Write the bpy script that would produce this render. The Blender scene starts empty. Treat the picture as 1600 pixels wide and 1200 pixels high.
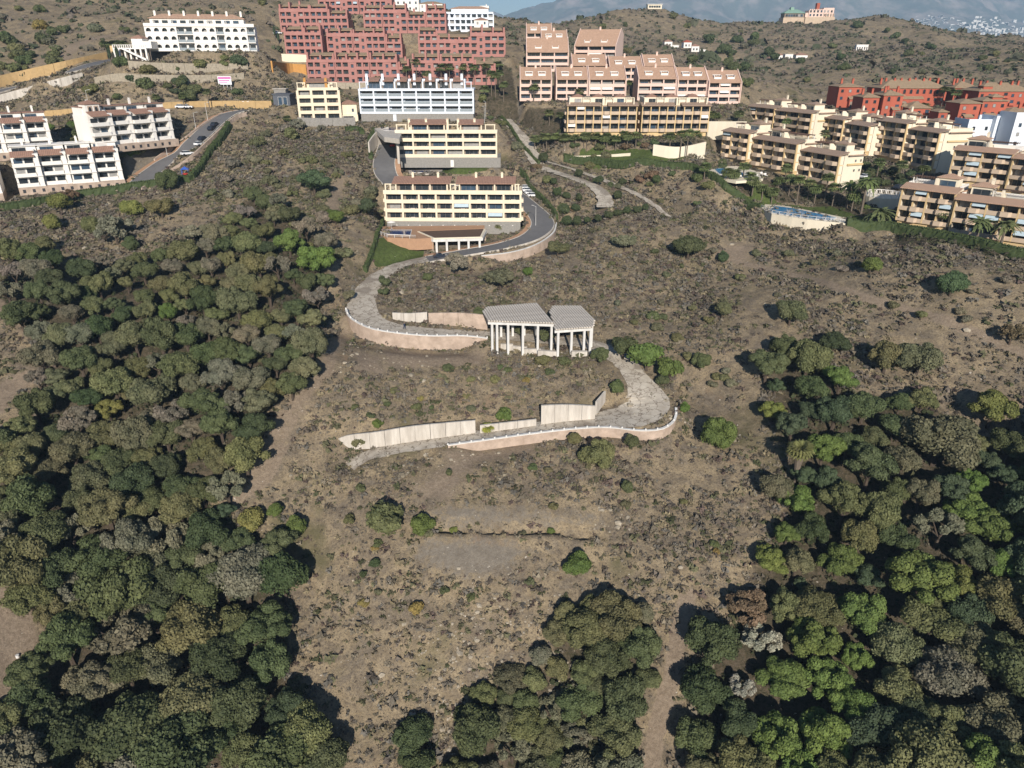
import bpy, bmesh, math, random
import numpy as np
from mathutils import Vector, Matrix

random.seed(7); RNG = np.random.default_rng(7)
scene = bpy.context.scene
COL = scene.collection
# ---------------------------------------------------------------- camera, sky, sun, exposure
FPX = 1109.0; PITCH = math.radians(25.0); CC, SS = math.cos(PITCH), math.sin(PITCH)
CAMZ = 130.0
cam_data = bpy.data.cameras.new("camera")
cam_data.sensor_fit = 'HORIZONTAL'; cam_data.sensor_width = 36.0
cam_data.lens = 36.0 * FPX / 1600.0
cam_data.clip_start = 0.5; cam_data.clip_end = 30000.0
cam = bpy.data.objects.new("camera", cam_data); COL.objects.link(cam)
cam.location = (0, 0, CAMZ); cam.rotation_euler = (math.radians(90) - PITCH, 0, 0)
scene.camera = cam
SUN_EL = math.radians(25.0); SUN_AZ = math.radians(3.0)   # sun behind the camera, a little to the right
world = bpy.data.worlds.new("World"); scene.world = world; world.use_nodes = True
wn = world.node_tree.nodes; wl = world.node_tree.links
sky = wn.new('ShaderNodeTexSky'); sky.sky_type = 'NISHITA'; sky.sun_disc = False
sky.sun_elevation = SUN_EL; sky.sun_rotation = math.pi - SUN_AZ
sky.altitude = 200; sky.air_density = 1.0; sky.dust_density = 0.1; sky.ozone_density = 5.0
bg = wn['Background']; bg.inputs['Strength'].default_value = 0.08
wl.new(sky.outputs[0], bg.inputs['Color'])
sd = bpy.data.lights.new("sun", 'SUN'); sd.energy = 5.0; sd.angle = math.radians(0.5); sd.color = (1.0, 0.93, 0.84)
so = bpy.data.objects.new("sun", sd); COL.objects.link(so)
to_sun = Vector((math.sin(SUN_AZ) * math.cos(SUN_EL), -math.cos(SUN_AZ) * math.cos(SUN_EL), math.sin(SUN_EL)))
so.rotation_euler = to_sun.to_track_quat('Z', 'Y').to_euler(); so.location = (20, -60, 260)
scene.view_settings.view_transform = 'Standard'; scene.view_settings.look = 'None'
scene.view_settings.exposure = 0.22; scene.view_settings.gamma = 1.0
scene.cycles.max_bounces = 6; scene.cycles.volume_bounces = 0; scene.cycles.use_denoising = True
scene.cycles.transparent_max_bounces = 6

# ---------------------------------------------------------------- photo pixel <-> world
def slope(py):
    v = (600.0 - py) / FPX
    return (SS - v * CC) / (CC + v * SS)
def PD(px, py, d):                     # point on the pixel's line of sight at distance d ahead
    drop = slope(py) * d
    return (px - 800.0) / FPX * (CC * d + SS * drop), d, CAMZ - drop
def PH(px, py, drop):                  # same, by metres below the camera
    return PD(px, py, drop / slope(py))
def PX(px, d, z):                      # x of a pixel column at distance d and height z
    return (px - 800.0) / FPX * (CC * d + SS * (CAMZ - z))
def proj(x, y, z):
    zf = CC * y + SS * (CAMZ - z); up = SS * y - CC * (CAMZ - z)
    return 800 + FPX * x / zf, 600 - FPX * up / zf

# ---------------------------------------------------------------- materials
def mat(name, color, rough=0.85, var=0.12, scale=1.5, col2=None, bump=0.0, bscale=None, metal=0.0, spec=0.3, objcol=False, detail=6.0, streak=False):
    m = bpy.data.materials.new(name); m.use_nodes = True
    nt = m.node_tree; N = nt.nodes; L = nt.links; b = N['Principled BSDF']
    b.inputs['Roughness'].default_value = rough; b.inputs['Metallic'].default_value = metal
    b.inputs['Specular IOR Level'].default_value = spec
    tc = N.new('ShaderNodeTexCoord')
    nz = N.new('ShaderNodeTexNoise'); nz.inputs['Scale'].default_value = scale; nz.inputs['Detail'].default_value = detail; nz.inputs['Roughness'].default_value = 0.65
    if streak:
        mp = N.new('ShaderNodeMapping'); mp.inputs['Scale'].default_value = (1, 1, 0.15); L.new(tc.outputs['Object'], mp.inputs[0]); L.new(mp.outputs[0], nz.inputs['Vector'])
    else: L.new(tc.outputs['Object'], nz.inputs['Vector'])
    ramp = N.new('ShaderNodeMapRange'); ramp.inputs[1].default_value = 0.3; ramp.inputs[2].default_value = 0.7
    L.new(nz.outputs['Fac'], ramp.inputs[0])
    mx = N.new('ShaderNodeMix'); mx.data_type = 'RGBA'
    c2 = col2 or tuple(max(0, c * (1 - 2 * var)) for c in color)
    mx.inputs[6].default_value = (*c2, 1); mx.inputs[7].default_value = (*color, 1)
    L.new(ramp.outputs[0], mx.inputs[0])
    out = mx.outputs[2]
    if objcol:
        oi = N.new('ShaderNodeObjectInfo'); m2 = N.new('ShaderNodeMix'); m2.data_type = 'RGBA'; m2.blend_type = 'MULTIPLY'; m2.inputs[0].default_value = 1
        L.new(out, m2.inputs[6]); L.new(oi.outputs['Color'], m2.inputs[7]); out = m2.outputs[2]
    L.new(out, b.inputs['Base Color'])
    if bump:
        bp = N.new('ShaderNodeBump'); bp.inputs['Strength'].default_value = bump; bp.inputs['Distance'].default_value = 0.1
        n2 = N.new('ShaderNodeTexNoise'); n2.inputs['Scale'].default_value = bscale or scale * 4; n2.inputs['Detail'].default_value = 5
        L.new(tc.outputs['Object'], n2.inputs['Vector']); L.new(n2.outputs['Fac'], bp.inputs['Height']); L.new(bp.outputs[0], b.inputs['Normal'])
    return m
def glassmat(name, color, rough=0.08):
    m = mat(name, color, rough, 0.3, 0.6, spec=0.6); return m
def tilemat(name, c1, c2, period=0.5):
    m = mat(name, c1, 0.9, col2=c2, scale=1.2, bump=0.3, bscale=5)
    N = m.node_tree.nodes; L = m.node_tree.links; b = N['Principled BSDF']
    src = b.inputs['Base Color'].links[0].from_socket
    w = N.new('ShaderNodeTexWave'); w.wave_type = 'BANDS'; w.bands_direction = 'X'; w.inputs['Scale'].default_value = 0.31 / period; w.inputs['Distortion'].default_value = 0.6; w.inputs['Detail'].default_value = 2
    tc = N.new('ShaderNodeTexCoord'); L.new(tc.outputs['Object'], w.inputs['Vector'])
    mr = N.new('ShaderNodeMapRange'); mr.inputs[3].default_value = 0.72; mr.inputs[4].default_value = 1.12
    L.new(w.outputs['Fac'], mr.inputs[0])
    mm = N.new('ShaderNodeVectorMath'); mm.operation = 'MULTIPLY'
    L.new(src, mm.inputs[0]); L.new(mr.outputs[0], mm.inputs[1]); L.new(mm.outputs[0], b.inputs['Base Color'])
    return m
def jointmat(name, c1, c2, mortar, w=1.0, h=0.5, off=0.5):
    m = mat(name, c1, 0.9, col2=c2, scale=0.8, bump=0.35, bscale=6)
    return m
M = {}
M['cream'] = mat('cream render', (0.80, 0.70, 0.53), col2=(0.66, 0.56, 0.41), scale=.3, streak=True)
M['cream2'] = mat('pale cream render', (0.78, 0.69, 0.53), var=.07, scale=.3, streak=True)
M['white'] = mat('white render', (0.80, 0.76, 0.70), var=.05, scale=.3, streak=True)
M['coolwhite'] = mat('cool white paint', (0.74, 0.78, 0.83), var=.04, scale=.3, streak=True)
M['red'] = mat('brick red render', (0.42, 0.205, 0.175), col2=(0.34, 0.155, 0.13), scale=.25, streak=True)
M['orange'] = mat('terracotta orange render', (0.44, 0.115, 0.068), var=.12, scale=.2, streak=True)
M['pink'] = mat('pale pink render', (0.74, 0.54, 0.45), var=.06, scale=.25, streak=True)
M['ochre'] = mat('ochre yellow render', (0.66, 0.48, 0.25), var=.1, scale=.3, streak=True)
M['tanpar'] = mat('tan parapet render', (0.56, 0.43, 0.31), var=.1, scale=.4)
M['salmon'] = mat('salmon stone facing', (0.52, 0.405, 0.32), col2=(0.31, 0.235, 0.18), scale=.5, bump=.5, bscale=4, detail=10)
M['stone'] = mat('grey stone cladding', (0.30, 0.28, 0.25), var=.16, scale=1.8, bump=.4)
M['rubble'] = mat('pale rubble stone', (0.42, 0.36, 0.27), var=.2, scale=1.4, bump=.5)
M['concrete'] = mat('weathered white concrete', (0.60, 0.55, 0.48), col2=(0.36, 0.32, 0.27), scale=.8, detail=10, streak=True, bump=.2)
M['whitecon'] = mat('white painted concrete', (0.70, 0.68, 0.64), var=.16, scale=.6, streak=True)
M['ribcon'] = mat('shaded roof slab', (0.30, 0.265, 0.225), var=.2, scale=1.2)  # slab toned dark so the gaps between the ribs look shaded
M['greycon'] = mat('grey weathered concrete ribs', (0.68, 0.61, 0.52), var=.16, scale=1.2, bump=.3)
M['ochrewall'] = mat('ochre sprayed retaining wall', (0.50, 0.34, 0.16), var=.12, scale=.8, bump=.3)
M['orangewall'] = mat('orange retaining wall', (0.58, 0.30, 0.09), var=.12, scale=.8, bump=.3)
M['tile'] = tilemat('brown terracotta roof tile', (0.40, 0.235, 0.165), (0.28, 0.16, 0.115))
M['tilepink'] = tilemat('warm clay roof tile', (0.53, 0.345, 0.235), (0.40, 0.25, 0.17))
M['tiletan'] = tilemat('sun bleached tan roof tile', (0.40, 0.29, 0.18), (0.28, 0.195, 0.12))
M['tilebrown'] = tilemat('dull brown roof tile', (0.42, 0.30, 0.215), (0.31, 0.215, 0.155))
M['glass'] = glassmat('dark window glass', (0.035, 0.045, 0.055))
M['glassblue'] = glassmat('blue tinted glass', (0.06, 0.10, 0.15), 0.05)
M['curtain'] = mat('window with pale curtain', (0.36, 0.35, 0.33), .5, .2, 1.0)
M['awning'] = mat('pale blue awning fabric', (0.45, 0.55, 0.60), .8, .08, 1)
M['shade'] = mat('plaster toned dark as shade', (0.28, 0.22, 0.17), .9, .1, 1)  # dark tone puts the shade of recesses into the wall colour
M['frame'] = mat('grey window frame', (0.22, 0.21, 0.20), .6, .1, 1)
M['dark'] = mat('dark metal', (0.04, 0.04, 0.045), .5, .1, 1)
M['rail'] = mat('glass balustrade', (0.30, 0.34, 0.36), .15, .1, 1)
M['asphalt'] = mat('grey asphalt', (0.155, 0.15, 0.148), .95, .1, .35, bump=.1, bscale=20)
M['kerbtile'] = mat('salmon pavement tiles', (0.42, 0.25, 0.15), .9, .1, 1)
M['bark'] = mat('brown bark', (0.10, 0.075, 0.055), .95, .25, 3, bump=.6)
M['palmbark'] = mat('grey palm bark', (0.20, 0.16, 0.12), .95, .25, 4, bump=.6)
M['water'] = mat('blue pool water', (0.05, 0.30, 0.56), .06, .15, .4, spec=.6)
M['darkwater'] = mat('deep blue pool tiles', (0.045, 0.075, 0.20), .08, .2, .5, spec=.6)
M['wood'] = mat('dark stained timber', (0.12, 0.07, 0.05), .7, .2, 2)
M['lawn'] = mat('mown lawn', (0.075, 0.10, 0.030), .95, .25, 1.2, bump=.6)
M['redpaint'] = mat('red paint', (0.5, 0.04, 0.03), .3, .03, 1)
M['carwhite'] = mat('white car paint', (0.75, 0.75, 0.75), .25, .02, 1)
M['carblack'] = mat('dark car paint', (0.03, 0.035, 0.05), .2, .02, 1)
M['carsilver'] = mat('silver car paint', (0.42, 0.43, 0.45), .25, .02, 1, metal=.5)
M['tyre'] = mat('black tyre rubber', (0.02, 0.02, 0.02), .9, .1, 2)
M['bluepaint'] = mat('blue plastic', (0.05, 0.12, 0.45), .4, .05, 1)
M['signpink'] = mat('magenta printed band', (0.55, 0.12, 0.38), .5, .05, 1)
M['signwhite'] = mat('white sign board', (0.75, 0.74, 0.76), .5, .03, 1)
M['skin'] = mat('skin', (0.45, 0.28, 0.2), .6, .05, 1)
M['navy'] = mat('navy clothing', (0.03, 0.04, 0.08), .9, .1, 2)
M['greenroof'] = mat('green metal roof', (0.24, 0.38, 0.30), .6, .1, .3)
M['greybox'] = mat('grey slate cladding', (0.10, 0.11, 0.13), .6, .1, 1)
# foliage: one material for leaves, tinted by each object's own colour
def leafmat(name):
    m = mat(name, (1.15, 1.1, 1.05), 0.75, scale=0.9, col2=(0.62, 0.68, 0.62), objcol=True, spec=.25)
    N = m.node_tree.nodes; L = m.node_tree.links; b = N['Principled BSDF']
    src = b.inputs['Base Color'].links[0].from_socket
    g = N.new('ShaderNodeNewGeometry'); mr = N.new('ShaderNodeMapRange'); mr.inputs[3].default_value = .75; mr.inputs[4].default_value = 1.3
    L.new(g.outputs['Random Per Island'], mr.inputs[0])
    mm = N.new('ShaderNodeVectorMath'); mm.operation = 'MULTIPLY'; L.new(src, mm.inputs[0]); L.new(mr.outputs[0], mm.inputs[1]); L.new(mm.outputs[0], b.inputs['Base Color'])
    return m
M['leaf'] = leafmat('leaf foliage')
def attrmat(name, rough=.95):
    m = bpy.data.materials.new(name); m.use_nodes = True; N = m.node_tree.nodes; L = m.node_tree.links; b = N['Principled BSDF']
    b.inputs['Roughness'].default_value = rough; b.inputs['Specular IOR Level'].default_value = .1
    a = N.new('ShaderNodeAttribute'); a.attribute_name = 'tint'
    tc = N.new('ShaderNodeTexCoord'); nz = N.new('ShaderNodeTexNoise'); nz.inputs['Scale'].default_value = 3; L.new(tc.outputs['Object'], nz.inputs['Vector'])
    mr = N.new('ShaderNodeMapRange'); mr.inputs[1].default_value = .3; mr.inputs[2].default_value = .7; mr.inputs[3].default_value = .7; mr.inputs[4].default_value = 1.25
    L.new(nz.outputs['Fac'], mr.inputs[0]); mm = N.new('ShaderNodeVectorMath'); mm.operation = 'MULTIPLY'
    L.new(a.outputs['Color'], mm.inputs[0]); L.new(mr.outputs[0], mm.inputs[1]); L.new(mm.outputs[0], b.inputs['Base Color'])
    return m
M['scrub'] = attrmat('scrub foliage')

# ---------------------------------------------------------------- object helpers
def tag(o, label=None, cat=None, group=None, kind=None):
    if label: o['label'] = label
    if cat: o['category'] = cat
    if group: o['group'] = group
    if kind: o['kind'] = kind
    return o
def new_obj(name, data, parent=None, loc=(0, 0, 0), rz=0.0):
    o = bpy.data.objects.new(name, data); COL.objects.link(o)
    if parent: o.parent = parent
    o.location = loc
    if rz: o.rotation_euler = (0, 0, rz)
    return o
def empty(name, loc, rz=0.0):
    o = bpy.data.objects.new(name, None); COL.objects.link(o); o.empty_display_size = 0.5
    o.location = loc; o.rotation_euler = (0, 0, rz); return o
def mesh_np(name, V, F, mats, midx=None, smooth=False):
    me = bpy.data.meshes.new(name)
    V = np.asarray(V, dtype=np.float32).reshape(-1, 3); F = np.asarray(F, dtype=np.int32); k = F.shape[1]
    me.vertices.add(len(V)); me.vertices.foreach_set('co', V.ravel())
    me.loops.add(F.size); me.loops.foreach_set('vertex_index', F.ravel())
    me.polygons.add(len(F)); me.polygons.foreach_set('loop_start', np.arange(0, F.size, k, dtype=np.int32)); me.polygons.foreach_set('loop_total', np.full(len(F), k, dtype=np.int32))
    if midx is not None: me.polygons.foreach_set('material_index', np.asarray(midx, dtype=np.int32))
    me.polygons.foreach_set('use_smooth', np.full(len(F), bool(smooth)))
    for m in mats: me.materials.append(M[m] if isinstance(m, str) else m)
    me.update(calc_edges=True); return me
BF = [(0, 3, 2, 1), (4, 5, 6, 7), (0, 1, 5, 4), (1, 2, 6, 5), (2, 3, 7, 6), (3, 0, 4, 7)]
_cache = {}
def box_mesh(boxes, mats, name='part'):
    key = (tuple(tuple(round(v, 2) for v in b) for b in boxes), tuple(mats))
    if key in _cache: return _cache[key]
    V = []; F = []; mi = []
    for b in boxes:
        x0, x1, y0, y1, z0, z1 = b[:6]; k = len(V)
        V += [(x0, y0, z0), (x1, y0, z0), (x1, y1, z0), (x0, y1, z0), (x0, y0, z1), (x1, y0, z1), (x1, y1, z1), (x0, y1, z1)]
        F += [tuple(i + k for i in f) for f in BF]; mi += [int(b[6]) if len(b) > 6 else 0] * 6
    me = mesh_np(name, V, F, mats, mi); _cache[key] = me; return me
def poly_mesh(V, F, mats, mi=None, name='part', smooth=False):
    me = bpy.data.meshes.new(name); me.from_pydata([tuple(v) for v in V], [], [tuple(f) for f in F])
    for m in mats: me.materials.append(M[m])
    if mi: me.polygons.foreach_set('material_index', mi)
    me.polygons.foreach_set('use_smooth', [bool(smooth)] * len(F))
    me.update(); return me
def prism(profile, x0, x1, matn, name='part'):
    """profile: (y,z) loop, extruded along x"""
    n = len(profile); V = [(x0, p[0], p[1]) for p in profile] + [(x1, p[0], p[1]) for p in profile]
    F = [tuple(range(n))[::-1], tuple(range(n, 2 * n))] + [(i, (i + 1) % n, n + (i + 1) % n, n + i) for i in range(n)]
    me = poly_mesh(V, F, [matn], name=name)
    bm = bmesh.new(); bm.from_mesh(me); bmesh.ops.recalc_face_normals(bm, faces=bm.faces); bm.to_mesh(me); bm.free(); return me
def tube(p0, p1, r0, r1, n=6):
    p0 = Vector(p0); p1 = Vector(p1); q = (p1 - p0).to_track_quat('Z', 'Y'); V = []
    for p, r in ((p0, r0), (p1, r1)):
        for i in range(n):
            a = 2 * math.pi * i / n; V.append(tuple(p + q @ Vector((math.cos(a) * r, math.sin(a) * r, 0))))
    F = [(i, (i + 1) % n, n + (i + 1) % n, n + i) for i in range(n)] + [tuple(range(n))[::-1], tuple(range(n, 2 * n))]
    return V, F
def tubes_mesh(segs, matn, n=6, name='part'):
    V = []; F = []
    for s in segs:
        v, f = tube(*s, n=n); k = len(V); V += v; F += [tuple(i + k for i in q) for q in f]
    return poly_mesh(V, F, [matn], name=name, smooth=False)
# ---------------------------------------------------------------- footprints (front line of every building)
def line_h(xl, yl, xr, yr, drop):      # front base line on one level, given by its two ends in view
    a = PH(xl, yl, drop); b = PH(xr, yr, drop); return (a[0], a[1]), (b[0], b[1]), CAMZ - drop
def line_d(xl, yl, dl, xr, dr=None):   # same with the distance given (for rows near eye level)
    a = PD(xl, yl, dl); dr = dl if dr is None else dr
    return (a[0], a[1]), (PX(xr, dr, a[2]), dr), a[2]
FP = {}
def fp(key, line, depth, pad=3.0):
    (ax, ay), (bx, by), z = line; L = math.hypot(bx - ax, by - ay); t = ((bx - ax) / L, (by - ay) / L); n = (-t[1], t[0])
    FP[key] = dict(A=(ax, ay), B=(bx, by), z=z, L=L, t=t, n=n, depth=depth, rz=math.atan2(t[1], t[0]), pad=pad)
fp('A', line_h(606, 365, 813, 366, 54.0), 14)
fp('B', line_h(622, 262, 776, 262, 38.5), 14)
fp('C', line_d(565, 190, 295, 740), 14)
fp('D', line_d(470, 192, 292, 560, 296), 13)
# red apartment blocks, bottom row first
fp('R1', line_d(482, 132, 345, 640), 13); fp('R2', line_d(645, 133, 348, 775, 350), 13)
fp('R3', line_d(447, 88, 372, 505), 12); fp('R4', line_d(512, 90, 375, 628), 13); fp('R5', line_d(655, 89, 375, 790, 380), 13)
fp('R6', line_d(438, 50, 400, 545), 13); fp('R7', line_d(570, 52, 400, 697), 13)
fp('R8', line_d(498, 22, 430, 612), 14)
# pale pink gabled rows
fp('U1', line_d(812, 158, 322, 862), 13); fp('U2', line_d(868, 158, 322, 918), 13); fp('U3', line_d(919, 158, 322, 977), 13)
fp('U4', line_d(995, 157, 324, 1055), 13); fp('U5', line_d(1056, 158, 324, 1103), 13); fp('U6', line_d(1104, 163, 322, 1155), 13)
fp('V1', line_d(893, 124, 348, 947), 13); fp('V2', line_d(951, 127, 350, 1003), 13); fp('V3', line_d(1004, 124, 352, 1052), 13)
fp('T1', line_d(822, 112, 368, 888), 13); fp('T2', line_d(845, 92, 392, 886), 13); fp('T3', line_d(822, 80, 408, 862), 13); fp('T4', line_d(897, 92, 385, 962, 378), 16)
# ochre blocks
fp('O1', line_d(886, 213, 284, 992), 14); fp('O2', line_d(1001, 213, 284, 1104), 14)
fp('A1', line_h(1165, 205, 1205, 211, 32.0), 12); fp('A2', line_h(1206, 213, 1262, 221, 32.6), 12)
fp('A3', line_h(1279, 226, 1311, 232, 34.4), 12); fp('A4', line_h(1312, 236, 1350, 244, 35.6), 12)
fp('A5', line_h(1359, 246, 1405, 255, 36.6), 12); fp('A6', line_h(1406, 262, 1454, 272, 38.4), 13)
fp('B1', line_h(1126, 250, 1165, 257, 37.0), 12); fp('B2', line_h(1172, 263, 1238, 276, 38.5), 10); fp('B3', line_h(1243, 284, 1303, 297, 40.5), 10)
fp('C1', line_h(1478, 292, 1566, 302, 39.5), 13); fp('C2', line_h(1567, 308, 1640, 318, 40.5), 13)
fp('E1', line_h(1398, 352, 1478, 364, 45.0), 11); fp('E2', line_h(1480, 370, 1602, 388, 45.8), 11)
# left white buildings
fp('W1', line_h(32, 306, 198, 293, 40.5), 12); fp('W2', line_h(155, 241, 281, 228, 30.0), 12); fp('W3', line_h(-60, 256, 90, 246, 32.0), 12)
fp('W4', line_h(-80, 322, 8, 315, 42.0), 12)
fp('L0', line_d(232, 80, 318, 402, 328), 12)
# orange complex
fp('Q1', line_d(1306, 168, 345, 1342), 12); fp('Q2', line_d(1343, 186, 322, 1368), 10); fp('Q3', line_d(1374, 187, 320, 1404), 11)
fp('Q4', line_d(1372, 166, 350, 1474), 14); fp('Q5', line_d(1405, 188, 320, 1415), 9); fp('Q6', line_d(1416, 190, 316, 1450), 10)
fp('Q7', line_d(1462, 198, 306, 1476), 7); fp('Q8', line_d(1486, 164, 350, 1522), 12); fp('Q9', line_d(1523, 172, 335, 1606), 14)
fp('Q10', line_d(1492, 198, 300, 1524), 10); fp('Q11', line_d(1526, 198, 301, 1564), 10); fp('Q12', line_d(1567, 204, 296, 1615), 10)
fp('S1', line_d(1506, 222, 268, 1545), 9); fp('S2', line_d(1547, 224, 266, 1572), 9); fp('S3', line_d(1574, 232, 258, 1612), 9)
fp('K1', line_d(1223, 36, 730, 1257), 12); fp('K2', line_d(1257, 37, 728, 1303), 14); fp('K3', line_d(1012, 14, 706, 1034), 9)
fp('H1', line_d(609, 18, 480, 655), 10); fp('H2', line_d(656, 24, 470, 692), 9); fp('H3', line_d(694, 50, 440, 771), 12); fp('H4', line_d(750, 23, 575, 764), 7); fp('H5', line_d(741, 51, 428, 763), 9)
for i_, (a_, b_, c_) in enumerate([(1038, 74, 12), (1050, 80, 10), (1068, 75, 12), (1080, 81, 12), (1093, 87, 9), (1062, 94, 7), (1075, 95, 7), (1122, 106, 12), (1200, 100, 12), (1212, 95, 10), (1226, 94, 12), (1243, 95, 18)]): fp('V1%02d' % i_, line_d(a_, b_, 545, a_ + c_), 7)
fp('G1', line_d(428, 165, 302, 454), 8); fp('L1', line_d(180, 95, 308, 232), 12)

# ---------------------------------------------------------------- roads (pixel, pixel, metres below camera, half width)
ROADS = {
 'asphalt_lane': ('asphalt', [(607, 226, 31.5, 3.6), (603, 240, 34, 3.7), (600, 256, 36.6, 3.8), (603, 272, 39.4, 3.8), (614, 286, 41.5, 3.6)], 1),
 'asphalt_driveway': ('asphalt', [(800, 300, 46, 3.2), (822, 318, 47.5, 3.4), (843, 338, 49.5, 3.6), (847, 354, 51, 3.6), (827, 371, 52.5, 3.4), (785, 384, 53.5, 3.2), (735, 393, 54.5, 3.2), (695, 400, 55.3, 3.0), (668, 405, 55.8, 3.0)], 1),
 'concrete_track': ('oldcon', [(668, 405, 55.8, 3.0), (632, 412, 56.4, 2.7), (602, 425, 57.0, 2.9), (578, 447, 57.9, 3.3), (565, 474, 59, 3.6), (572, 494, 59.9, 3.5), (600, 509, 60.6, 2.9), (650, 517, 61.2, 2.6), (710, 521, 61.7, 2.6), (765, 524, 62.3, 2.6), (850, 530, 62.8, 2.8), (930, 540, 63.4, 3.0), (965, 558, 64.3, 3.0), (988, 580, 65.4, 2.8), (1005, 605, 66.8, 3.4), (1010, 630, 68.3, 5.2), (985, 650, 69.6, 5.0), (930, 657, 70.3, 3.4), (870, 664, 70.9, 2.5), (800, 674, 71.7, 2.4), (730, 684, 72.5, 2.3), (660, 694, 73.2, 2.3), (600, 704, 74.2, 2.2), (565, 716, 75.4, 2.0), (547, 730, 76.6, 1.6)], 1),
 'upper_track': ('oldcon', [(790, 186, 25.5, 2.2), (806, 203, 28.5, 2.2), (824, 222, 32, 2.4), (833, 243, 35.5, 2.6), (848, 262, 38.3, 2.6), (890, 276, 40.3, 2.4), (925, 290, 42, 2.4), (943, 305, 43.8, 2.5), (945, 324, 46, 2.5)], 0),
 'garden_path': ('oldcon', [(852, 252, 37, 1.4), (900, 266, 39.6, 1.4), (960, 288, 42.4, 1.4), (1010, 312, 45.4, 1.2), (1052, 345, 49.2, 1.0)], 0),
 'residential_street': ('asphalt', [(218, 287, 39.3, 3.5), (236, 270, 37, 3.6), (262, 250, 33.8, 3.7), (290, 232, 30.5, 3.7), (314, 212, 27, 3.7), (336, 192, 23.5, 3.5), (358, 178, 21, 3.3), (384, 172, 20, 3.0)], 0),
 'upper_street': ('asphalt', [(-30, 149, 15.5, 3.6), (40, 132, 12.0, 3.3), (90, 118, 8.2, 3.2), (140, 102, 4.6, 3.2), (180, 93, 2.6, 3.0)], 0),
}
def smooth_path(pts, step=1.5):
    P = np.array(pts, float); n = len(P); out = []
    for i in range(n - 1):
        p0 = P[max(0, i - 1)]; p1 = P[i]; p2 = P[i + 1]; p3 = P[min(n - 1, i + 2)]
        k = max(2, int(np.linalg.norm(p2[:2] - p1[:2]) / step))
        for t in np.linspace(0, 1, k, endpoint=False):
            out.append(.5 * ((2 * p1) + (-p0 + p2) * t + (2 * p0 - 5 * p1 + 4 * p2 - p3) * t * t + (-p0 + 3 * p1 - 3 * p2 + p3) * t ** 3))
    out.append(P[-1]); return np.array(out)
ROADP = {}
for k, (m, pts, _) in ROADS.items():
    ROADP[k] = smooth_path([(*PH(a, b, c), w) for a, b, c, w in pts])

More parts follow.
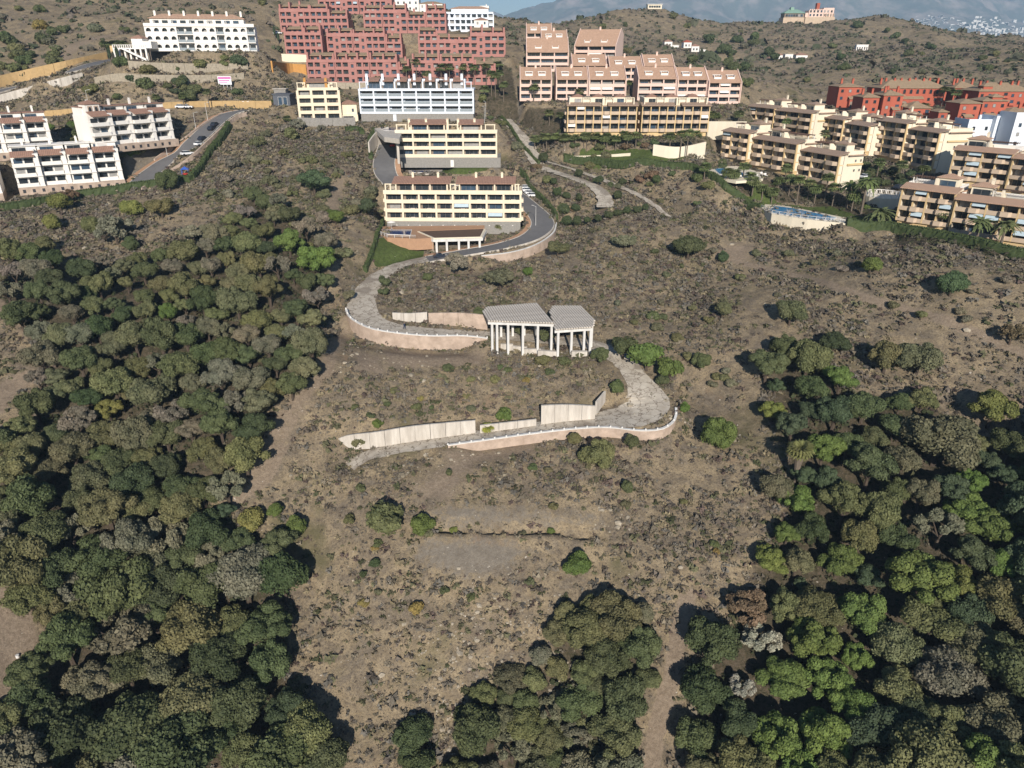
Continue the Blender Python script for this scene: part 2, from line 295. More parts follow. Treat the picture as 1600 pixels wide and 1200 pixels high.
# ---------------------------------------------------------------- terrain control points: pixel, pixel, distance
CTRL_D = [
 (700, 1200, 78), (900, 1200, 79), (500, 1200, 76), (720, 1100, 86), (720, 1000, 93), (720, 930, 99), (720, 870, 104), (800, 850, 106), (850, 830, 107.5), (700, 835, 107.5), (600, 830, 108), (950, 835, 109),
 (700, 800, 110), (850, 795, 111), (720, 750, 117), (850, 740, 119), (600, 780, 113), (560, 740, 121), (950, 760, 116), (1010, 720, 124), (1040, 700, 127),
 (550, 950, 97), (550, 1050, 88), (900, 950, 97), (1000, 900, 101), (480, 900, 103), (490, 830, 110), (480, 760, 119), (440, 700, 125),
 (700, 635, 137), (850, 610, 142), (760, 575, 149), (770, 531, 157), (815, 540, 155.5), (858, 549, 154), (920, 549, 151), (620, 620, 139), (600, 570, 147), (700, 470, 183), (850, 455, 187), (740, 440, 192), (660, 440, 190), (900, 500, 171),
 (560, 600, 139), (520, 560, 146), (500, 640, 132), (520, 480, 165), (530, 420, 190), (560, 380, 207), (590, 330, 232), (560, 280, 250), (540, 230, 270), (580, 208, 288),
 (500, 330, 222), (450, 280, 242), (400, 210, 278), (430, 200, 283), (340, 260, 245), (300, 300, 226), (400, 330, 216), (310, 340, 210), (200, 320, 222), (100, 330, 216), (20, 340, 206), (150, 370, 198), (250, 420, 182), (420, 420, 184), (480, 450, 174), (60, 420, 178), (0, 480, 156),
 (350, 500, 158), (440, 560, 146), (200, 500, 156), (60, 560, 142), (20, 600, 135), (250, 600, 138), (400, 620, 133), (430, 680, 124), (360, 720, 118), (250, 740, 118), (100, 740, 116), (0, 740, 112),
 (380, 830, 108), (200, 860, 104), (30, 860, 98), (0, 1000, 86), (120, 1000, 90), (250, 960, 97), (400, 950, 100), (420, 1080, 86), (300, 1150, 80), (150, 1180, 76), (10, 1180, 72),
 (1110, 420, 196), (1180, 385, 205), (1060, 330, 226), (1000, 370, 211), (980, 440, 189), (1050, 500, 168), (1120, 350, 216), (960, 360, 214), (1000, 250, 262), (1090, 280, 247), (1150, 320, 230), (900, 235, 277), (870, 225, 285), (822, 262, 266), (775, 200, 300), (880, 420, 200),
 (1260, 440, 178), (1340, 430, 170), (1450, 440, 162), (1590, 440, 152), (1590, 540, 138), (1450, 520, 148), (1330, 500, 158), (1200, 480, 168), (1120, 540, 154), (1200, 580, 144), (1090, 640, 138), (1100, 740, 121), (1180, 680, 127), (1300, 580, 142), (1420, 590, 138), (1540, 620, 130),
 (1250, 740, 116), (1170, 800, 111), (1080, 830, 108), (1130, 900, 100), (1040, 960, 95), (1040, 1080, 84), (1020, 1190, 77), (950, 1080, 85), (860, 1060, 87), (1300, 850, 103), (1420, 760, 112), (1560, 720, 117), (1590, 820, 102), (1450, 900, 96), (1250, 950, 95), (1300, 1080, 82), (1180, 1150, 77), (1450, 1080, 80), (1590, 1000, 85), (1590, 1150, 72),
 (1180, 346, 224), (1250, 353, 215), (1320, 363, 206), (1205, 321, 233), (1340, 342, 213), (1150, 275, 247), (1270, 322, 230), (1350, 330, 212), (1400, 310, 226), (1440, 290, 240), (1590, 410, 166), (1480, 385, 180),
 (480, 215, 282), (650, 215, 285), (780, 180, 305), (800, 150, 330), (420, 185, 300), (420, 150, 315), (430, 115, 345), (420, 80, 375), (425, 30, 420), (300, 150, 300), (300, 130, 306), (300, 105, 314), (330, 185, 285), (100, 200, 274), (110, 178, 286), (125, 240, 246), (60, 160, 300), (150, 140, 302), (40, 150, 316), (100, 133, 322), (0, 168, 300), (100, 95, 335), (30, 80, 355), (60, 40, 390), (200, 60, 375), (200, 20, 425), (350, 20, 420),
 (0, 10, 430), (90, 0, 450), (420, 5, 460),
 (800, 100, 385), (800, 60, 450), (790, 40, 520), (750, 28, 560), (720, 45, 470), (640, 20, 500),
 (1100, 190, 300), (1170, 150, 345), (1250, 150, 375), (1400, 140, 390), (1550, 140, 385), (1600, 100, 450), (1500, 90, 480), (1350, 90, 520), (1300, 60, 640), (1450, 60, 650),
 (1200, 100, 500), (1100, 100, 480), (1060, 90, 520), (1000, 80, 520), (960, 90, 470), (880, 60, 560), (930, 50, 600), (1020, 50, 620), (1120, 60, 640), (1150, 80, 580),
]
CTRL_SKY = [(825, 36, 620), (880, 32, 640), (940, 23, 680), (1020, 14, 720), (1080, 27, 740), (1130, 33, 760), (1190, 36, 760), (1240, 36, 740), (1310, 37, 740), (1410, 34, 740), (1440, 45, 730), (1500, 57, 730), (1560, 64, 730), (1620, 68, 730), (770, 24, 600), (735, 22, 590), (700, 24, 560)]
cp = []
for a, b, d in CTRL_D: cp.append(PD(a, b, d))
for a, b, d in CTRL_SKY:
    p = PD(a, b, d); cp.append(p); cp.append((p[0] * 1.12, p[1] * 1.12 , p[2] - 22)); cp.append((p[0] * 1.35, p[1] * 1.35, p[2] - 75))
for k in ROADP:
    for p in ROADP[k][::6]: cp.append(tuple(p[:3]))
for k, f in FP.items():
    for s, q in ((0, 0), (.5, 0), (1, 0), (0, 1), (1, 1)):
        cp.append((f['A'][0] + f['t'][0] * f['L'] * s + f['n'][0] * f['depth'] * q, f['A'][1] + f['t'][1] * f['L'] * s + f['n'][1] * f['depth'] * q, f['z']))
g = lambda x, y, z: cp.append((x, y, z))
for x, y, z in [(-60, 40, 34), (0, 40, 22), (60, 40, 36), (-140, 40, 62), (140, 40, 62), (-200, -60, 90), (0, -60, 18), (200, -60, 90), (-160, 110, 66), (150, 100, 76), (125, 72, 74), (150, 55, 84), (-200, 160, 90), (230, 150, 92), (-260, 240, 108), (260, 240, 98), (-320, 330, 135), (330, 330, 108), (-450, 450, 190), (-300, 520, 200), (-120, 560, 165), (-600, 300, 210), (-600, 700, 230), (-300, 760, 190), (0, 700, 120), (0, 900, 70), (-400, 1100, 120), (450, 420, 112), (560, 560, 118), (700, 400, 95), (900, 700, 90), (700, 900, 50), (900, 1200, 30), (0, 1300, 30), (-800, 1200, 120)]: g(x, y, z)
CP = np.array(cp)
def rbf_fit(P, lam):
    n = len(P); X = P[:, :2] / 100.0
    d2 = ((X[:, None] - X[None]) ** 2).sum(-1); K = .5 * d2 * np.log(d2 + 1e-12) + lam * np.eye(n)
    A = np.zeros((n + 3, n + 3)); A[:n, :n] = K; A[:n, n] = 1; A[:n, n + 1:] = X; A[n, :n] = 1; A[n + 1:, :n] = X.T
    w = np.linalg.solve(A, np.concatenate([P[:, 2], np.zeros(3)])); return X, w
RX, RW = rbf_fit(CP, 0.006)
def rbf(x, y):
    sh = x.shape; q = np.stack([x.ravel(), y.ravel()], 1) / 100.0; out = np.zeros(len(q)); n = len(RX)
    for i in range(0, len(q), 20000):
        c = q[i:i + 20000]; d2 = ((c[:, None, 0] - RX[None, :, 0]) ** 2 + (c[:, None, 1] - RX[None, :, 1]) ** 2).astype(np.float32)
        out[i:i + 20000] = (.5 * d2 * np.log(d2 + 1e-12)) @ RW[:n].astype(np.float32) + RW[n] + c @ RW[n + 1:]
    return out.reshape(sh)
# value noise
def vnoise(x, y, s, seed):
    r = np.random.default_rng(seed); G = r.random((256, 256)); u = x / s + 1000.3; v = y / s + 1000.7
    i = np.floor(u).astype(int); j = np.floor(v).astype(int); fu = u - i; fv = v - j; fu = fu * fu * (3 - 2 * fu); fv = fv * fv * (3 - 2 * fv)
    a = G[i % 256, j % 256]; b = G[(i + 1) % 256, j % 256]; c = G[i % 256, (j + 1) % 256]; d = G[(i + 1) % 256, (j + 1) % 256]
    return (a * (1 - fu) + b * fu) * (1 - fv) + (c * (1 - fu) + d * fu) * fv - .5
def fbm(x, y, s, seed, o=4):
    t = 0; a = 1.0
    for k in range(o): t = t + a * vnoise(x, y, s / 2 ** k, seed + k); a *= .5
    return t
def axis(lo, hi, f0, f1, step, grow=1.025, mx=14.0):
    a = list(np.arange(f0, f1 + 1e-6, step)); s = step
    while a[-1] < hi: s = min(mx, s * grow); a.append(a[-1] + s)
    s = step; b = []; x = f0
    while x > lo: s = min(mx, s * grow); x -= s; b.append(x)
    return np.array(b[::-1] + a)
AX = axis(-1100, 1500, -75, 95, 0.72, 1.014); AY = axis(-250, 1700, 66, 215, 0.72, 1.012)
GX, GY = np.meshgrid(AX, AY)
GZ = rbf(GX, GY)
def dist_path(x, y, P, closed=False):
    """distance to polyline, arc parameter index, signed side"""
    best = np.full(x.shape, 1e9); zi = np.zeros(x.shape); wi = np.zeros(x.shape); sg = np.zeros(x.shape)
    for a, b in zip(P[:-1], P[1:]):
        dx, dy = b[0] - a[0], b[1] - a[1]; L2 = dx * dx + dy * dy + 1e-9
        t = np.clip(((x - a[0]) * dx + (y - a[1]) * dy) / L2, 0, 1)
        ex = x - a[0] - t * dx; ey = y - a[1] - t * dy; d = np.hypot(ex, ey); m = d < best
        best = np.where(m, d, best); zi = np.where(m, a[2] + (b[2] - a[2]) * t, zi)
        if len(a) > 3: wi = np.where(m, a[3] + (b[3] - a[3]) * t, wi)
        sg = np.where(m, np.sign(dx * ey - dy * ex), sg)
    return best, zi, wi, sg
def near(P, margin):
    lo = P[:, :2].min(0) - margin; hi = P[:, :2].max(0) + margin
    i0, i1 = np.searchsorted(AX, [lo[0], hi[0]]); j0, j1 = np.searchsorted(AY, [lo[1], hi[1]])
    return slice(j0, j1), slice(i0, i1)
sst = lambda t: np.clip(t, 0, 1) ** 2 * (3 - 2 * np.clip(t, 0, 1))
# natural relief
flatmask = np.zeros(GX.shape)
def mark(P, hw, blend):
    s = near(P, hw + blend + 2); d, _, _, _ = dist_path(GX[s], GY[s], P); flatmask[s] = np.maximum(flatmask[s], 1 - sst((d - hw) / blend))
for k in ROADP: mark(ROADP[k][::2], 4, 26 if k == 'upper_street' else 10)
def rect_dist(f, x, y, pad=0):
    u = (x - f['A'][0]) * f['t'][0] + (y - f['A'][1]) * f['t'][1]; v = (x - f['A'][0]) * f['n'][0] + (y - f['A'][1]) * f['n'][1]
    du = np.maximum(np.maximum(-u - pad, u - f['L'] - pad), 0); dv = np.maximum(np.maximum(-v - pad, v - f['depth'] - pad), 0); return np.hypot(du, dv)
for f in FP.values():
    P = np.array([[*f['A']], [*f['B']]]); s = near(P, 40); d = rect_dist(f, GX[s], GY[s]); flatmask[s] = np.maximum(flatmask[s], 1 - sst((d - 3) / 12))
far = sst((GY - 230) / 300)
gully = -np.abs(fbm(GX * 1.0, GY * .45, 46, 31, 3)) * 5.0 + 1.2
GZ = GZ + (1 - flatmask) * (fbm(GX, GY, 22, 3, 5) * 1.7 + fbm(GX, GY, 3.2, 9, 3) * .38 + far * (fbm(GX, GY, 90, 17, 4) * 9 + gully * 1.6))
# building pads
for k, f in FP.items():
    P = np.array([[*f['A']], [*f['B']], [f['A'][0] + f['n'][0] * f['depth'], f['A'][1] + f['n'][1] * f['depth']], [f['B'][0] + f['n'][0] * f['depth'], f['B'][1] + f['n'][1] * f['depth']]])
    s = near(P, 12); d = rect_dist(f, GX[s], GY[s]); v = (GX[s] - f['A'][0]) * f['n'][0] + (GY[s] - f['A'][1]) * f['n'][1]
    w = 1 - sst((d - 1.2) / np.where(v > f['depth'], 3.0, 5.0)); zt = f['z'] - .06
    GZ[s] = GZ[s] * (1 - w) + zt * w
# roads
for k in ROADP:
    P = ROADP[k]; s = near(P, 16); d, z, w, _ = dist_path(GX[s], GY[s], P)
    fr = P[:, 1].max() > 262; t = 1 - sst((d - w - (2.6 if fr else .9)) / 4.0); sp = .4 if fr else .12
    GZ[s] = GZ[s] * (1 - t) + (z - sp) * t
for k, f in FP.items():
    P = np.array([[*f['A']], [*f['B']]]); s = near(P, 24); d = rect_dist(f, GX[s], GY[s], .9); GZ[s] = np.where(d <= 0, np.minimum(GZ[s], f['z'] - .06), GZ[s])
DECKS = [([(1104, 262), (1150, 259), (1196, 271), (1192, 280), (1150, 283), (1112, 276)], 37.2, .3, True), ([(1189, 325), (1206, 334), (1238, 339.5), (1262, 343), (1298, 347), (1323, 349), (1326, 341), (1290, 334), (1230, 322), (1196, 319)], 44.2, .5, True), ([(638, 266), (692, 265), (686, 272), (640, 272)], 39.6, .3, True), ([(590, 365), (605, 371), (650, 373), (652, 361), (757, 357), (757, 352), (594, 354)], 51.0, .4, False)]
for px_, dr_, lo_, fill in DECKS:
    P = np.array([PH(a, b, dr_) for a, b in px_]); s = near(P, 8)
    ins = np.zeros(GX[s].shape, bool); n_ = len(P)
    for i in range(n_):
        x1, y1 = P[i][:2]; x2, y2 = P[(i + 1) % n_][:2]; ins ^= ((y1 > GY[s]) != (y2 > GY[s])) & (GX[s] < (x2 - x1) * (GY[s] - y1) / (y2 - y1 + 1e-12) + x1)
    dd, _, _, _ = dist_path(GX[s], GY[s], np.vstack([P, P[:1]])); w = np.where(ins, 1, 1 - sst((dd - .8) / 5)); zt = CAMZ - dr_ - lo_
    GZ[s] = GZ[s] * (1 - w) + zt * w if fill else np.where(ins | (dd < 1), np.minimum(GZ[s], zt), GZ[s])
# ground cut down outside the retaining walls
def wall_pts(px, step=1.2): return smooth_path([PH(a, b, c) for a, b, c in px], step)
WALLS = {
 'salmon_curve': [(541, 486, 58.9), (548, 499, 59.6), (575, 514, 60.4), (615, 522, 61.0), (670, 527, 61.5), (725, 527, 61.9), (762, 531, 62.4)],
 'loop_rim': [(700, 698, 72.7), (750, 691, 72.2), (830, 680, 71.3), (900, 672, 70.7), (950, 670, 70.5), (1000, 675, 70.4), (1035, 672, 70.0), (1054, 658, 69.4), (1056, 640, 68.6)],
 'drive_rim': [(752, 402, 55.2), (800, 396, 54.6), (838, 384, 53.8), (864, 366, 52.6), (869, 350, 51.8)],
}
WALLS['pool_wall'] = [(1189, 325, 44.2), (1206, 334, 44.2), (1238, 339.5, 44.2), (1262, 343, 44.2), (1298, 347, 44.2), (1323, 349, 44.2)]
HW = {'pool_wall': 3.2, 'salmon_curve': 3.2, 'loop_rim': 1.9, 'drive_rim': 2.4}
WP = {k: wall_pts(v) for k, v in WALLS.items()}
for k, P in WP.items():
    s = near(P, 22); d, z, _, sg = dist_path(GX[s], GY[s], P)
    ends = np.minimum(np.hypot(GX[s] - P[0, 0], GY[s] - P[0, 1]), np.hypot(GX[s] - P[-1, 0], GY[s] - P[-1, 1]))
    h = HW[k] * sst(ends / 7); dd = sg * d; zt = z - h - .12 * np.maximum(-dd, 0)
    t = (dd < .75) * (1 - sst((-dd - 2) / 16)); zt = z - h * (1 - .5 * sst((-dd - 1) / 6)) - .25 * np.maximum(-dd - 1, 0)
    GZ[s] = np.where(t > 0, np.minimum(GZ[s], GZ[s] * (1 - t) + zt * t), GZ[s])
LEDGE = smooth_path([PD(a, b, 107.6 + (a % 7) * .02) for a, b in ((672, 829), (720, 829.5), (760, 828), (800, 826.5), (845, 829), (872, 832), (905, 830), (928, 829))], .6)
s = near(LEDGE, 6); d_, _, _, sg_ = dist_path(GX[s], GY[s], LEDGE); en_ = np.minimum(np.hypot(GX[s] - LEDGE[0, 0], GY[s] - LEDGE[0, 1]), np.hypot(GX[s] - LEDGE[-1, 0], GY[s] - LEDGE[-1, 1]))
wob = .7 + 1.3 * vnoise(GX[s], GY[s], 3.0, 500); GZ[s] += (sg_ < 0) * .45 * (1 - sst(d_ / 2.5)) * np.clip(wob, 0, 2) - (sg_ > 0) * 2.1 * np.clip(wob, .2, 2) * sst(en_ / 2) * (1 - sst((d_ - .7) / 1.6))
def gz(x, y, G=None):
    G = GZ if G is None else G
    x = np.asarray(x, float); y = np.asarray(y, float)
    i = np.clip(np.searchsorted(AX, x) - 1, 0, len(AX) - 2); j = np.clip(np.searchsorted(AY, y) - 1, 0, len(AY) - 2)
    u = np.clip((x - AX[i]) / (AX[i + 1] - AX[i]), 0, 1); v = np.clip((y - AY[j]) / (AY[j + 1] - AY[j]), 0, 1)
    return (G[j, i] * (1 - u) + G[j, i + 1] * u) * (1 - v) + (G[j + 1, i] * (1 - u) + G[j + 1, i + 1] * u) * v
def pick(px, py, hc=0.0):
    """where the sight line through a pixel meets the ground (raised by hc)"""
    px = np.atleast_1d(np.asarray(px, float)); py = np.atleast_1d(np.asarray(py, float)); hc = np.broadcast_to(np.asarray(hc, float), px.shape)
    D = 55 * (1500 / 55.) ** (np.linspace(0, 1, 1400)); v = (600 - py) / FPX; sl = (SS - v * CC) / (CC + v * SS)
    zr = CAMZ - sl[:, None] * D[None]; kx = (px - 800) / FPX * (CC + SS * sl); xr = kx[:, None] * D[None]
    below = zr < gz(xr, np.broadcast_to(D, xr.shape)) + hc[:, None]; idx = np.argmax(below, 1); ok = below.any(1); idx = np.where(ok, idx, 1399); idx = np.maximum(idx, 1)
    lo = D[idx - 1]; hi = D[idx]
    for _ in range(12):
        mid = (lo + hi) / 2; b = (CAMZ - sl * mid) < gz(kx * mid, mid) + hc; hi = np.where(b, mid, hi); lo = np.where(b, lo, mid)
    y = hi; x = kx * y; return x, y, gz(x, y), ok
def poly_world(pts): x, y, z, _ = pick([p[0] for p in pts], [p[1] for p in pts]); return np.stack([x, y, z], 1)
# ---------------------------------------------------------------- ground sheet
TRAILS = [  # worn paths: pixels, half width
 ([(1110, 392), (1190, 418), (1250, 432), (1310, 452), (1370, 472), (1430, 488), (1500, 512), (1560, 538), (1620, 566)], 1.15),
 ([(1075, 930), (1060, 985), (1050, 1060), (1030, 1120), (1015, 1210)], 1.4),
 ([(0, 478), (35, 500), (60, 520)], 2.6), ([(-10, 640), (20, 600), (45, 590)], 2.2),
 ([(-10, 1110), (10, 1060), (28, 1000), (10, 900)], 2.6),
 ([(520, 545), (515, 580), (450, 640), (405, 710), (385, 745)], 1.0),
 ([(350, 800), (420, 745), (440, 700)], .9), 
 ([(60, 98), (100, 92), (118, 70), (150, 60), (178, 54)], 2.4), ([(118, 70), (100, 85), (85, 95)], 3.0),
 ([(955, 36), (985, 48), (978, 65)], 1.6), ([(1180, 43), (1165, 62), (1160, 80)], 3.0), ([(1010, 18), (1060, 28), (1120, 34)], 3.5),
 ([(1230, 75), (1330, 68), (1440, 72), (1560, 78)], 1.6), ([(1200, 58), (1300, 60), (1420, 56)], 1.4),
]
BARE = [ # (polygon px, channel) grey scraped earth
 [(640, 850), (700, 838), (800, 842), (830, 858), (800, 890), (740, 908), (690, 895), (650, 878)],
 [(850, 805), (930, 800), (945, 818), (860, 822)], [(670, 800), (760, 790), (860, 800), (860, 820), (700, 828)],
]
TAN = [ [(590, 545), (760, 545), (760, 572), (600, 575)], [(545, 545), (600, 555), (600, 590), (550, 580)], [(380, 745), (440, 650), (500, 590), (520, 540), (535, 560), (470, 660), (410, 760)],
 [(640, 770), (740, 700), (760, 715), (700, 790)], [(1130, 380), (1180, 380), (1170, 410), (1120, 405)], [(560, 480), (530, 500), (500, 560), (520, 575)],
 [(690, 705), (830, 690), (840, 712), (700, 730)], [(500, 330), (530, 260), (545, 262), (520, 350)] ]
LAWNS = [ [(592, 372), (648, 369), (664, 380), (660, 403), (640, 411), (585, 415), (582, 395)], [(690, 263), (760, 262), (766, 268), (680, 271)], [(1120, 292), (1200, 296), (1300, 322), (1350, 340), (1345, 352), (1320, 342), (1230, 320), (1195, 322), (1150, 308)], [(886, 236), (990, 232), (1090, 256), (1000, 256), (900, 246)] ]
PAVED = [ [(1120, 260), (1150, 262), (1180, 268), (1200, 276), (1170, 286), (1110, 276)], [(1395, 300), (1440, 275), (1470, 285), (1460, 300), (1410, 318)], [(590, 366), (815, 366), (830, 362), (815, 374), (590, 374)] ]
def inpoly(x, y, P):
    r = np.zeros(x.shape, bool); n = len(P)
    for i in range(n):
        x1, y1 = P[i][:2]; x2, y2 = P[(i + 1) % n][:2]
        c = ((y1 > y) != (y2 > y)) & (x < (x2 - x1) * (y - y1) / (y2 - y1 + 1e-12) + x1); r ^= c
    return r
H, W_ = GX.shape
zone = np.zeros((H, W_, 4), np.float32)
for px, hw in TRAILS:
    P = poly_world(px); s = near(P, hw + 3); d, _, _, _ = dist_path(GX[s], GY[s], P)
    zone[s][..., 0] = np.maximum(zone[s][..., 0], 1 - sst((d - hw * .6) / (hw * .9)))
def soft(polys, ch, blur):
    for P0 in polys:
        P = poly_world(P0); s = near(P, 8); a = inpoly(GX[s], GY[s], P).astype(float)
        dd, _, _, _ = dist_path(GX[s], GY[s], np.vstack([P, P[:1]]))
        a = np.where(a > 0, .5 + .5 * np.clip(dd / blur, 0, 1), .5 - .5 * np.clip(dd / blur, 0, 1))
        zone[s][..., ch] = np.maximum(zone[s][..., ch], a)
soft(TAN, 0, 4.0); soft(BARE, 1, 3.0); soft(LAWNS, 2, .5); soft(PAVED, 1, .6)
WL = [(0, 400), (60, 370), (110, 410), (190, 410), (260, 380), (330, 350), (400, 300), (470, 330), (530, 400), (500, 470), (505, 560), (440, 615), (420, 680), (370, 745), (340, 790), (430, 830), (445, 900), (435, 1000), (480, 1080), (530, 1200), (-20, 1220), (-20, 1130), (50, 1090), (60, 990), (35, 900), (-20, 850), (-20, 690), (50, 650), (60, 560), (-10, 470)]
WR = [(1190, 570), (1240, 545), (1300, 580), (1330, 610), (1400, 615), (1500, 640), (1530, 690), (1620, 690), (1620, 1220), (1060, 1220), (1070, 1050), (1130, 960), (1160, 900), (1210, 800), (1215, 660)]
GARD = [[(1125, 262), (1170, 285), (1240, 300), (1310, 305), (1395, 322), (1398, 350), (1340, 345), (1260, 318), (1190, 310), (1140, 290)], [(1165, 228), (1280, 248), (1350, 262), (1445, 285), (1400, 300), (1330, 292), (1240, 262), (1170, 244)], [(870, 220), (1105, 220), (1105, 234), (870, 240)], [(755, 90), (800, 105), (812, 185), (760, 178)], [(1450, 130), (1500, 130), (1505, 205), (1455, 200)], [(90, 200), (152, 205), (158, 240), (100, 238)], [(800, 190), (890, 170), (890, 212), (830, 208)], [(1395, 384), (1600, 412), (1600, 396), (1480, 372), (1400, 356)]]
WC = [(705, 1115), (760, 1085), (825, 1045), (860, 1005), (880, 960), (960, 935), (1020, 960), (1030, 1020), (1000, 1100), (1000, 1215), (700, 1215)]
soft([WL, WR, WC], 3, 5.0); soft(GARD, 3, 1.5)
for f in FP.values():
    P = np.array([[*f['A']], [*f['B']]]); s = near(P, 24); d = rect_dist(f, GX[s], GY[s]); zone[s][..., 1] = np.maximum(zone[s][..., 1], .75 * (1 - sst(d / 3)))
V = np.stack([GX, GY, GZ], -1).reshape(-1, 3)
ii = np.arange(H * W_).reshape(H, W_); F = np.stack([ii[:-1, :-1], ii[:-1, 1:], ii[1:, 1:], ii[1:, :-1]], -1).reshape(-1, 4)
gm = bpy.data.materials.new("dry hillside earth and dead grass"); gm.use_nodes = True
N = gm.node_tree.nodes; L = gm.node_tree.links; B = N['Principled BSDF']; B.inputs['Roughness'].default_value = 1; B.inputs['Specular IOR Level'].default_value = .05
tc = N.new('ShaderNodeTexCoord')
def noi(scale, det=8, rough=.7, dist=0, off=0):
    n = N.new('ShaderNodeTexNoise'); n.inputs['Scale'].default_value = scale; n.inputs['Detail'].default_value = det; n.inputs['Roughness'].default_value = rough; n.inputs['Distortion'].default_value = dist
    mp = N.new('ShaderNodeMapping'); mp.inputs['Location'].default_value = (off, off * .7, off * .3); L.new(tc.outputs['Object'], mp.inputs[0]); L.new(mp.outputs[0], n.inputs['Vector']); return n.outputs['Fac']
def mr(src, a, b, c=0., d=1.):
    n = N.new('ShaderNodeMapRange'); n.interpolation_type = 'SMOOTHSTEP'; n.inputs[1].default_value = a; n.inputs[2].default_value = b; n.inputs[3].default_value = c; n.inputs[4].default_value = d; L.new(src, n.inputs[0]); return n.outputs[0]
def mixc(f, a, b, mode='MIX'):
    n = N.new('ShaderNodeMix'); n.data_type = 'RGBA'; n.blend_type = mode
    (L.new(f, n.inputs[0]) if not isinstance(f, float) else setattr(n.inputs[0], 'default_value', f))
    for q, i in ((a, 6), (b, 7)):
        if isinstance(q, tuple): n.inputs[i].default_value = (*q, 1)
        else: L.new(q, n.inputs[i])
    return n.outputs[2]
tan_ = mixc(mr(noi(.5), .35, .65), (0.250, 0.193, 0.120), (0.372, 0.292, 0.184))
grey = mixc(mr(noi(.9, off=5), .35, .65), (0.120, 0.097, 0.073), (0.198, 0.165, 0.126))
base = mixc(mr(noi(.16, 10, .78, .6, 11), .40, .66), tan_, grey)
base = mixc(mr(noi(2.6, 6, .8, .4, 3), .50, .64), base, (0.085, 0.068, 0.055))
base = mixc(mr(noi(.045, 6, .6, .3, 21), .56, .70), base, (0.13, 0.115, 0.062))
base = mixc(mr(noi(.08, 7, .7, .3, 41), .62, .74), base, (0.30, 0.20, 0.125))
za = N.new('ShaderNodeAttribute'); za.attribute_name = 'zone'; sep = N.new('ShaderNodeSeparateColor'); L.new(za.outputs['Color'], sep.inputs[0])
def zmask(ch):
    a = N.new('ShaderNodeMath'); a.operation = 'ADD'; L.new(sep.outputs[ch], a.inputs[0]); m2 = N.new('ShaderNodeMath'); m2.operation = 'MULTIPLY_ADD'; L.new(noi(.9, 6, .75, 0, 31 + ch), m2.inputs[0]); m2.inputs[1].default_value = 1.5; m2.inputs[2].default_value = -.78
    L.new(m2.outputs[0], a.inputs[1]); return mr(a.outputs[0], .35, .75)
pathc = mixc(mr(noi(1.5, 8, .7, 0, 51), .3, .7), (0.20, 0.152, 0.108), (0.31, 0.243, 0.176))
base = mixc(zmask(0), base, pathc)
base = mixc(zmask(1), base, mixc(mr(noi(1.2, 8, .7, 0, 61), .3, .7), (0.165, 0.14, 0.11), (0.235, 0.205, 0.165)))
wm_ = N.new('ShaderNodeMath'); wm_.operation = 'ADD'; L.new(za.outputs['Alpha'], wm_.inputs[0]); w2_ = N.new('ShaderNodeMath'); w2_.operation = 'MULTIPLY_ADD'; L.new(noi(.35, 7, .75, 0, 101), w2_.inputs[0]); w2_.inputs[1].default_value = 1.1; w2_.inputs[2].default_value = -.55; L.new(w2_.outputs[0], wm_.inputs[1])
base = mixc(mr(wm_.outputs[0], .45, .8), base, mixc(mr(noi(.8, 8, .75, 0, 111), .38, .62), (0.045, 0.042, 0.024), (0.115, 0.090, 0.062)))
lm = mr(sep.outputs[2], .45, .55)
base = mixc(lm, base, mixc(mr(noi(1.1, 8, .7, 0, 71), .3, .7), (0.050, 0.072, 0.020), (0.095, 0.130, 0.035)))
base = mixc(mr(noi(6.5, 5, .8, .2, 201), .52, .66), base, (0.12, 0.10, 0.075)); base = mixc(mr(noi(5.2, 5, .8, .5, 211), .60, .70), base, (0.42, 0.34, 0.22))
st = mr(noi(1.4, 2, .5, 0, 81), .735, .76)
base = mixc(st, base, (0.48, 0.43, 0.36))
L.new(base, B.inputs['Base Color'])
bp = N.new('ShaderNodeBump'); bp.inputs['Strength'].default_value = .9; bp.inputs['Distance'].default_value = .35
L.new(noi(1.8, 10, .8, 0, 91), bp.inputs['Height']); L.new(bp.outputs[0], B.inputs['Normal'])
me = mesh_np('ground', V, F, [gm], smooth=True)
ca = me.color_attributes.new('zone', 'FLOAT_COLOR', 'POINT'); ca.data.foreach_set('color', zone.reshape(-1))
tag(new_obj('ground', me), kind='structure')
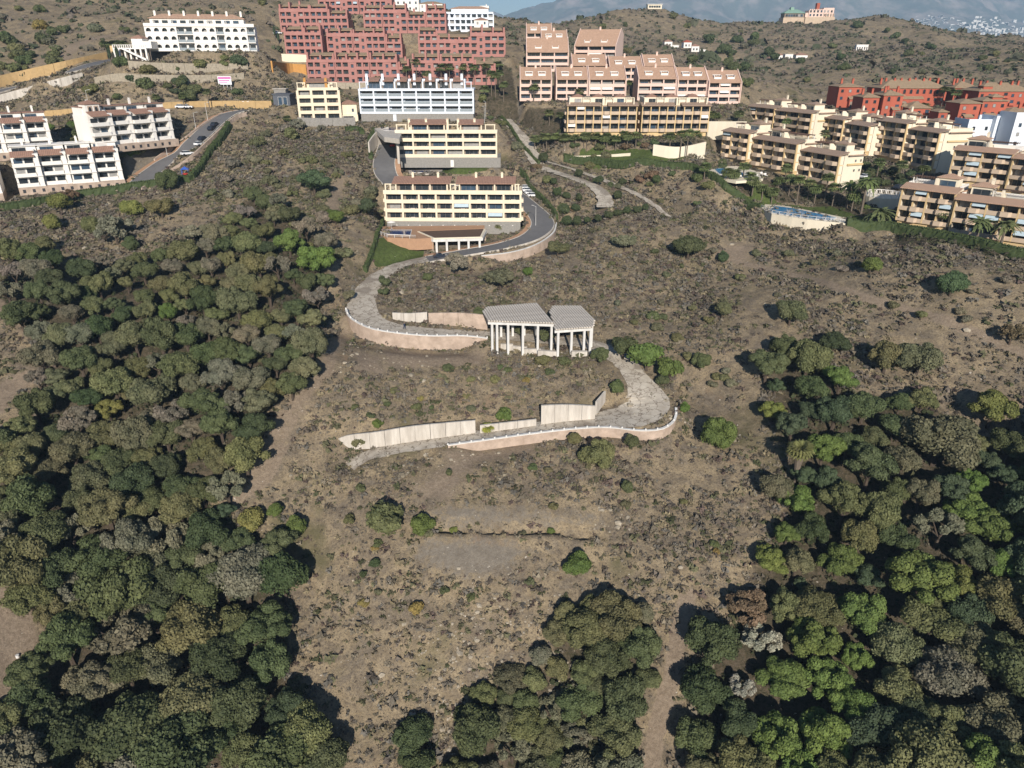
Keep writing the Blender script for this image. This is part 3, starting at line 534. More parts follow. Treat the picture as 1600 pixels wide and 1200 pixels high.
# ---------------------------------------------------------------- plain and far mountain range
def mountain():
    xs = np.linspace(-4500, 9000, 280); ys = np.concatenate([np.linspace(1500, 4800, 24, endpoint=False), np.linspace(4800, 9800, 150)])
    X, Y = np.meshgrid(xs, ys)
    px_ = X / (CC * Y) * FPX * .93 + 800
    sk = np.interp(px_, [200, 700, 830, 900, 960, 1100, 1400, 1560, 1640, 1750, 2100], [150, 300, 430, 500, 590, 720, 690, 640, 500, 560, 400])
    ridge = 1 - np.abs(fbm(X, Y, 1500, 101, 6)) * 1.35
    prof = sst((Y - 5000) / 3000) * (1 - .5 * sst((Y - 8600) / 1500))
    foot = 60 + 50 * fbm(X, Y, 700, 111, 4)
    Z = foot * sst((Y - 3200) / 1500) - 20 * (1 - sst((Y - 1500) / 800)) + prof * sk * (.35 + .70 * ridge) + prof * (fbm(X, Y, 620, 121, 5) * 230 - np.abs(fbm(X, Y, 380, 131, 4)) * 190)
    Z = np.minimum(Z + 20, 790)
    n, m = X.shape; ii = np.arange(n * m).reshape(n, m); F = np.stack([ii[:-1, :-1], ii[:-1, 1:], ii[1:, 1:], ii[1:, :-1]], -1).reshape(-1, 4)
    mm = mat('distant limestone and pine mountain', (0.34, 0.28, 0.25), 1, scale=.0045, col2=(0.10, 0.115, 0.10), detail=10)
    mr_ = [q for q in mm.node_tree.nodes if q.type == 'MAP_RANGE'][0]; mr_.inputs[1].default_value = .46; mr_.inputs[2].default_value = .66
    o = new_obj('mountain_range', mesh_np('mountain_range', np.stack([X, Y, Z], -1).reshape(-1, 3), F, [mm], smooth=True)); tag(o, kind='structure')
    return xs, ys, Z
MX, MY, MZ = mountain()
def mz(x, y):
    i = np.clip(np.searchsorted(MX, x) - 1, 0, len(MX) - 2); j = np.clip(np.searchsorted(MY, y) - 1, 0, len(MY) - 2); return MZ[j, i]
# far white town on the foothills
def far_town():
    bx = []; r = random.Random(5)
    def add(px, py, n, sx, sy):
        for _ in range(n):
            qx = r.gauss(px, sx); qy = r.gauss(py, sy)
            ds = np.linspace(1600, 8800, 500); s_ = slope(qy); z = CAMZ - s_ * ds; x = (qx - 800) / FPX * (CC + SS * s_) * ds
            g_ = mz(x, ds); k = np.argmax(z < g_)
            if k < 3: continue
            w = r.uniform(14, 34); h = r.uniform(8, 16)
            bx.append((x[k] - w / 2, x[k] + w / 2, ds[k], ds[k] + 20, g_[k] - 12, g_[k] + h))
    add(1450, 38, 130, 14, 3.0); add(1470, 36, 60, 8, 1.6); add(1530, 40, 70, 25, 5); add(1570, 55, 60, 25, 6); add(1500, 50, 40, 30, 6)
    o = new_obj('far_town', box_mesh(bx, ['white'], 'far_town')); tag(o, kind='stuff', label='white town scattered over the blue foothills at far right', cat='town')
far_town()
# ---------------------------------------------------------------- roads
oldcon = mat('cracked old concrete track', (0.53, 0.475, 0.39), .95, scale=.45, col2=(0.36, 0.31, 0.245), bump=.4, bscale=3)
def cracks(m, c):
    N = m.node_tree.nodes; L = m.node_tree.links; b = N['Principled BSDF']; src = b.inputs['Base Color'].links[0].from_socket
    tc = N.new('ShaderNodeTexCoord'); v = N.new('ShaderNodeTexVoronoi'); v.feature = 'DISTANCE_TO_EDGE'; v.inputs['Scale'].default_value = .42; v.inputs['Randomness'].default_value = 1
    n = N.new('ShaderNodeTexNoise'); n.inputs['Scale'].default_value = .8; n.inputs['Detail'].default_value = 5
    av = N.new('ShaderNodeMix'); av.data_type = 'VECTOR'; av.inputs[0].default_value = .08; L.new(tc.outputs['Object'], av.inputs[4]); 
    sc_ = N.new('ShaderNodeVectorMath'); sc_.operation = 'SCALE'; sc_.inputs['Scale'].default_value = 3; L.new(n.outputs['Color'], sc_.inputs[0])
    ad = N.new('ShaderNodeVectorMath'); L.new(tc.outputs['Object'], ad.inputs[0]); L.new(sc_.outputs[0], ad.inputs[1]); L.new(tc.outputs['Object'], n.inputs['Vector']); L.new(ad.outputs[0], v.inputs['Vector'])
    r = N.new('ShaderNodeMapRange'); r.inputs[1].default_value = .0; r.inputs[2].default_value = .05; r.inputs[3].default_value = 1; r.inputs[4].default_value = 0; L.new(v.outputs['Distance'], r.inputs[0])
    n2 = N.new('ShaderNodeTexNoise'); n2.inputs['Scale'].default_value = .12; n2.inputs['Detail'].default_value = 7; L.new(tc.outputs['Object'], n2.inputs['Vector'])
    r2 = N.new('ShaderNodeMapRange'); r2.inputs[1].default_value = .56; r2.inputs[2].default_value = .62; L.new(n2.outputs['Fac'], r2.inputs[0])
    mxm = N.new('ShaderNodeMath'); mxm.operation = 'MAXIMUM'; mm_ = N.new('ShaderNodeMath'); mm_.operation = 'MULTIPLY'; mm_.inputs[1].default_value = .55; L.new(r2.outputs[0], mm_.inputs[0]); L.new(r.outputs[0], mxm.inputs[0]); L.new(mm_.outputs[0], mxm.inputs[1])
    mx = N.new('ShaderNodeMix'); mx.data_type = 'RGBA'; L.new(mxm.outputs[0], mx.inputs[0]); L.new(src, mx.inputs[6]); mx.inputs[7].default_value = (*c, 1); L.new(mx.outputs[2], b.inputs['Base Color'])
cracks(oldcon, (0.15, 0.115, 0.085)); M['oldcon'] = oldcon
def frame(P):
    T = np.gradient(P[:, :2], axis=0); T /= np.linalg.norm(T, axis=1)[:, None] + 1e-9; return T, np.stack([-T[:, 1], T[:, 0]], 1)
def ribbon(name, P, matn, hw=None, off=0.0, dz=0.0, nx=5, ragged=0.0, label=None, cat=None, kind='structure'):
    T, Nn = frame(P); hw = P[:, 3] if hw is None else np.full(len(P), hw); V = []
    r = np.random.default_rng(3); ja = np.cumsum(r.normal(0, 1, len(P))) * 0 + r.normal(0, 1, len(P)) * ragged; jb = r.normal(0, 1, len(P)) * ragged
    for i in range(len(P)):
        for k in range(nx):
            u = off + (-hw[i] + 2 * hw[i] * k / (nx - 1)) + (ja[i] if k == 0 else jb[i] if k == nx - 1 else 0)
            V.append((P[i, 0] + Nn[i, 0] * u, P[i, 1] + Nn[i, 1] * u, P[i, 2] + dz))
    F = [(i * nx + k, (i + 1) * nx + k, (i + 1) * nx + k + 1, i * nx + k + 1)[::-1] for i in range(len(P) - 1) for k in range(nx - 1)]
    me = poly_mesh(V, F, [matn], name=name); o = new_obj(name, me); tag(o, label, cat, kind=kind); return o
for k, (m, pts, kerb) in ROADS.items():
    ribbon(k, ROADP[k], m, ragged=.22 if m == 'oldcon' else 0, dz=.03 if k != 'concrete_track' else .026)
def strip(name, P, hw, h, matn, parent=None, dz=0.0, base=0.5, kind=None, label=None, cat=None, group=None, step=None):
    """a kerb, coping or wall following a path: half width hw, rising h, footed base below"""
    T, Nn = frame(P); n = len(P); V = []
    for i in range(n):
        bz = base if np.isscalar(base) else base[i]
        for u, zz in ((-hw, -bz), (hw, -bz), (hw, h), (-hw, h)): V.append((P[i, 0] + Nn[i, 0] * u, P[i, 1] + Nn[i, 1] * u, P[i, 2] + dz + zz))
    F = [(a + i * 4, b + i * 4, b + i * 4 + 4, a + i * 4 + 4) for i in range(n - 1) for a, b in ((0, 1), (1, 2), (2, 3), (3, 0))] + [(0, 3, 2, 1), (4 * n - 4, 4 * n - 3, 4 * n - 2, 4 * n - 1)]
    me = poly_mesh(V, F, [matn], name=name); bm = bmesh.new(); bm.from_mesh(me); bmesh.ops.recalc_face_normals(bm, faces=bm.faces); bm.to_mesh(me); bm.free()
    o = new_obj(name, me, parent); tag(o, label, cat, group, kind); return o
def offset(P, u, dz=0.0):
    T, Nn = frame(P); Q = P.copy(); hw = np.broadcast_to(u, (len(P),)); Q[:, 0] += Nn[:, 0] * hw; Q[:, 1] += Nn[:, 1] * hw; Q[:, 2] += dz; return Q
for k in ('asphalt_lane', 'asphalt_driveway', 'residential_street', 'upper_street'):
    P = ROADP[k]
    for sgn in (-1, 1):
        strip('kerb', offset(P, sgn * (P[:, 3] + .12)), .12, .14, 'concrete', kind='structure')
Pl = ROADP['asphalt_lane']; strip('pavement', offset(Pl, Pl[:, 3] + 1.15), .9, .16, 'kerbtile', kind='structure')
Pd = ROADP['asphalt_driveway']; strip('pavement', offset(Pd, -(Pd[:, 3] + 1.0))[10:], .75, .16, 'kerbtile', kind='structure')
Ps = ROADP['residential_street']; strip('pavement', offset(Ps, Ps[:, 3] + 1.1), .85, .16, 'kerbtile', kind='structure')
# ---------------------------------------------------------------- retaining walls
def wall_thing(name, label, cat, P, hw, h, base, matn, cop=None, coph=.18, joints=0, group=None):
    root = empty(name, (float(P[0, 0]), float(P[0, 1]), float(P[0, 2]))); tag(root, label, cat, group)
    Q = P.copy(); Q[:, :3] -= P[0, :3]
    if joints:
        L_ = np.concatenate([[0], np.cumsum(np.linalg.norm(np.diff(Q[:, :2], axis=0), axis=1))]); n = max(2, int(L_[-1] / joints)); cuts = np.linspace(0, L_[-1], n + 1)
        for a, b in zip(cuts[:-1], cuts[1:]):
            t = np.linspace(a + .03, b - .03, 3); q = np.stack([np.interp(t, L_, Q[:, c]) for c in range(3)], 1); q[:, :2] += RNG.normal(0, .015, 2)
            bb = base if np.isscalar(base) else np.interp(t, L_, base); strip('panel', q, hw, h + RNG.uniform(-.02, .02), matn, root, base=bb)
    else: strip('wall_face', Q, hw, h, matn, root, base=base)
    if cop: strip('coping', Q, hw + .06, coph, cop, root, dz=h + .002, base=0.0)
    return root
def parapet(root, P, every, matn, w=.22, h=.45, dz=0.0):
    L_ = np.concatenate([[0], np.cumsum(np.linalg.norm(np.diff(P[:, :2], axis=0), axis=1))]); q = P[0, :3].copy()
    me = box_mesh([(-w / 2, w / 2, -w / 2, w / 2, 0, h)], [matn], 'post')
    for t in np.arange(0, L_[-1], every):
        p = [np.interp(t, L_, P[:, c]) for c in range(3)]; new_obj('post', me, root, (p[0] - q[0], p[1] - q[1], p[2] - q[2] + dz))
w = wall_thing('retaining_wall', 'curved salmon stone retaining wall with white coping under the left bend of the concrete track', 'wall', WP['salmon_curve'], .2, .35, 4.2, 'salmon', 'whitecon', .22)
parapet(w, WP['salmon_curve'], 2.4, 'whitecon', .3, .35, .55)
w = wall_thing('retaining_wall', 'long low rim wall with white coping and salmon face round the lower track loop', 'wall', WP['loop_rim'], .2, .3, 3.2, 'salmon', 'whitecon', .22)
parapet(w, WP['loop_rim'], 2.4, 'whitecon', .3, .3, .5)
w = wall_thing('retaining_wall', 'salmon retaining wall with white coping outside the curving asphalt driveway', 'wall', WP['drive_rim'], .2, .4, 4.0, 'salmon', 'whitecon', .2)
def wall_view(name, label, top, drops_h, matn, hw=.2, joints=0, cop=None):
    """wall whose base runs through these pixels on these levels; height given per point"""
    if top[0][2] is None:
        q = poly_world([(a, b) for a, b, c, h in top]); P = smooth_path([(*q[i], t[3]) for i, t in enumerate(top)], 1.5)
    else: P = smooth_path([(*PH(a, b, c), h) for a, b, c, h in top], 1.5)
    Q = P[:, :3].copy(); Q[:, 2] = P[:, 2] + P[:, 3]
    return wall_thing(name, label, 'wall', Q, hw, 0.0, P[:, 3] + 1.2, matn, cop, .12, joints)
wall_view('retaining_wall', 'long streaked white concrete retaining wall above the lower concrete track', [(508, 697, 74.2, .3), (540, 694, 73.9, 2.0), (588, 692, 73.5, 2.6), (653, 683, 72.5, 2.8), (743, 669, 71.3, 1.9)], 0, 'concrete', .2, 3.0)
wall_view('retaining_wall', 'low white concrete wall stub between the long wall and the tall panel wall', [(750, 670, 71.3, .9), (800, 664, 70.8, .8), (838, 659, 70.4, .7)], 0, 'concrete', .2, 3.0)
wall_view('retaining_wall', 'tall white panel wall standing beside the lower track loop', [(845, 655, 70.0, 3.3), (885, 651, 69.7, 2.9), (930, 648, 69.4, 2.1)], 0, 'concrete', .25, 2.6)
wall_view('wing_wall', 'short slanting concrete wing wall at the right end of the tall panel wall', [(931, 640, 69.0, 1.9), (945, 620, 67.6, 1.4)], 0, 'concrete', .2)
wall_view('retaining_wall', 'white concrete wall section above the track left of the pavilion', [(614, 497, 60.4, 1.5), (640, 500, 60.6, 1.8), (668, 500, 60.6, 2.1)], 0, 'concrete', .2, 2.4)
wall_view('retaining_wall', 'salmon plastered wall section between the white wall and the pavilion', [(670, 502, 60.7, 2.2), (720, 504, 60.8, 2.6), (762, 508, 61.0, 2.6)], 0, 'salmon', .2, 3.0)
wall_view('retaining_wall', 'long ochre retaining wall behind the white apartment blocks at left', [(62, 181, None, 1.6), (150, 176, None, 2.0), (250, 170, None, 2.2), (330, 167, None, 2.2), (425, 166, None, 2.0)], 0, 'ochrewall', .3, 6.0)
wall_view('retaining_wall', 'grey concrete wall below the upper street at far left', [(-20, 160, None, 1.6), (40, 148, None, 2.4), (90, 134, None, 2.4), (130, 120, None, 1.6)], 0, 'concrete', .3, 4.0)
wall_view('retaining_wall', 'ochre sloping bank wall behind the upper street at far left', [(-20, 138, None, 3.6), (40, 124, None, 3.6), (100, 109, None, 3.2), (168, 92, None, 2.8)], 0, 'ochrewall', .3, 5.0)
wall_view('terrace_wall', 'upper pale stone terrace wall below the arched white building', [(202, 107, None, 2.8), (250, 111, None, 3.0), (320, 112, None, 3.0), (388, 108, None, 2.2)], 0, 'rubble', .3, 4.0)
wall_view('terrace_wall', 'lower grey stone terrace wall below the arched white building', [(150, 132, None, 2.6), (188, 126, None, 2.6), (230, 128, None, 2.6), (325, 128, None, 2.6), (382, 122, None, 2.0)], 0, 'rubble', .3, 4.0)
wall_view('retaining_wall', 'bright orange retaining wall left of the lowest red apartment blocks', [(426, 113, None, 4.4), (450, 115, None, 4.4), (480, 117, None, 4.4)], 0, 'orangewall', .3, 4.0)
wall_view('retaining_wall', 'cream retaining wall under the leftmost red block', [(441, 95, None, 3.0), (470, 96, None, 3.0), (492, 96, None, 2.6)], 0, 'cream2', .3)
wall_view('retaining_wall', 'rubble stone wall behind the cream and white apartment blocks', [(500, 136, None, 2), (600, 139, None, 2.4), (640, 140, None, 2.4)], 0, 'rubble', .3, 5)
wall_view('boundary_wall', 'tall cream boundary wall with palm shadows between the ochre blocks and the pool', [(1020, 242, None, 3.6), (1060, 246, None, 3.6), (1100, 246, None, 5.4)], 0, 'cream2', .3)
wall_view('boundary_wall', 'tall cream wall right of the second ochre block beside palms', [(1105, 213, None, 5.4), (1163, 213, None, 5.6)], 0, 'cream2', .3)
wall_view('retaining_wall', 'salmon wall along the inner side of the residential street', [(242, 254, None, 1.3), (266, 236, None, 1.3), (293, 217, None, 1.2), (320, 196, None, 1.0), (348, 179, None, .8)], 0, 'salmon', .25)
wall_view('retaining_wall', 'tan wall along the outer side of the residential street', [(222, 298, None, 1.0), (262, 276, None, 1.6), (300, 250, None, 1.6), (330, 222, None, 1.5), (365, 190, None, 1.5), (386, 180, None, 1.2)], 0, 'salmon', .25)
wall_view('retaining_wall', 'curving pale concrete wall under the pool bridge beside the asphalt lane', [(577, 238, 33.2, 3.6), (590, 224, 31.0, 4.2), (608, 216, 29.6, 4.2)], 0, 'concrete', .25)
wall_view('retaining_wall', 'grey stone plinth wall under the small cream block at centre left', [(466, 196, None, 2.9), (500, 197, None, 2.9), (556, 196, None, 2.9)], 0, 'stone', .3, 4)
wall_view('garden_wall', 'low curved pale wall along the garden below the ochre blocks', [(886, 248, None, .9), (940, 246, None, .9), (985, 243, None, .9)], 0, 'cream2', .2)
# ---------------------------------------------------------------- building kit
class Bld:
    def __init__(s, key, name, label, cat, group=None):
        f = FP[key]; s.f = f; s.W = f['L']; s.D = f['depth']
        s.root = empty(name, (f['A'][0], f['A'][1], f['z']), f['rz']); tag(s.root, label, cat, group); s.rnd = random.Random(sum(ord(c) * (i + 3) for i, c in enumerate(key)))
    def box(s, name, boxes, mats, loc=(0, 0, 0), parent=None, label=None, rz=0.0):
        o = new_obj(name, box_mesh(boxes, mats if isinstance(mats, (list, tuple)) else [mats], name), parent or s.root, loc, rz)
        if label: o['label'] = label
        return o
    def mesh(s, name, me, loc=(0, 0, 0), parent=None, rz=0.0): return new_obj(name, me, parent or s.root, loc, rz)
def window(b, x, y, z, w, h, frame='frame', parent=None, glass=None, name='window'):
    g = glass or b.rnd.choice(['glass'] * 6 + ['glassblue'] * 2 + ['curtain'])
    nm = max(1, round(w / 1.7)); t = .07
    bx = [(0, w, 0, .05, 0, h, 1), (0, w, -.06, 0, 0, t, 0), (0, w, -.06, 0, h - t, h, 0)]
    for i in range(nm + 1):
        cx = (w - t) * i / nm; bx.append((cx, cx + t, -.055, -.001, t, h - t, 0))
    return b.box(name, bx, [frame, g], (x, y, z), parent)
def facade(b, x0, y0, z0, W, nb, nf, fh, m, rec=1.6, col=.45, par=1.0, parm=None, slab=.3, frame='frame', proj=0.0, bulge=None, wh=None, awn=0.0, skip=(), colout=.05, inner='shade', aw='awning', niche=None, door=True):
    """bays x floors of recessed balconies in front of window walls"""
    bw = W / nb; parm = parm or m
    for f in range(nf):
        z = z0 + f * fh
        b.box('floor_slab', [(0, W, -proj, rec, 0, slab)], m, (x0, y0, z))
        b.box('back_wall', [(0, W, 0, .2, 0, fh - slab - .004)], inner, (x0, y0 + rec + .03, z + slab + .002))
        for i in range(nb):
            if (f, i) in skip: continue
            x = x0 + i * bw; nic = niche and (i % niche[0]) == niche[1]
            if nic:                          # narrow bay: closed wall with one small opening
                b.box('wall_panel', [(col / 2, bw * .30, -.02, .25, 0, fh - slab - .01), (bw * .70, bw - col / 2, -.02, .25, 0, fh - slab - .01), (bw * .30, bw * .70, -.015, .24, fh * .62, fh - slab - .015), (bw * .3, bw * .7, -.015, .24, 0, .5)], m, (x, y0, z + slab))
                window(b, x + bw * .3, y0 + .5, z + slab, bw * .4, fh * .6, frame); continue
            ww = bw - col - b.rnd.choice([.3, .5, .9, 1.4]) * min(1, bw / 5); h = wh or fh - slab - .35
            window(b, x + (bw - ww) / 2 + b.rnd.uniform(-.1, .1), y0 + rec - .03, z + slab + .02, ww, h, frame)
            if par:
                if parm == 'rail': b.box('balustrade', [(col / 2, bw - col / 2, -.03, 0.0, .05, par - .04, 0), (col / 2, bw - col / 2, -.05, .02, par - .04, par + .02, 1)], ['rail', m], (x, y0 - proj, z + slab))
                else: b.box('balcony', [(col / 2 - .02, bw - col / 2 + .02, 0, .13, -.14, par - .0)], parm, (x, y0 - proj - .012, z + slab - .1))
            if bulge and i % 2 == bulge[0]:
                bo = bulge[1]; w_ = bw * .42; xc = bw * bulge[2]
                V = [(-w_, 0), (-w_ * .6, -bo), (w_ * .6, -bo), (w_, 0)]; Z0, Z1 = -.25, par + .02; n = 4
                VV = [(xc + a, c, Z0) for a, c in V] + [(xc + a, c, Z1) for a, c in V]
                FF = [(0, 1, 2, 3), (7, 6, 5, 4), (0, 4, 5, 1), (1, 5, 6, 2), (2, 6, 7, 3)]
                key = ('bulge', round(bw, 2), bulge, parm)
                if key not in _cache: _cache[key] = poly_mesh(VV, FF, [parm], name='balcony_bay')
                b.mesh('balcony_bay', _cache[key], (x, y0 - proj - .015, z + slab))
            if awn and b.rnd.random() < awn:
                b.mesh('awning', prism([(-.5, fh * .52), (-.45, fh * .52), (.3, fh - slab - .08), (.3, fh - slab - .02)], col / 2 + .1, bw - col / 2 - .1, aw), (x, y0 - proj, z + slab))
    for i in range(nb + 1):
        b.box('column', [(-col / 2, col / 2, -proj - colout, .32, 0.003, nf * fh - .004)], m, (x0 + i * bw, y0, z0))
        b.box('partition', [(-.1, .1, .33, rec + .02, 0.32, nf * fh - .01)], 'cream2' if m == 'ochre' else m, (x0 + i * bw + (.11 if i == 0 else -.11 if i == nb else 0), y0, z0))
def mass(b, x0, x1, y0, y1, z0, z1, m, name='wall'): return b.box(name, [(0, x1 - x0, 0, y1 - y0, 0, z1 - z0)], m, (x0, y0, z0))
def monopitch(b, x0, x1, y0, y1, z0, z1, m, t=.22, parent=None, name='roof'): return b.mesh(name, prism([(y0, z0), (y1, z1), (y1, z1 + t), (y0, z0 + t)], x0, x1, m, name), (0, 0, 0), parent)
def hip(b, x0, x1, y0, y1, z, h, m, ov=.5, parent=None, name='roof'):
    x0 -= ov; x1 += ov; y0 -= ov; y1 += ov; w = min(x1 - x0, y1 - y0) / 2; t = .18
    if x1 - x0 >= y1 - y0: r0, r1 = (x0 + w, (y0 + y1) / 2, z + h + t), (x1 - w + .01, (y0 + y1) / 2, z + h + t)
    else: r0, r1 = ((x0 + x1) / 2, y0 + w, z + h + t), ((x0 + x1) / 2, y1 - w + .01, z + h + t)
    V = [(x0, y0, z), (x1, y0, z), (x1, y1, z), (x0, y1, z), (x0, y0, z + t), (x1, y0, z + t), (x1, y1, z + t), (x0, y1, z + t), r0, r1]
    F = [(0, 3, 2, 1), (0, 1, 5, 4), (1, 2, 6, 5), (2, 3, 7, 6), (3, 0, 4, 7)]
    F += [(4, 5, 9, 8), (5, 6, 9), (6, 7, 8, 9), (7, 4, 8)] if x1 - x0 >= y1 - y0 else [(4, 5, 8), (5, 6, 9, 8), (6, 7, 9), (7, 4, 8, 9)]
    return b.mesh(name, poly_mesh(V, F, [m], name=name), (0, 0, 0), parent)
def chimney(b, x, y, z, h, w, m, cap=None, parent=None): return b.box('chimney', [(-w / 2, w / 2, -w / 2, w / 2, 0, h, 0), (-w / 2 - .1, w / 2 + .1, -w / 2 - .1, w / 2 + .1, h, h + .15, 0), (-w / 3, w / 3, -w / 3, w / 3, h + .15, h + .4, 1), (-w / 2, w / 2, -w / 2, w / 2, h + .4, h + .5, 0)], [m, cap or m], (x, y, z), parent)
def arch_panel(w, h, ow, oh, t, m):
    key = ('arch', round(w, 2), round(h, 2), round(ow, 2), round(oh, 2), m)
    if key in _cache: return _cache[key]
    r = ow / 2; xc = w / 2; zs = oh - r; n = 8; A = [(xc - r, 0), (xc - r, zs)] + [(xc - r * math.cos(math.pi * i / n), zs + r * math.sin(math.pi * i / n)) for i in range(1, n)] + [(xc + r, zs), (xc + r, 0)]
    Otr = [(0, 0), (0, zs)] + [(w * i / n, h) if 0 < i < n else (0, 0) for i in range(1, n)] + [(w, zs), (w, 0)]
    V = []; k = len(A)
    for y in (0, t):
        V += [(a, y, c) for a, c in A] + [(a, y, c) for a, c in Otr]
    F = [(i, i + 1, k + i + 1, k + i) for i in range(k - 1)] + [(2 * k + i, 3 * k + i, 3 * k + i + 1, 2 * k + i + 1) for i in range(k - 1)] + [(i, 2 * k + i, 2 * k + i + 1, i + 1) for i in range(k - 1)]
    V += [(0, 0, h), (w, 0, h), (0, t, h), (w, t, h)]; c = 4 * k; F += [(k + 1, k + 2, c), (k + k - 2, c + 1, k + k - 3), (c, c + 1, c + 3, c + 2), (k, c, c + 2, 3 * k), (k + k - 1, 3 * k + k - 1, c + 3, c + 1)]
    me = poly_mesh(V, F, [m], name='arch_panel'); _cache[key] = me; return me
def pergola(b, x, y, z, w, d, h, m, parent=None, top='wood'):
    bx = [(a, a + .2, c, c + .2, 0, h, 0) for a in (0, w - .2) for c in (0, d - .2)] + [(-.1, w + .1, c, c + .15, h, h + .2, 1) for c in (0.02, d - .18)]
    n = max(3, int(w / .6)); bx += [(w * i / n, w * i / n + .1, -.3, d + .3, h + .2, h + .32, 1) for i in range(n + 1)]
    return b.box('pergola', bx, [m, top], (x, y, z), parent)
def terrace_stuff(b, x0, x1, y, z, n):
    for _ in range(n):
        x = b.rnd.uniform(x0, x1); k = b.rnd.random()
        m = b.rnd.choice(['white', 'white', 'tanpar', 'curtain', 'navy'])
        b.box('parapet_block', [(-.35, .35, 0, .5, 0, b.rnd.uniform(.5, 1.1))], m if k < .0 else b.f.get('m', 'white'), (x, y, z))

# -- the cream terrace block in the middle -------------------------------------------------
def cream_A():
    b = Bld('A', 'apartment_block', 'cream apartment block with eight balcony bays and stone base above the pool deck', 'apartments'); W = b.W; fh = 2.9; z = 4.1
    b.box('stone_base', [(0, W, 0, 13, 0, z)], 'stone', (0, .15, 0))
    for i in range(11): b.box('wall_light', [(0, .35, -.06, 0, 0, .2)], 'white', (3 + i * 3.8, .15, 2.7))
    mass(b, .02, W - .02, 1.85, 12, z + .01, z + 3 * fh - .01, 'cream')
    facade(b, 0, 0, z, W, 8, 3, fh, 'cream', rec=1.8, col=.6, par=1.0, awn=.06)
    zt = z + 3 * fh
    b.box('floor_slab', [(-.5, W + .5, -.25, 13, 0, .3)], 'cream', (0, 0, zt)); b.box('roof_parapet', [(-.5, W + .5, -.25, -.1, 0, 1.0), (-.5, -.3, -.1, 12, 0, .9), (W + .3, W + .5, -.1, 12, 0, .9)], 'cream', (0, -.01, zt + .3))
    zt += .3
    for a, c in ((3.4, 20.0), (24.0, 41.0)):
        n = 3
        facade(b, a, 1.6, zt, c - a, n, 1, 2.7, 'cream', rec=1.5, col=.45, par=0, slab=.05)
        mass(b, a, c, 3.4, 11, zt, zt + 2.72, 'cream', 'penthouse_wall')
        r = monopitch(b, a - 1.2, c + 1.2, 1.0, 7.4, zt + 2.75, zt + 4.0, 'tile'); monopitch(b, a - 1.2, c + 1.2, 7.42, 12, zt + 4.0, zt + 3.0, 'tile')
        for t in (.3, .8): chimney(b, a + (c - a) * t, 6.5, zt + 3.6, 1.6, .7, 'cream')
    for x in (.2, 1.8, 21.2, 22.7, 42.0, 43.0): b.box('frame_post', [(-.2, .2, .2, .6, 0, 2.6)], 'cream', (x, .3, zt))
    b.box('frame_beam', [(0, 2.2, .25, .55, 2.6, 2.9)], 'cream', (0, .3, zt)); b.box('frame_beam', [(0, 1.9, .25, .55, 2.6, 2.9)], 'cream', (21.0, .3, zt)); b.box('frame_beam', [(0, 1.6, .25, .55, 2.6, 2.9)], 'cream', (41.8, .3, zt))
    for x in (-.45, W - .55): 
        for k in range(3): b.box('side_balcony', [(0, 1.0, 1.2, 4, 0, 1.1)], 'cream', (x - (.5 if x < 0 else -.5), 0, z + k * fh + .1))
def cream_B():
    b = Bld('B', 'apartment_block', 'cream apartment block with brown tile penthouse roofs on a grey stone base behind the lane', 'apartments'); W = b.W; fh = 2.8; z = 3.6
    b.box('stone_base', [(0, W + 1.5, 0, 12, 0, z)], 'stone', (0, .1, 0)); b.box('stone_door', [(0, 1.2, -.05, 0, 0, 2.4)], 'white', (19.5, .1, .3))
    mass(b, .02, W - .02, 1.85, 11, z + .01, z + 3 * fh, 'cream')
    facade(b, 0, 0, z, W, 6, 3, fh, 'cream', rec=1.8, col=.55, awn=.08)
    zt = z + 3 * fh; b.box('floor_slab', [(-.3, W + .3, -.25, 12, 0, .3)], 'cream', (0, 0, zt)); b.box('roof_parapet', [(-.3, W + .3, -.25, -.1, 0, 1.0)], 'cream', (0, -.01, zt + .3)); zt += .3
    for a, c, n in ((5.5, 17.5, 2), (23.5, 31, 1)):
        facade(b, a, 1.4, zt, c - a, n, 1, 2.6, 'cream', rec=1.4, col=.45, par=0, slab=.05); mass(b, a, c, 3.0, 10, zt, zt + 2.6, 'cream', 'penthouse_wall')
        monopitch(b, a - .8, c + .8, .8, 7, zt + 2.65, zt + 3.8, 'tile'); monopitch(b, a - .8, c + .8, 7.02, 11, zt + 3.8, zt + 3.0, 'tile')
    for x in (4.6, 10.8, 18.6, 22.5, 28.5): chimney(b, x, 3.5, zt, 4.2, .8, 'cream', 'tile')
    for x0 in (.2, 18.9, 32.4): b.box('roof_frame', [(0, .35, 0, .4, 0, 2.5), (3.3, 3.65, 0, .4, 0, 2.5), (-.1, 3.8, 0, .35, 2.5, 2.8)], 'cream', (x0, .4, zt))
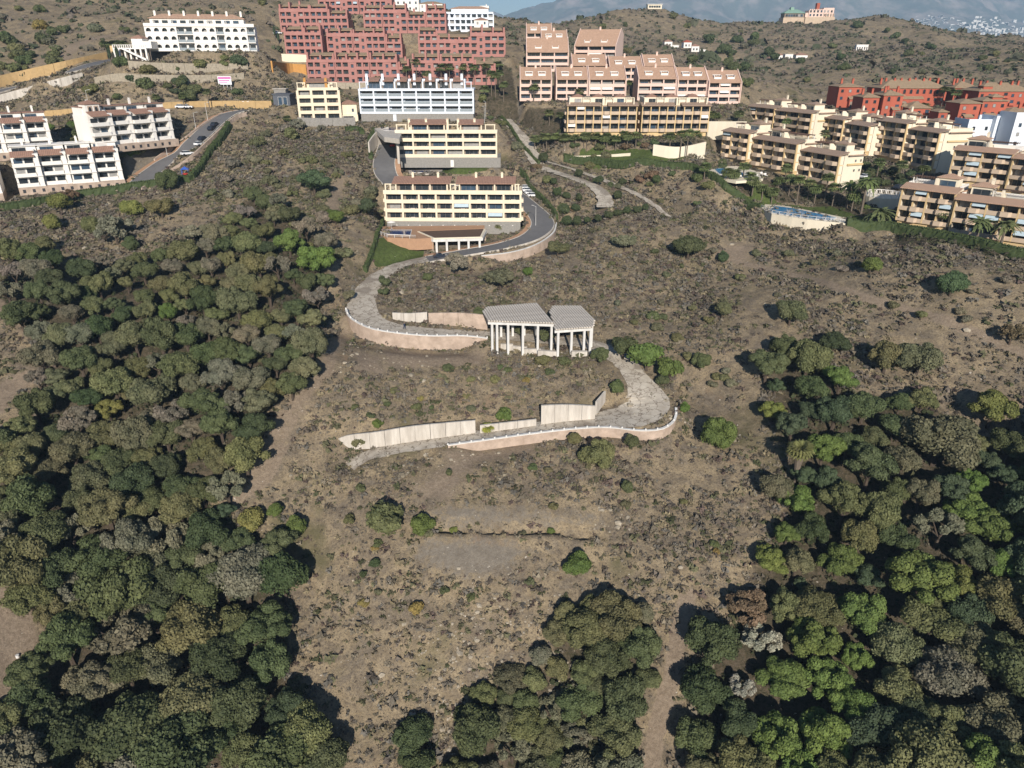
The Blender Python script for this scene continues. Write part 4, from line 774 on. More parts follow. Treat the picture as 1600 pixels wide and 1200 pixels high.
def white_C():
    b = Bld('C', 'apartment_block', 'bluish white apartment block with glass balconies and thick chimneys below the red blocks', 'apartments'); W = b.W; fh = 2.75; z = 2.9
    b.box('stone_base', [(0, W, 0, 12, 0, z)], 'stone', (0, .1, 0)); b.box('stone_door', [(0, 1.2, -.05, 0, 0, 2.3)], 'coolwhite', (12.5, .1, .3))
    mass(b, .02, W - .02, 1.95, 11, z + .01, z + 3 * fh, 'coolwhite')
    facade(b, 0, 0, z, W, 8, 3, fh, 'coolwhite', rec=1.9, col=.55, par=1.0, parm='rail', slab=.75, inner='coolwhite')
    zt = z + 3 * fh; b.box('floor_slab', [(-.3, W + .3, -.25, 12, 0, .7)], 'coolwhite', (0, 0, zt)); zt += .7
    facade(b, 2.8, 1.5, zt, W - 6, 7, 1, 2.5, 'coolwhite', rec=1.5, col=.5, par=0, slab=.05); mass(b, 2.8, W - 3.2, 3.1, 10, zt, zt + 2.5, 'coolwhite', 'penthouse_wall')
    for i in range(7):
        a = 3.0 + i * (W - 6) / 7; monopitch(b, a + .6, a + 4.6, 1.2, 6, zt + 2.55, zt + 3.7, 'tile')
    mass(b, 2.8, W - 3.2, 6.1, 10, zt + 2.52, zt + 3.3, 'coolwhite', 'roof_wall')
    for i in range(7): chimney(b, 2.9 + i * (W - 6) / 6.2, 2.6, zt + 1.2, 3.6, .95, 'coolwhite')
    for x0 in (.2, W - 3.3): b.box('roof_frame', [(0, .25, 0, .3, 0, 2.3), (2.5, 2.75, 0, .3, 0, 2.3), (-.1, 2.9, 0, .28, 2.3, 2.5)], 'coolwhite', (x0, .3, zt))
def cream_D():
    b = Bld('D', 'apartment_block', 'small cream apartment block with orange chimneys left of the bluish white one', 'apartments'); W = b.W; fh = 2.8; w = W * .70
    mass(b, .02, w, 1.7, 11, 0, 4 * fh + .4, 'cream'); facade(b, 0, 0, .4, w, 3, 4, fh, 'cream', rec=1.6, col=.9)
    z = 4 * fh + .4; b.box('roof_parapet', [(0, w, 0, .15, 0, 1)], 'cream', (0, -.03, z)); b.box('floor_slab', [(0, w, .13, 10, 0, .25)], 'cream', (0, 0, z))
    mass(b, 2, w - 2, 2.5, 9, z + .25, z + 2.7, 'cream', 'penthouse_wall'); monopitch(b, 3.2, w - 3.2, 1.2, 8, z + 2.7, z + 3.8, 'tile')
    window(b, 4.5, 2.44, z + .3, w - 9, 2.1)
    for x in (3, w - 4.5): chimney(b, x, 2.2, z + .3, 3.6, .9, 'orangewall')
    for x0 in (.1, w - 3.4): b.box('roof_frame', [(0, .3, 0, .3, 0, 2.3), (2.8, 3.1, 0, .3, 0, 2.3), (-.1, 3.2, 0, .28, 2.3, 2.55)], 'cream', (x0, .3, z + .25))
    mass(b, w + .05, W - .2, 2.5, 10, 2.6, 6.4, 'cream', 'annex_wall'); hip(b, w + .2, W - .2, 2.5, 10, 6.4, 1.3, 'tile'); mass(b, w + .05, W, 1.5, 10, 0, 2.59, 'cream', 'annex_base')
    window(b, w + .9, 1.44, .2, 4, 1.9); window(b, W - 2.2, 2.44, 3.6, .8, 1.2)
cream_A(); cream_B(); white_C(); cream_D()

# -- red terraced blocks ---------------------------------------------------------------------
def red(key, label, nf=3, nb=None, top=True):
    b = Bld(key, 'red_apartment_block', label, 'apartments', 'red terraced apartment blocks'); W = b.W; fh = 3.0; nb = nb or max(4, round(W / 3.1)); r = b.rnd
    x = 0; segs = []
    while x < W - 4:                      # staggered sections of the front
        n = r.choice([3, 4, 5]); w = min(n * 3.1, W - x)
        if W - x - w < 5: w = W - x
        segs.append((x, w, r.choice([0, .8, 1.8]), nf - (1 if segs and r.random() < .35 else 0))); x += w
    for (x0, w, off, nf) in segs:
        n = max(2, round(w / 3.1)); mass(b, x0, x0 + w - .01, off + 1.45, b.D, 0, nf * fh + .02, 'red'); 
        facade(b, x0 + .2, off, 0, w - .4, n, nf, fh, 'red', rec=1.4, col=.75, par=1.05, inner='red', niche=(4, r.choice([1, 2])) if n > 3 else None, awn=.03, slab=.35)
        z = nf * fh; b.box('floor_slab', [(0, w, -.15, 6, 0, .3)], 'red', (x0, off, z)); b.box('roof_parapet', [(0, w, -.15, 0, 0, r.choice([.6, .9, 1.3]))], 'red', (x0, off - .01, z + .3))
        if top:                           # set back top floor with tiled lean-to and chimneys
            zz = z + .3; mass(b, x0 + .6, x0 + w - .6, off + 4, b.D - .3, zz, zz + 2.6, 'red', 'penthouse_wall')
            monopitch(b, x0 + 1, x0 + w - 1, off + 2.6, off + 7.5, zz + 2.3, zz + 3.5, 'tiletan'); nw = max(1, int((w - 2) / 2.4))
            for i in range(nw): window(b, x0 + 1.1 + i * (w - 2) / nw, off + 3.93, zz + .1, 1.5, 1.9, 'red')
            for i in range(int(w / 5) + 1): b.box('party_pier', [(-.4, .4, 0, 4.5, 0, r.uniform(2.4, 4.2))], 'red', (x0 + .5 + i * (w - 1) / max(1, int(w / 5)), off + .4, zz + .01))
            if r.random() < .8: chimney(b, x0 + w * r.uniform(.2, .8), off + 6.5, zz + 2.8, 1.8, .9, 'red')
    return b
red('R1', 'long red apartment block in the lowest row, left one, with stepped balconies'); red('R2', 'red apartment block in the lowest row, right one, behind a line of tall palms')
red('R3', 'narrow red block standing on a cream wall above the orange retaining wall'); red('R4', 'red apartment block in the middle of the second row, between two gaps'); red('R5', 'wide red block of the second row reaching farthest right')
red('R6', 'red apartment block at the upper left end beside the brown hillside'); red('R7', 'wide red block in the third row with white houses behind its right end'); red('R8', 'topmost red block cut off by the top edge of the photo', nf=4)
# -- pale pink gabled units ---------------------------------------------------------------------
def pink(key, label, nf=3, side=False, roofh=4.6):
    b = Bld(key, 'pink_terrace_house', label, 'apartments', 'pale pink houses with large tiled roofs'); W = b.W; D = b.D; fh = 2.75; z = nf * fh
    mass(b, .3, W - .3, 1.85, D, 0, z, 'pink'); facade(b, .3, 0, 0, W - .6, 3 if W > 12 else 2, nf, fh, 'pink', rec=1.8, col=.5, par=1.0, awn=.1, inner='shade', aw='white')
    r = monopitch(b, .35, W - .35, -.5, D * .62, z + .05, z + roofh, 'tilepink')
    monopitch(b, .35, W - .35, D * .62 + .02, D, z + roofh, z + roofh - 2.5, 'tilepink')
    prof = [(-.6, 0), (D, 0), (D, z + roofh - 1.9), (D * .62, z + roofh + .75), (-.6, z + .55)]
    for x in (0, W - .3): b.mesh('side_wall', prism(prof, x, x + .3, 'pink', 'side_wall'))
    for t in (.28, .68):                  # roof terraces cut into the slope
        x = W * t - 1.5; zr = z + 1.5; yr = 2.2
        b.box('dormer', [(0, 3.2, 0, .15, 0, .8, 0), (0, .18, 0, 3, 0, 1.5, 0), (3.02, 3.2, 0, 3, 0, 1.5, 0), (-.1, 3.3, 2.6, 3.4, 1.5, 1.66, 0)], ['white'], (x, yr - .6, zr), r)
        window(b, x + .3, yr + 1.9, zr + .1, 2.6, 1.4, 'white', r)
    chimney(b, W * .5, D * .58, z + roofh - .3, 1.2, .8, 'pink')
    return b
for k, l in (('U1', 'pale pink unit at the left end of the front row'), ('U2', 'second pale pink unit from the left in the front row'), ('U3', 'third pale pink unit from the left in the front row, before the gap with trees'), ('U4', 'fourth pale pink unit in the front row, just right of the gap'), ('U5', 'fifth pale pink unit in the front row'), ('U6', 'pale pink unit at the right end of the front row beside green trees')): pink(k, l)
for k, l in (('V1', 'left pale pink unit of the second row'), ('V2', 'middle pale pink unit of the second row with blue glazed dormers'), ('V3', 'right pale pink unit of the second row with a big gable')): pink(k, l, 2)
pink('T1', 'large pale pink unit with three roof dormers, upper left group', 3, roofh=6); pink('T2', 'pale pink unit just behind the large upper left one', 3); pink('T3', 'topmost pale pink unit against the brown hill', 3)
pink('T4', 'pale pink unit turned sideways showing its great triangular gable wall', 2, roofh=7.5)
# -- ochre blocks --------------------------------------------------------------------------------
def ochre_front(key, label):
    b = Bld(key, 'ochre_apartment_block', label, 'apartments', 'two ochre blocks facing the valley'); W = b.W; fh = 3.05
    mass(b, .02, W - .02, 1.85, b.D, 0, 1.6 + 3 * fh, 'ochre'); mass(b, .3, W - .3, .4, 1.84, 0, 1.58, 'ochre', 'base_wall'); facade(b, 0, 0, 1.6, W, 8, 3, fh, 'ochre', rec=1.8, col=.35, par=.95, parm='tanpar', proj=.3, bulge=(0, .7, .5), awn=.06, aw='white')
    z = 1.6 + 3 * fh
    for a, c in ((-.6, W * .48), (W * .58, W + .6)): monopitch(b, a, c, -1.0, 3, z, z + .9, 'tilebrown', name='roof')
    mass(b, .8, W - .8, 3.1, b.D - 1, z + .02, z + 2.8, 'cream2', 'penthouse_wall')
    for a in (2, W * .38, W * .7): hip(b, a, a + 4.2, 4, 9, z + 2.8, 1.0, 'tile', .4); window(b, a + .6, 3.03, z + .9, 2.6, 1.5)
    for a in (W * .22, W * .55, W * .85): pergola(b, a, 1.4, z + .9, 3, 1.8, 2.0, 'cream2')
    for a in (.5, W * .5, W - 1.3): b.box('party_wall', [(0, .35, 0, 4.5, 0, 2.4)], 'cream2', (a, .4, z + .2))
    if 1: b.box('side_balcony', [(-.9, 0, 3, 9, 0, 1, 0), (-.9, 0, 3, 9, fh, fh + 1, 0), (-.9, 0, 3, 9, 2 * fh, 2 * fh + 1, 0)], 'tanpar', (-.01, 0, 1.4))
ochre_front('O1', 'ochre apartment block with rounded tan balconies, left of the pair above the palm row'); ochre_front('O2', 'ochre apartment block, right of the pair, next to the cream wall')
def ochre_diag(key, label, nf=3, nb=3, group='stepped ochre blocks on the right slope', base=1.5, awn=.05, tile='tilebrown', penth=True):
    b = Bld(key, 'ochre_apartment_block', label, 'apartments', group); W = b.W; D = b.D; fh = 3.0; r = b.rnd
    mass(b, .02, W - .02, 1.85, D, 0, base + nf * fh, 'cream2'); mass(b, .3, W - .3, .3, 1.84, 0, base - .01, 'ochre', 'base_wall')
    facade(b, 0, 0, base, W, nb, nf, fh, 'ochre', rec=1.8, col=.35, par=.95, parm='tanpar', proj=.3, bulge=(0, 1.0, .5) if awn < .2 else (1, .8, .2), awn=awn)
    z = base + nf * fh; monopitch(b, -.4, W + .6, -1.2, 3.2, z, z + 1.0, tile)
    b.box('cornice', [(0, .5, 0, D - 3.5, 0, .55)], 'ochre', (W, 3.4, z - fh)); b.mesh('side_eave', prism([(0, .0), (.9, 0.0), (0.05, .4)], 0, D - 3.4, tile), (W + .95, 3.2, z + .02), rz=math.pi / 2)
    for k in range(2):
        for j in range(2): window(b, 0, 0, 0, .7, .9, 'cream2').location = (W + .06, 6.5 + j * 2.2, base + .9 + (k + 1) * fh); 
    for o in [c for c in b.root.children if c.name.startswith('window')][-4:]: o.rotation_euler = (0, 0, math.pi / 2)
    b.box('roof_deck', [(0, W - .1, 0, D - 3.4, 0, .25)], 'cream2', (.05, 3.3, z)); b.box('roof_parapet', [(0, .25, 0, D - 3.6, 0, 1.1), (W - .4, W - .15, 0, D - 3.6, 0, 1.2), (0.26, W - .41, D - 3.85, D - 3.6, 0, 1.1)], 'white' if awn > .2 else 'cream2', (.05, 3.4, z + .26))
    if penth:
        pw = min(5, W * .42); px0 = W * r.choice([.08, .5]); mass(b, px0, px0 + pw, 6.2, D - .6, z + .26, z + 2.9, 'cream2', 'penthouse_wall'); hip(b, px0, px0 + pw, 6.2, D - .6, z + 2.9, .9, tile, .45); window(b, px0 + .5, 6.14, z + .4, pw - 1, 1.9)
        pergola(b, px0 + pw + .4 if px0 < W * .3 else .5, 5.2, z + .26, max(2.2, W - pw - px0 - 1.2 if px0 < W * .3 else px0 - 1), 2.8, 2.2, 'white')
        chimney(b, px0 + pw - .8, D - 2.5, z + 3, 1.6, .7, 'cream2')
        b.mesh('stepped_wall', prism([(0, 0), (5, 0), (5, 1.2), (3, 1.3), (1.4, 2.6), (0, 2.7)], 0, .4, 'cream2'), (W * .5, 3.4, z + .26))
for k, l in (('A1', 'ochre block at the far upper end of the stepped row, touching the pink houses wall'), ('A2', 'second ochre block of the upper stepped row counted from its far end'), ('A3', 'third ochre block of the upper stepped row, below the orange villas'), ('A4', 'fourth ochre block of the upper stepped row with a sunlit cream end wall'), ('A5', 'fifth ochre block of the upper stepped row above dense dark shrubs'), ('A6', 'nearest ochre block of the upper stepped row with large cream gable end')): ochre_diag(k, l, 3 if k < 'A5' else 4, 3)
for k, l in (('B1', 'ochre block of the lower stepped row next to the small pool'), ('B2', 'middle ochre block of the lower stepped row'), ('B3', 'nearest ochre block of the lower stepped row behind tall palms')): ochre_diag(k, l, 3, 4 if k == 'B2' else 3)
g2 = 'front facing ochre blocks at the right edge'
ochre_diag('C1', 'ochre block with striped tan balconies above a buttressed yellow base, upper right', 3, 4, g2, 2.6, .3, 'tilepink'); ochre_diag('C2', 'ochre block cut by the right edge, above the nearest ones', 3, 3, g2, 2.6, .2, 'tilepink')
ochre_diag('E1', 'nearest ochre block with pale blue awnings just behind the big hedge', 3, 4, g2, 1.6, .35, 'tilepink'); ochre_diag('E2', 'nearest ochre block at right edge with rounded end balconies behind two palms', 3, 5, g2, 1.2, .3, 'tilepink')
# -- white blocks at left ---------------------------------------------------------------------------
def white_left(key, label, nf=3, secs=(0, 1.4, .4, 1.8), tower=True):
    b = Bld(key, 'white_apartment_block', label, 'apartments', 'white apartment blocks at left'); W = b.W; D = b.D; fh = 3.0; n = len(secs); w = W / n; r = b.rnd
    b.box('base_wall', [(0, W, 0, D, 0, 2.4)], 'salmon', (0, .1, 0)); z0 = 2.4
    for i in range(int(W / 2.6)): b.box('base_opening', [(0, .8, -.03, 0, 0, 1.0)], 'dark', (1 + i * 2.6, .1, .7))
    for i, off in enumerate(secs):
        x0 = i * w; mass(b, x0, x0 + w - .01, off + 2.0, D, z0, z0 + nf * fh, 'white')
        for f in range(nf):
            z = z0 + f * fh; b.box('floor_slab', [(0, w - .02, 0, 2.02, 0, .25)], 'white', (x0, off, z)); pl = .14
            b.box('balcony', [(.05, w * .78, 0, pl, 0, 1.1), (.05, .19, pl, 1.9, 0, 1.1), (w * .78 - .14, w * .78, pl, 1.9, 0, 1.1)], 'white', (x0, off - .02, z + .05))
            for j in range(2): window(b, x0 + .5 + j * w * .38, off + 1.95, z + .25, w * .33, 2.2, 'white')
            b.box('pier', [(w * .80, w * .98, .3, 1.99, 0, fh - .28)], 'white', (x0, off, z + .26))
        zt = z0 + nf * fh; monopitch(b, x0 + .1, x0 + w * .86, off - .5, off + 2.6, zt, zt + 1.3, 'tile'); mass(b, x0 + w * .8, x0 + w - .02, off + .3, off + 3, zt, zt + .8, 'white', 'pier_top')
        b.box('roof_deck', [(0, w - .02, 2.6, D - off, 0, .25)], 'white', (x0, off, zt)); 
        mass(b, x0 + .2, x0 + w - .3, 5.5, D - .2, zt + .25, zt + 2.6, 'white', 'penthouse_wall'); window(b, x0 + .7, 5.44, zt + .35, w * .5, 1.9)
        b.box('stepped_wall', [(0, .3, 0, 3, 0, 1.4), (0, .3, 3, 5, 0, 2.2)], 'white', (x0 + w * .84, off + 2.7, zt + .26))
        b.box('roof_slab', [(-.1, w + .1, -.5, D - 5.6, 0, .2)], 'white' if key == 'W1' else 'tile', (x0, 5.5, zt + 2.62))
        chimney(b, x0 + w * .5, 8, zt + 2.8, 1.5, .6, 'white')
    if tower:
        zt = z0 + nf * fh; mass(b, .5, 5.0, 3.2, 7.5, zt + .25, zt + 3.6, 'white', 'tower_wall'); hip(b, .5, 5.0, 3.2, 7.5, zt + 3.6, 1.0, 'tile', .4)
        for x in (1.2, 3.2): b.mesh('arched_window', arch_panel(1.4, 1.9, .9, 1.6, .1, 'salmon'), (x, 3.1, zt + 1.2)); b.box('pane', [(0.2, 1.2, 0, .04, 0, 1.7)], 'glass', (x, 3.15, zt + 1.2))
white_left('W1', 'white apartment block with glazed roof room in the lower left, standing above the hedge', tower=False)
white_left('W2', 'white apartment block with arched corner tower beside the residential street'); white_left('W3', 'white apartment block at the left edge with two chimneys'); white_left('W4', 'sliver of a white building cut off at the left edge', 2, (0, 1))
def arched_L():
    b = Bld('L0', 'arched_apartment_block', 'long white apartment block with rows of arched balconies and a tiled roof, top left', 'apartments'); W = b.W; D = b.D; fh = 3.0; n = 14; bw = W / n
    mass(b, 0.02, W - .02, 1.5, D, 0, 3 * fh, 'white')
    for f in range(3):
        b.box('floor_slab', [(0, W, -.12, 1.6, 0, .3)], 'white', (0, 0, f * fh))
        for i in range(n):
            if i in (4, 5, 9, 13): b.box('balustrade', [(.1, bw - .1, 0, .06, 0, 1.0)], 'rail', (i * bw, .02, f * fh + .3))
            else:
                b.mesh('arch_panel', arch_panel(bw, fh - .3, bw * .62, fh * .74, .2, 'white'), (i * bw, 0, f * fh + .3)); b.box('balcony', [(bw * .15, bw * .85, 0, .1, 0, .9)], 'white', (i * bw, -.06, f * fh + .3))
            window(b, i * bw + .4, 1.44, f * fh + .3, bw - .8, 2.1)
    z = 3 * fh; b.box('floor_slab', [(0, W, -.3, D, 0, .3)], 'white', (0, 0, z)); b.box('roof_parapet', [(0, W, -.3, -.15, 0, .9)], 'white', (0, -.01, z + .3))
    mass(b, 2, W - 4, 3, D - .5, z + .3, z + 3.0, 'white', 'penthouse_wall'); r = hip(b, 2, W - 4, 3, D - .5, z + 3.0, 1.7, 'tilepink', .6)
    for i in range(10): window(b, 3.2 + i * (W - 8) / 10, 2.94, z + .4, 2.2, 2.0)
    for i in range(7): chimney(b, 4 + i * (W - 9) / 6, 5.5, z + 3.9, 1.6, .8, 'white')
    for i in range(6): b.box('party_wall', [(0, .2, 0, 3, 0, 1.8)], 'white', (4 + i * (W - 8) / 5, -.1, z + .31))
arched_L()
# -- terracotta villas --------------------------------------------------------------------------------
def villa(key, label, h, roof=1.8, tower=None, nw=3, arches=False, chim=3):
    b = Bld(key, 'terracotta_villa', label, 'villa', 'terracotta orange villas'); W = b.W; D = b.D; r = b.rnd
    mass(b, 0, W, 0, D, 0, h, 'orange'); ro = hip(b, 0, W, 0, D, h, roof, 'tiletan', .6)
    fl = max(1, int(h / 3)); n = max(1, int(W / nw))
    for f in range(fl):
        for i in range(n):
            x = (i + .5) * W / n - .7; z = h - 3 * (f + 1) + .7
            if arches and f == 0:
                b.mesh('arched_window', arch_panel(1.7, 2.2, 1.2, 1.9, .12, 'orange'), (x, -.13, z)); b.box('pane', [(0.2, 1.5, 0, .03, 0, 2)], 'glass', (x, -.05, z))
            elif r.random() < .35 and W > 7:
                b.box('balcony', [(-.5, 2.1, -1.0, -.85, 0, 1.0), (-.5, 2.1, -.85, 0, 0, .15), (-.5, -.35, -.85, 0, .15, 1), (1.95, 2.1, -.85, 0, .15, 1)], 'orange', (x, -.001, z - .4)); window(b, x, -.06, z - .2, 1.6, 2.0, 'wood')
            else: window(b, x, -.06, z, 1.2, 1.3, 'wood')
    if W > 8:
        pw = W * r.uniform(.3, .45); px_ = W * r.uniform(.05, .5); mass(b, px_, px_ + pw, -1.8, -.01, 0, h * .42, 'orange', 'porch_wall'); monopitch(b, px_ - .3, px_ + pw + .3, -2.2, -.02, h * .42, h * .42 + .9, 'tiletan', name='porch_roof')
        for q in range(2): b.mesh('porch_arch', arch_panel(pw / 2 - .1, h * .40, pw / 2 - .8, h * .34, .12, 'orange'), (px_ + q * pw / 2, -1.95, 0)); b.box('porch_shade_panel', [(.3, pw / 2 - .4, 0, .03, 0, h * .3)], 'shade', (px_ + q * pw / 2, -1.84, 0))  # flat panel behind each arch, coloured like the shade of an open porch
    for i in range(chim): chimney(b, W * (i + .5) / chim + r.uniform(-.5, .5), D * r.uniform(.3, .6), h + roof * .45, 2.2, .8, 'orange', parent=ro)
    if tower: mass(b, tower[0], tower[1], 1, 5, h, h + tower[2], 'orange', 'tower_wall'); hip(b, tower[0], tower[1], 1, 5, h + tower[2], 1.1, 'tiletan', .4)
    return b
villa('Q1', 'tall narrow terracotta villa with two chimneys at the left end of the group', 8.6, 1.6, chim=2); villa('Q2', 'low terracotta villa joined to the tall left one', 8.5, 1.6, chim=2); villa('Q3', 'terracotta villa with three arched windows under a tan hipped roof', 9.5, 1.8, arches=True)
villa('Q4', 'wide rear terracotta villa with many chimneys on its tan roof', 7.6, 3.4, arches=True, chim=9); villa('Q5', 'small terracotta link wing below the arched villa', 5.5, 1, chim=1); villa('Q6', 'terracotta villa with a pyramid roof in front of the wide one', 5.2, 2.2, chim=0); villa('Q7', 'smallest terracotta pavilion amid palms', 5.5, 1.0, chim=0)
villa('Q8', 'rear right terracotta villa half hidden by palms', 7.2, 2.6, chim=4); villa('Q9', 'large rear terracotta villa with a gabled dormer at the right edge', 7.6, 3.2, (2, 6, 2.0), chim=5); villa('Q10', 'terracotta villa with a balcony, left of the stepped pair on the right', 8.6, 1.4, chim=1); villa('Q11', 'terracotta villa with twin hipped roofs over tall dark openings', 9.5, 1.5, (4, 8, 1.4), chim=0); villa('Q12', 'terracotta villa with a tan roof at the very right edge above the white houses', 6.5, 1.7, chim=1)
def small_house(key, label, h, m, roofm=None, rh=1.3, nw=3, cat='house', group=None, flat=False):
    b = Bld(key, 'white_house', label, cat, group); W, D = b.W, b.D; mass(b, 0, W, 0, D, 0, h, m)
    if roofm: hip(b, 0, W, 0, D, h, rh, roofm, .3)
    else: b.box('roof_parapet', [(0, W, 0, .2, 0, .7), (0, .2, .2, D, 0, .7), (W - .2, W, .2, D, 0, .7)], m, (0, -.01, h)); chimney(b, W * .7, D * .5, h, 1.4, .7, m)
    for f in range(max(1, int(h / 3))):
        for i in range(max(1, int(W / nw))): window(b, (i + .5) * W / max(1, int(W / nw)) - .5, -.06, 3 * f + 1.0, 1.0, 1.3)
for k, l, h in (('S1', 'bright white house with a blue shadowed wall right of the terracotta villas', 7), ('S2', 'narrow white house with stepped roofline at right', 8.5), ('S3', 'tall white house at the right edge below the terracotta villa', 11)): small_house(k, l, h, 'coolwhite')
# ---------------------------------------------------------------- vegetation
def ico(sub):
    bm = bmesh.new(); bmesh.ops.create_icosphere(bm, subdivisions=sub, radius=1); V = np.array([v.co[:] for v in bm.verts]); F = np.array([[v.index for v in f.verts] for f in bm.faces]); bm.free(); return V, F
ICO2 = ico(2); ICO1 = ico(1)
def quads(c, n, s, r, asp=.7):
    """small leaf clump faces at c facing n (numpy arrays)"""
    k = len(c); a = r.normal(size=(k, 3)); t = np.cross(n, a); t /= np.linalg.norm(t, axis=1)[:, None] + 1e-9; b = np.cross(n, t); s = np.asarray(s).reshape(-1, 1)
    V = np.stack([c - t * s - b * s * asp, c + t * s - b * s * asp, c + t * s * .8 + b * s * asp, c - t * s * .8 + b * s * asp], 1).reshape(-1, 3)
    return V, np.arange(4 * k).reshape(k, 4)
def tris_(c, n, s, r):
    k = len(c); a = r.normal(size=(k, 3)); t = np.cross(n, a); t /= np.linalg.norm(t, axis=1)[:, None] + 1e-9; b = np.cross(n, t); s = np.asarray(s).reshape(-1, 1)
    return np.stack([c - t * s * .8 - b * s * .45, c + t * s * .8 - b * s * .45, c + b * s * .9], 1).reshape(-1, 3), np.arange(3 * k).reshape(k, 3)
def crown(seed, n, rz=.8, cr=(.26, .42), leaf=.06, nl=2600, spread=.66, low=-.35, open_=0.0, tw=.55):
    r = np.random.default_rng(seed); C = []
    while len(C) < n:
        d = r.normal(size=3); d /= np.linalg.norm(d)
        if d[2] < low: continue
        C.append(d * spread * r.uniform(.75, 1.08) * np.array([1, 1, rz]))
    C = np.array(C); R = r.uniform(*cr, n)
    if not open_: C = np.vstack([C, [[0, 0, 0]]]); R = np.append(R, .62 * min(1, rz + .1))
    Vs = []; Fs = []; k = 0
    for c, q in zip(C, R):               # dense inner foliage
        v, f = (ICO2 if q > .3 else ICO1); v = v * (1 + r.normal(0, .09, (len(v), 1))) * q * .86 * np.array([1, 1, .85]) + c
        tri = np.concatenate([f, f[:, 2:3]], 1); Vs.append(v); Fs.append(tri + k); k += len(v)
    per = np.maximum(8, (nl * R ** 2 / (R ** 2).sum()).astype(int))
    for i, (c, q) in enumerate(zip(C, R)):
        d = r.normal(size=(per[i], 3)); d /= np.linalg.norm(d, axis=1)[:, None]; d[:, 2] = np.where(r.random(len(d)) < .7, np.abs(d[:, 2]), d[:, 2])
        p = c + d * q * r.uniform(.82, 1.12, (len(d), 1)) * np.array([1, 1, .88])
        dist = np.linalg.norm(p[:, None] - C[None], axis=2) / R[None]; dist[:, i] = 9; keep = dist.min(1) > .82
        p = p[keep]; d = d[keep]; nn = d + r.normal(0, tw, d.shape); nn /= np.linalg.norm(nn, axis=1)[:, None]
        v, f = quads(p, nn, r.uniform(.6, 1.3, len(p)) * leaf, r); Vs.append(v); Fs.append(f + k); k += len(v)
    return np.vstack(Vs), np.vstack(Fs)
def crown_mesh(name, *a, **kw):
    V, F = crown(*a, **kw); tri = F[:, 2] == F[:, 3]
    me = bpy.data.meshes.new(name); me.vertices.add(len(V)); me.vertices.foreach_set('co', V.astype(np.float32).ravel())
    cnt = np.where(tri, 3, 4).astype(np.int32); st = np.concatenate([[0], np.cumsum(cnt)[:-1]]).astype(np.int32); mask = np.ones(F.shape, bool); mask[tri, 3] = False; li = F[mask].astype(np.int32)
    me.loops.add(len(li)); me.loops.foreach_set('vertex_index', li); me.polygons.add(len(F)); me.polygons.foreach_set('loop_start', st); me.polygons.foreach_set('loop_total', cnt)
    me.polygons.foreach_set('use_smooth', np.zeros(len(F), bool)); me.materials.append(M['leaf']); me.update(calc_edges=True); return me
PROTO = {
 'oak': [crown_mesh('oak_crown', 10 + i, 24 + 3 * i, .72, (.15, .34), .031, 13500, .70, -.35) for i in range(6)],
 'pine': [crown_mesh('pine_crown', 30 + i, 26, .66, (.13, .27), .030, 12000, .74, -.1, 0, .4) for i in range(4)],
 'round': [crown_mesh('round_crown', 50 + i, 16, .85, (.22, .34), .036, 10000, .60, -.5) for i in range(3)],
 'bush': [crown_mesh('bush_crown', 60 + i, 9, .62, (.28, .46), .075, 1500, .60, -.1) for i in range(4)],
 'dry': [crown_mesh('dry_crown', 80 + i, 20, .65, (.14, .26), .050, 4200, .74, -.2, 1, 1.0) for i in range(3)],
}
def trunk_mesh(seed, limbs=4):
    r = random.Random(seed); S = [((0, 0, -.6), (r.uniform(-.05, .05), r.uniform(-.05, .05), .45), .10, .07)]; top = S[0][1]
    for i in range(limbs):
        a = 2 * math.pi * i / limbs + r.uniform(-.4, .4); S.append((top, (math.cos(a) * .45, math.sin(a) * .45, .95 + r.uniform(-.1, .2)), .05, .02))
    return tubes_mesh(S, 'bark', 6, 'trunk')
TR = [trunk_mesh(i) for i in range(4)]
TINT = { # leaf colours (albedo)
 'holm': (.086, .100, .044), 'olive': (.130, .130, .058), 'deep': (.060, .078, .034), 'bright': (.105, .145, .038), 'lime': (.165, .170, .050), 'grey': (.145, .138, .092), 'brown': (.16, .11, .065),
 'greyolive': (.128, .126, .070), 'bark': (.170, .148, .118), 'silver': (.32, .31, .25), 'fir': (.065, .090, .045), 'ochre': (.22, .17, .06)}
WORDS = {'holm': 'dark green', 'olive': 'olive green', 'deep': 'deep green', 'bright': 'bright green', 'lime': 'yellow green', 'grey': 'grey green', 'brown': 'rusty brown', 'greyolive': 'dusty olive', 'bark': 'leafless grey', 'silver': 'silvery pale', 'fir': 'dark fir green', 'ochre': 'ochre yellow'}
def jit(c, r, a=.14):
    k = 1 + r.uniform(-a, a); return tuple(max(.005, v * k * (1 + r.uniform(-a * .5, a * .5))) for v in c) + (1,)
VR = random.Random(77)
SMALL = .5
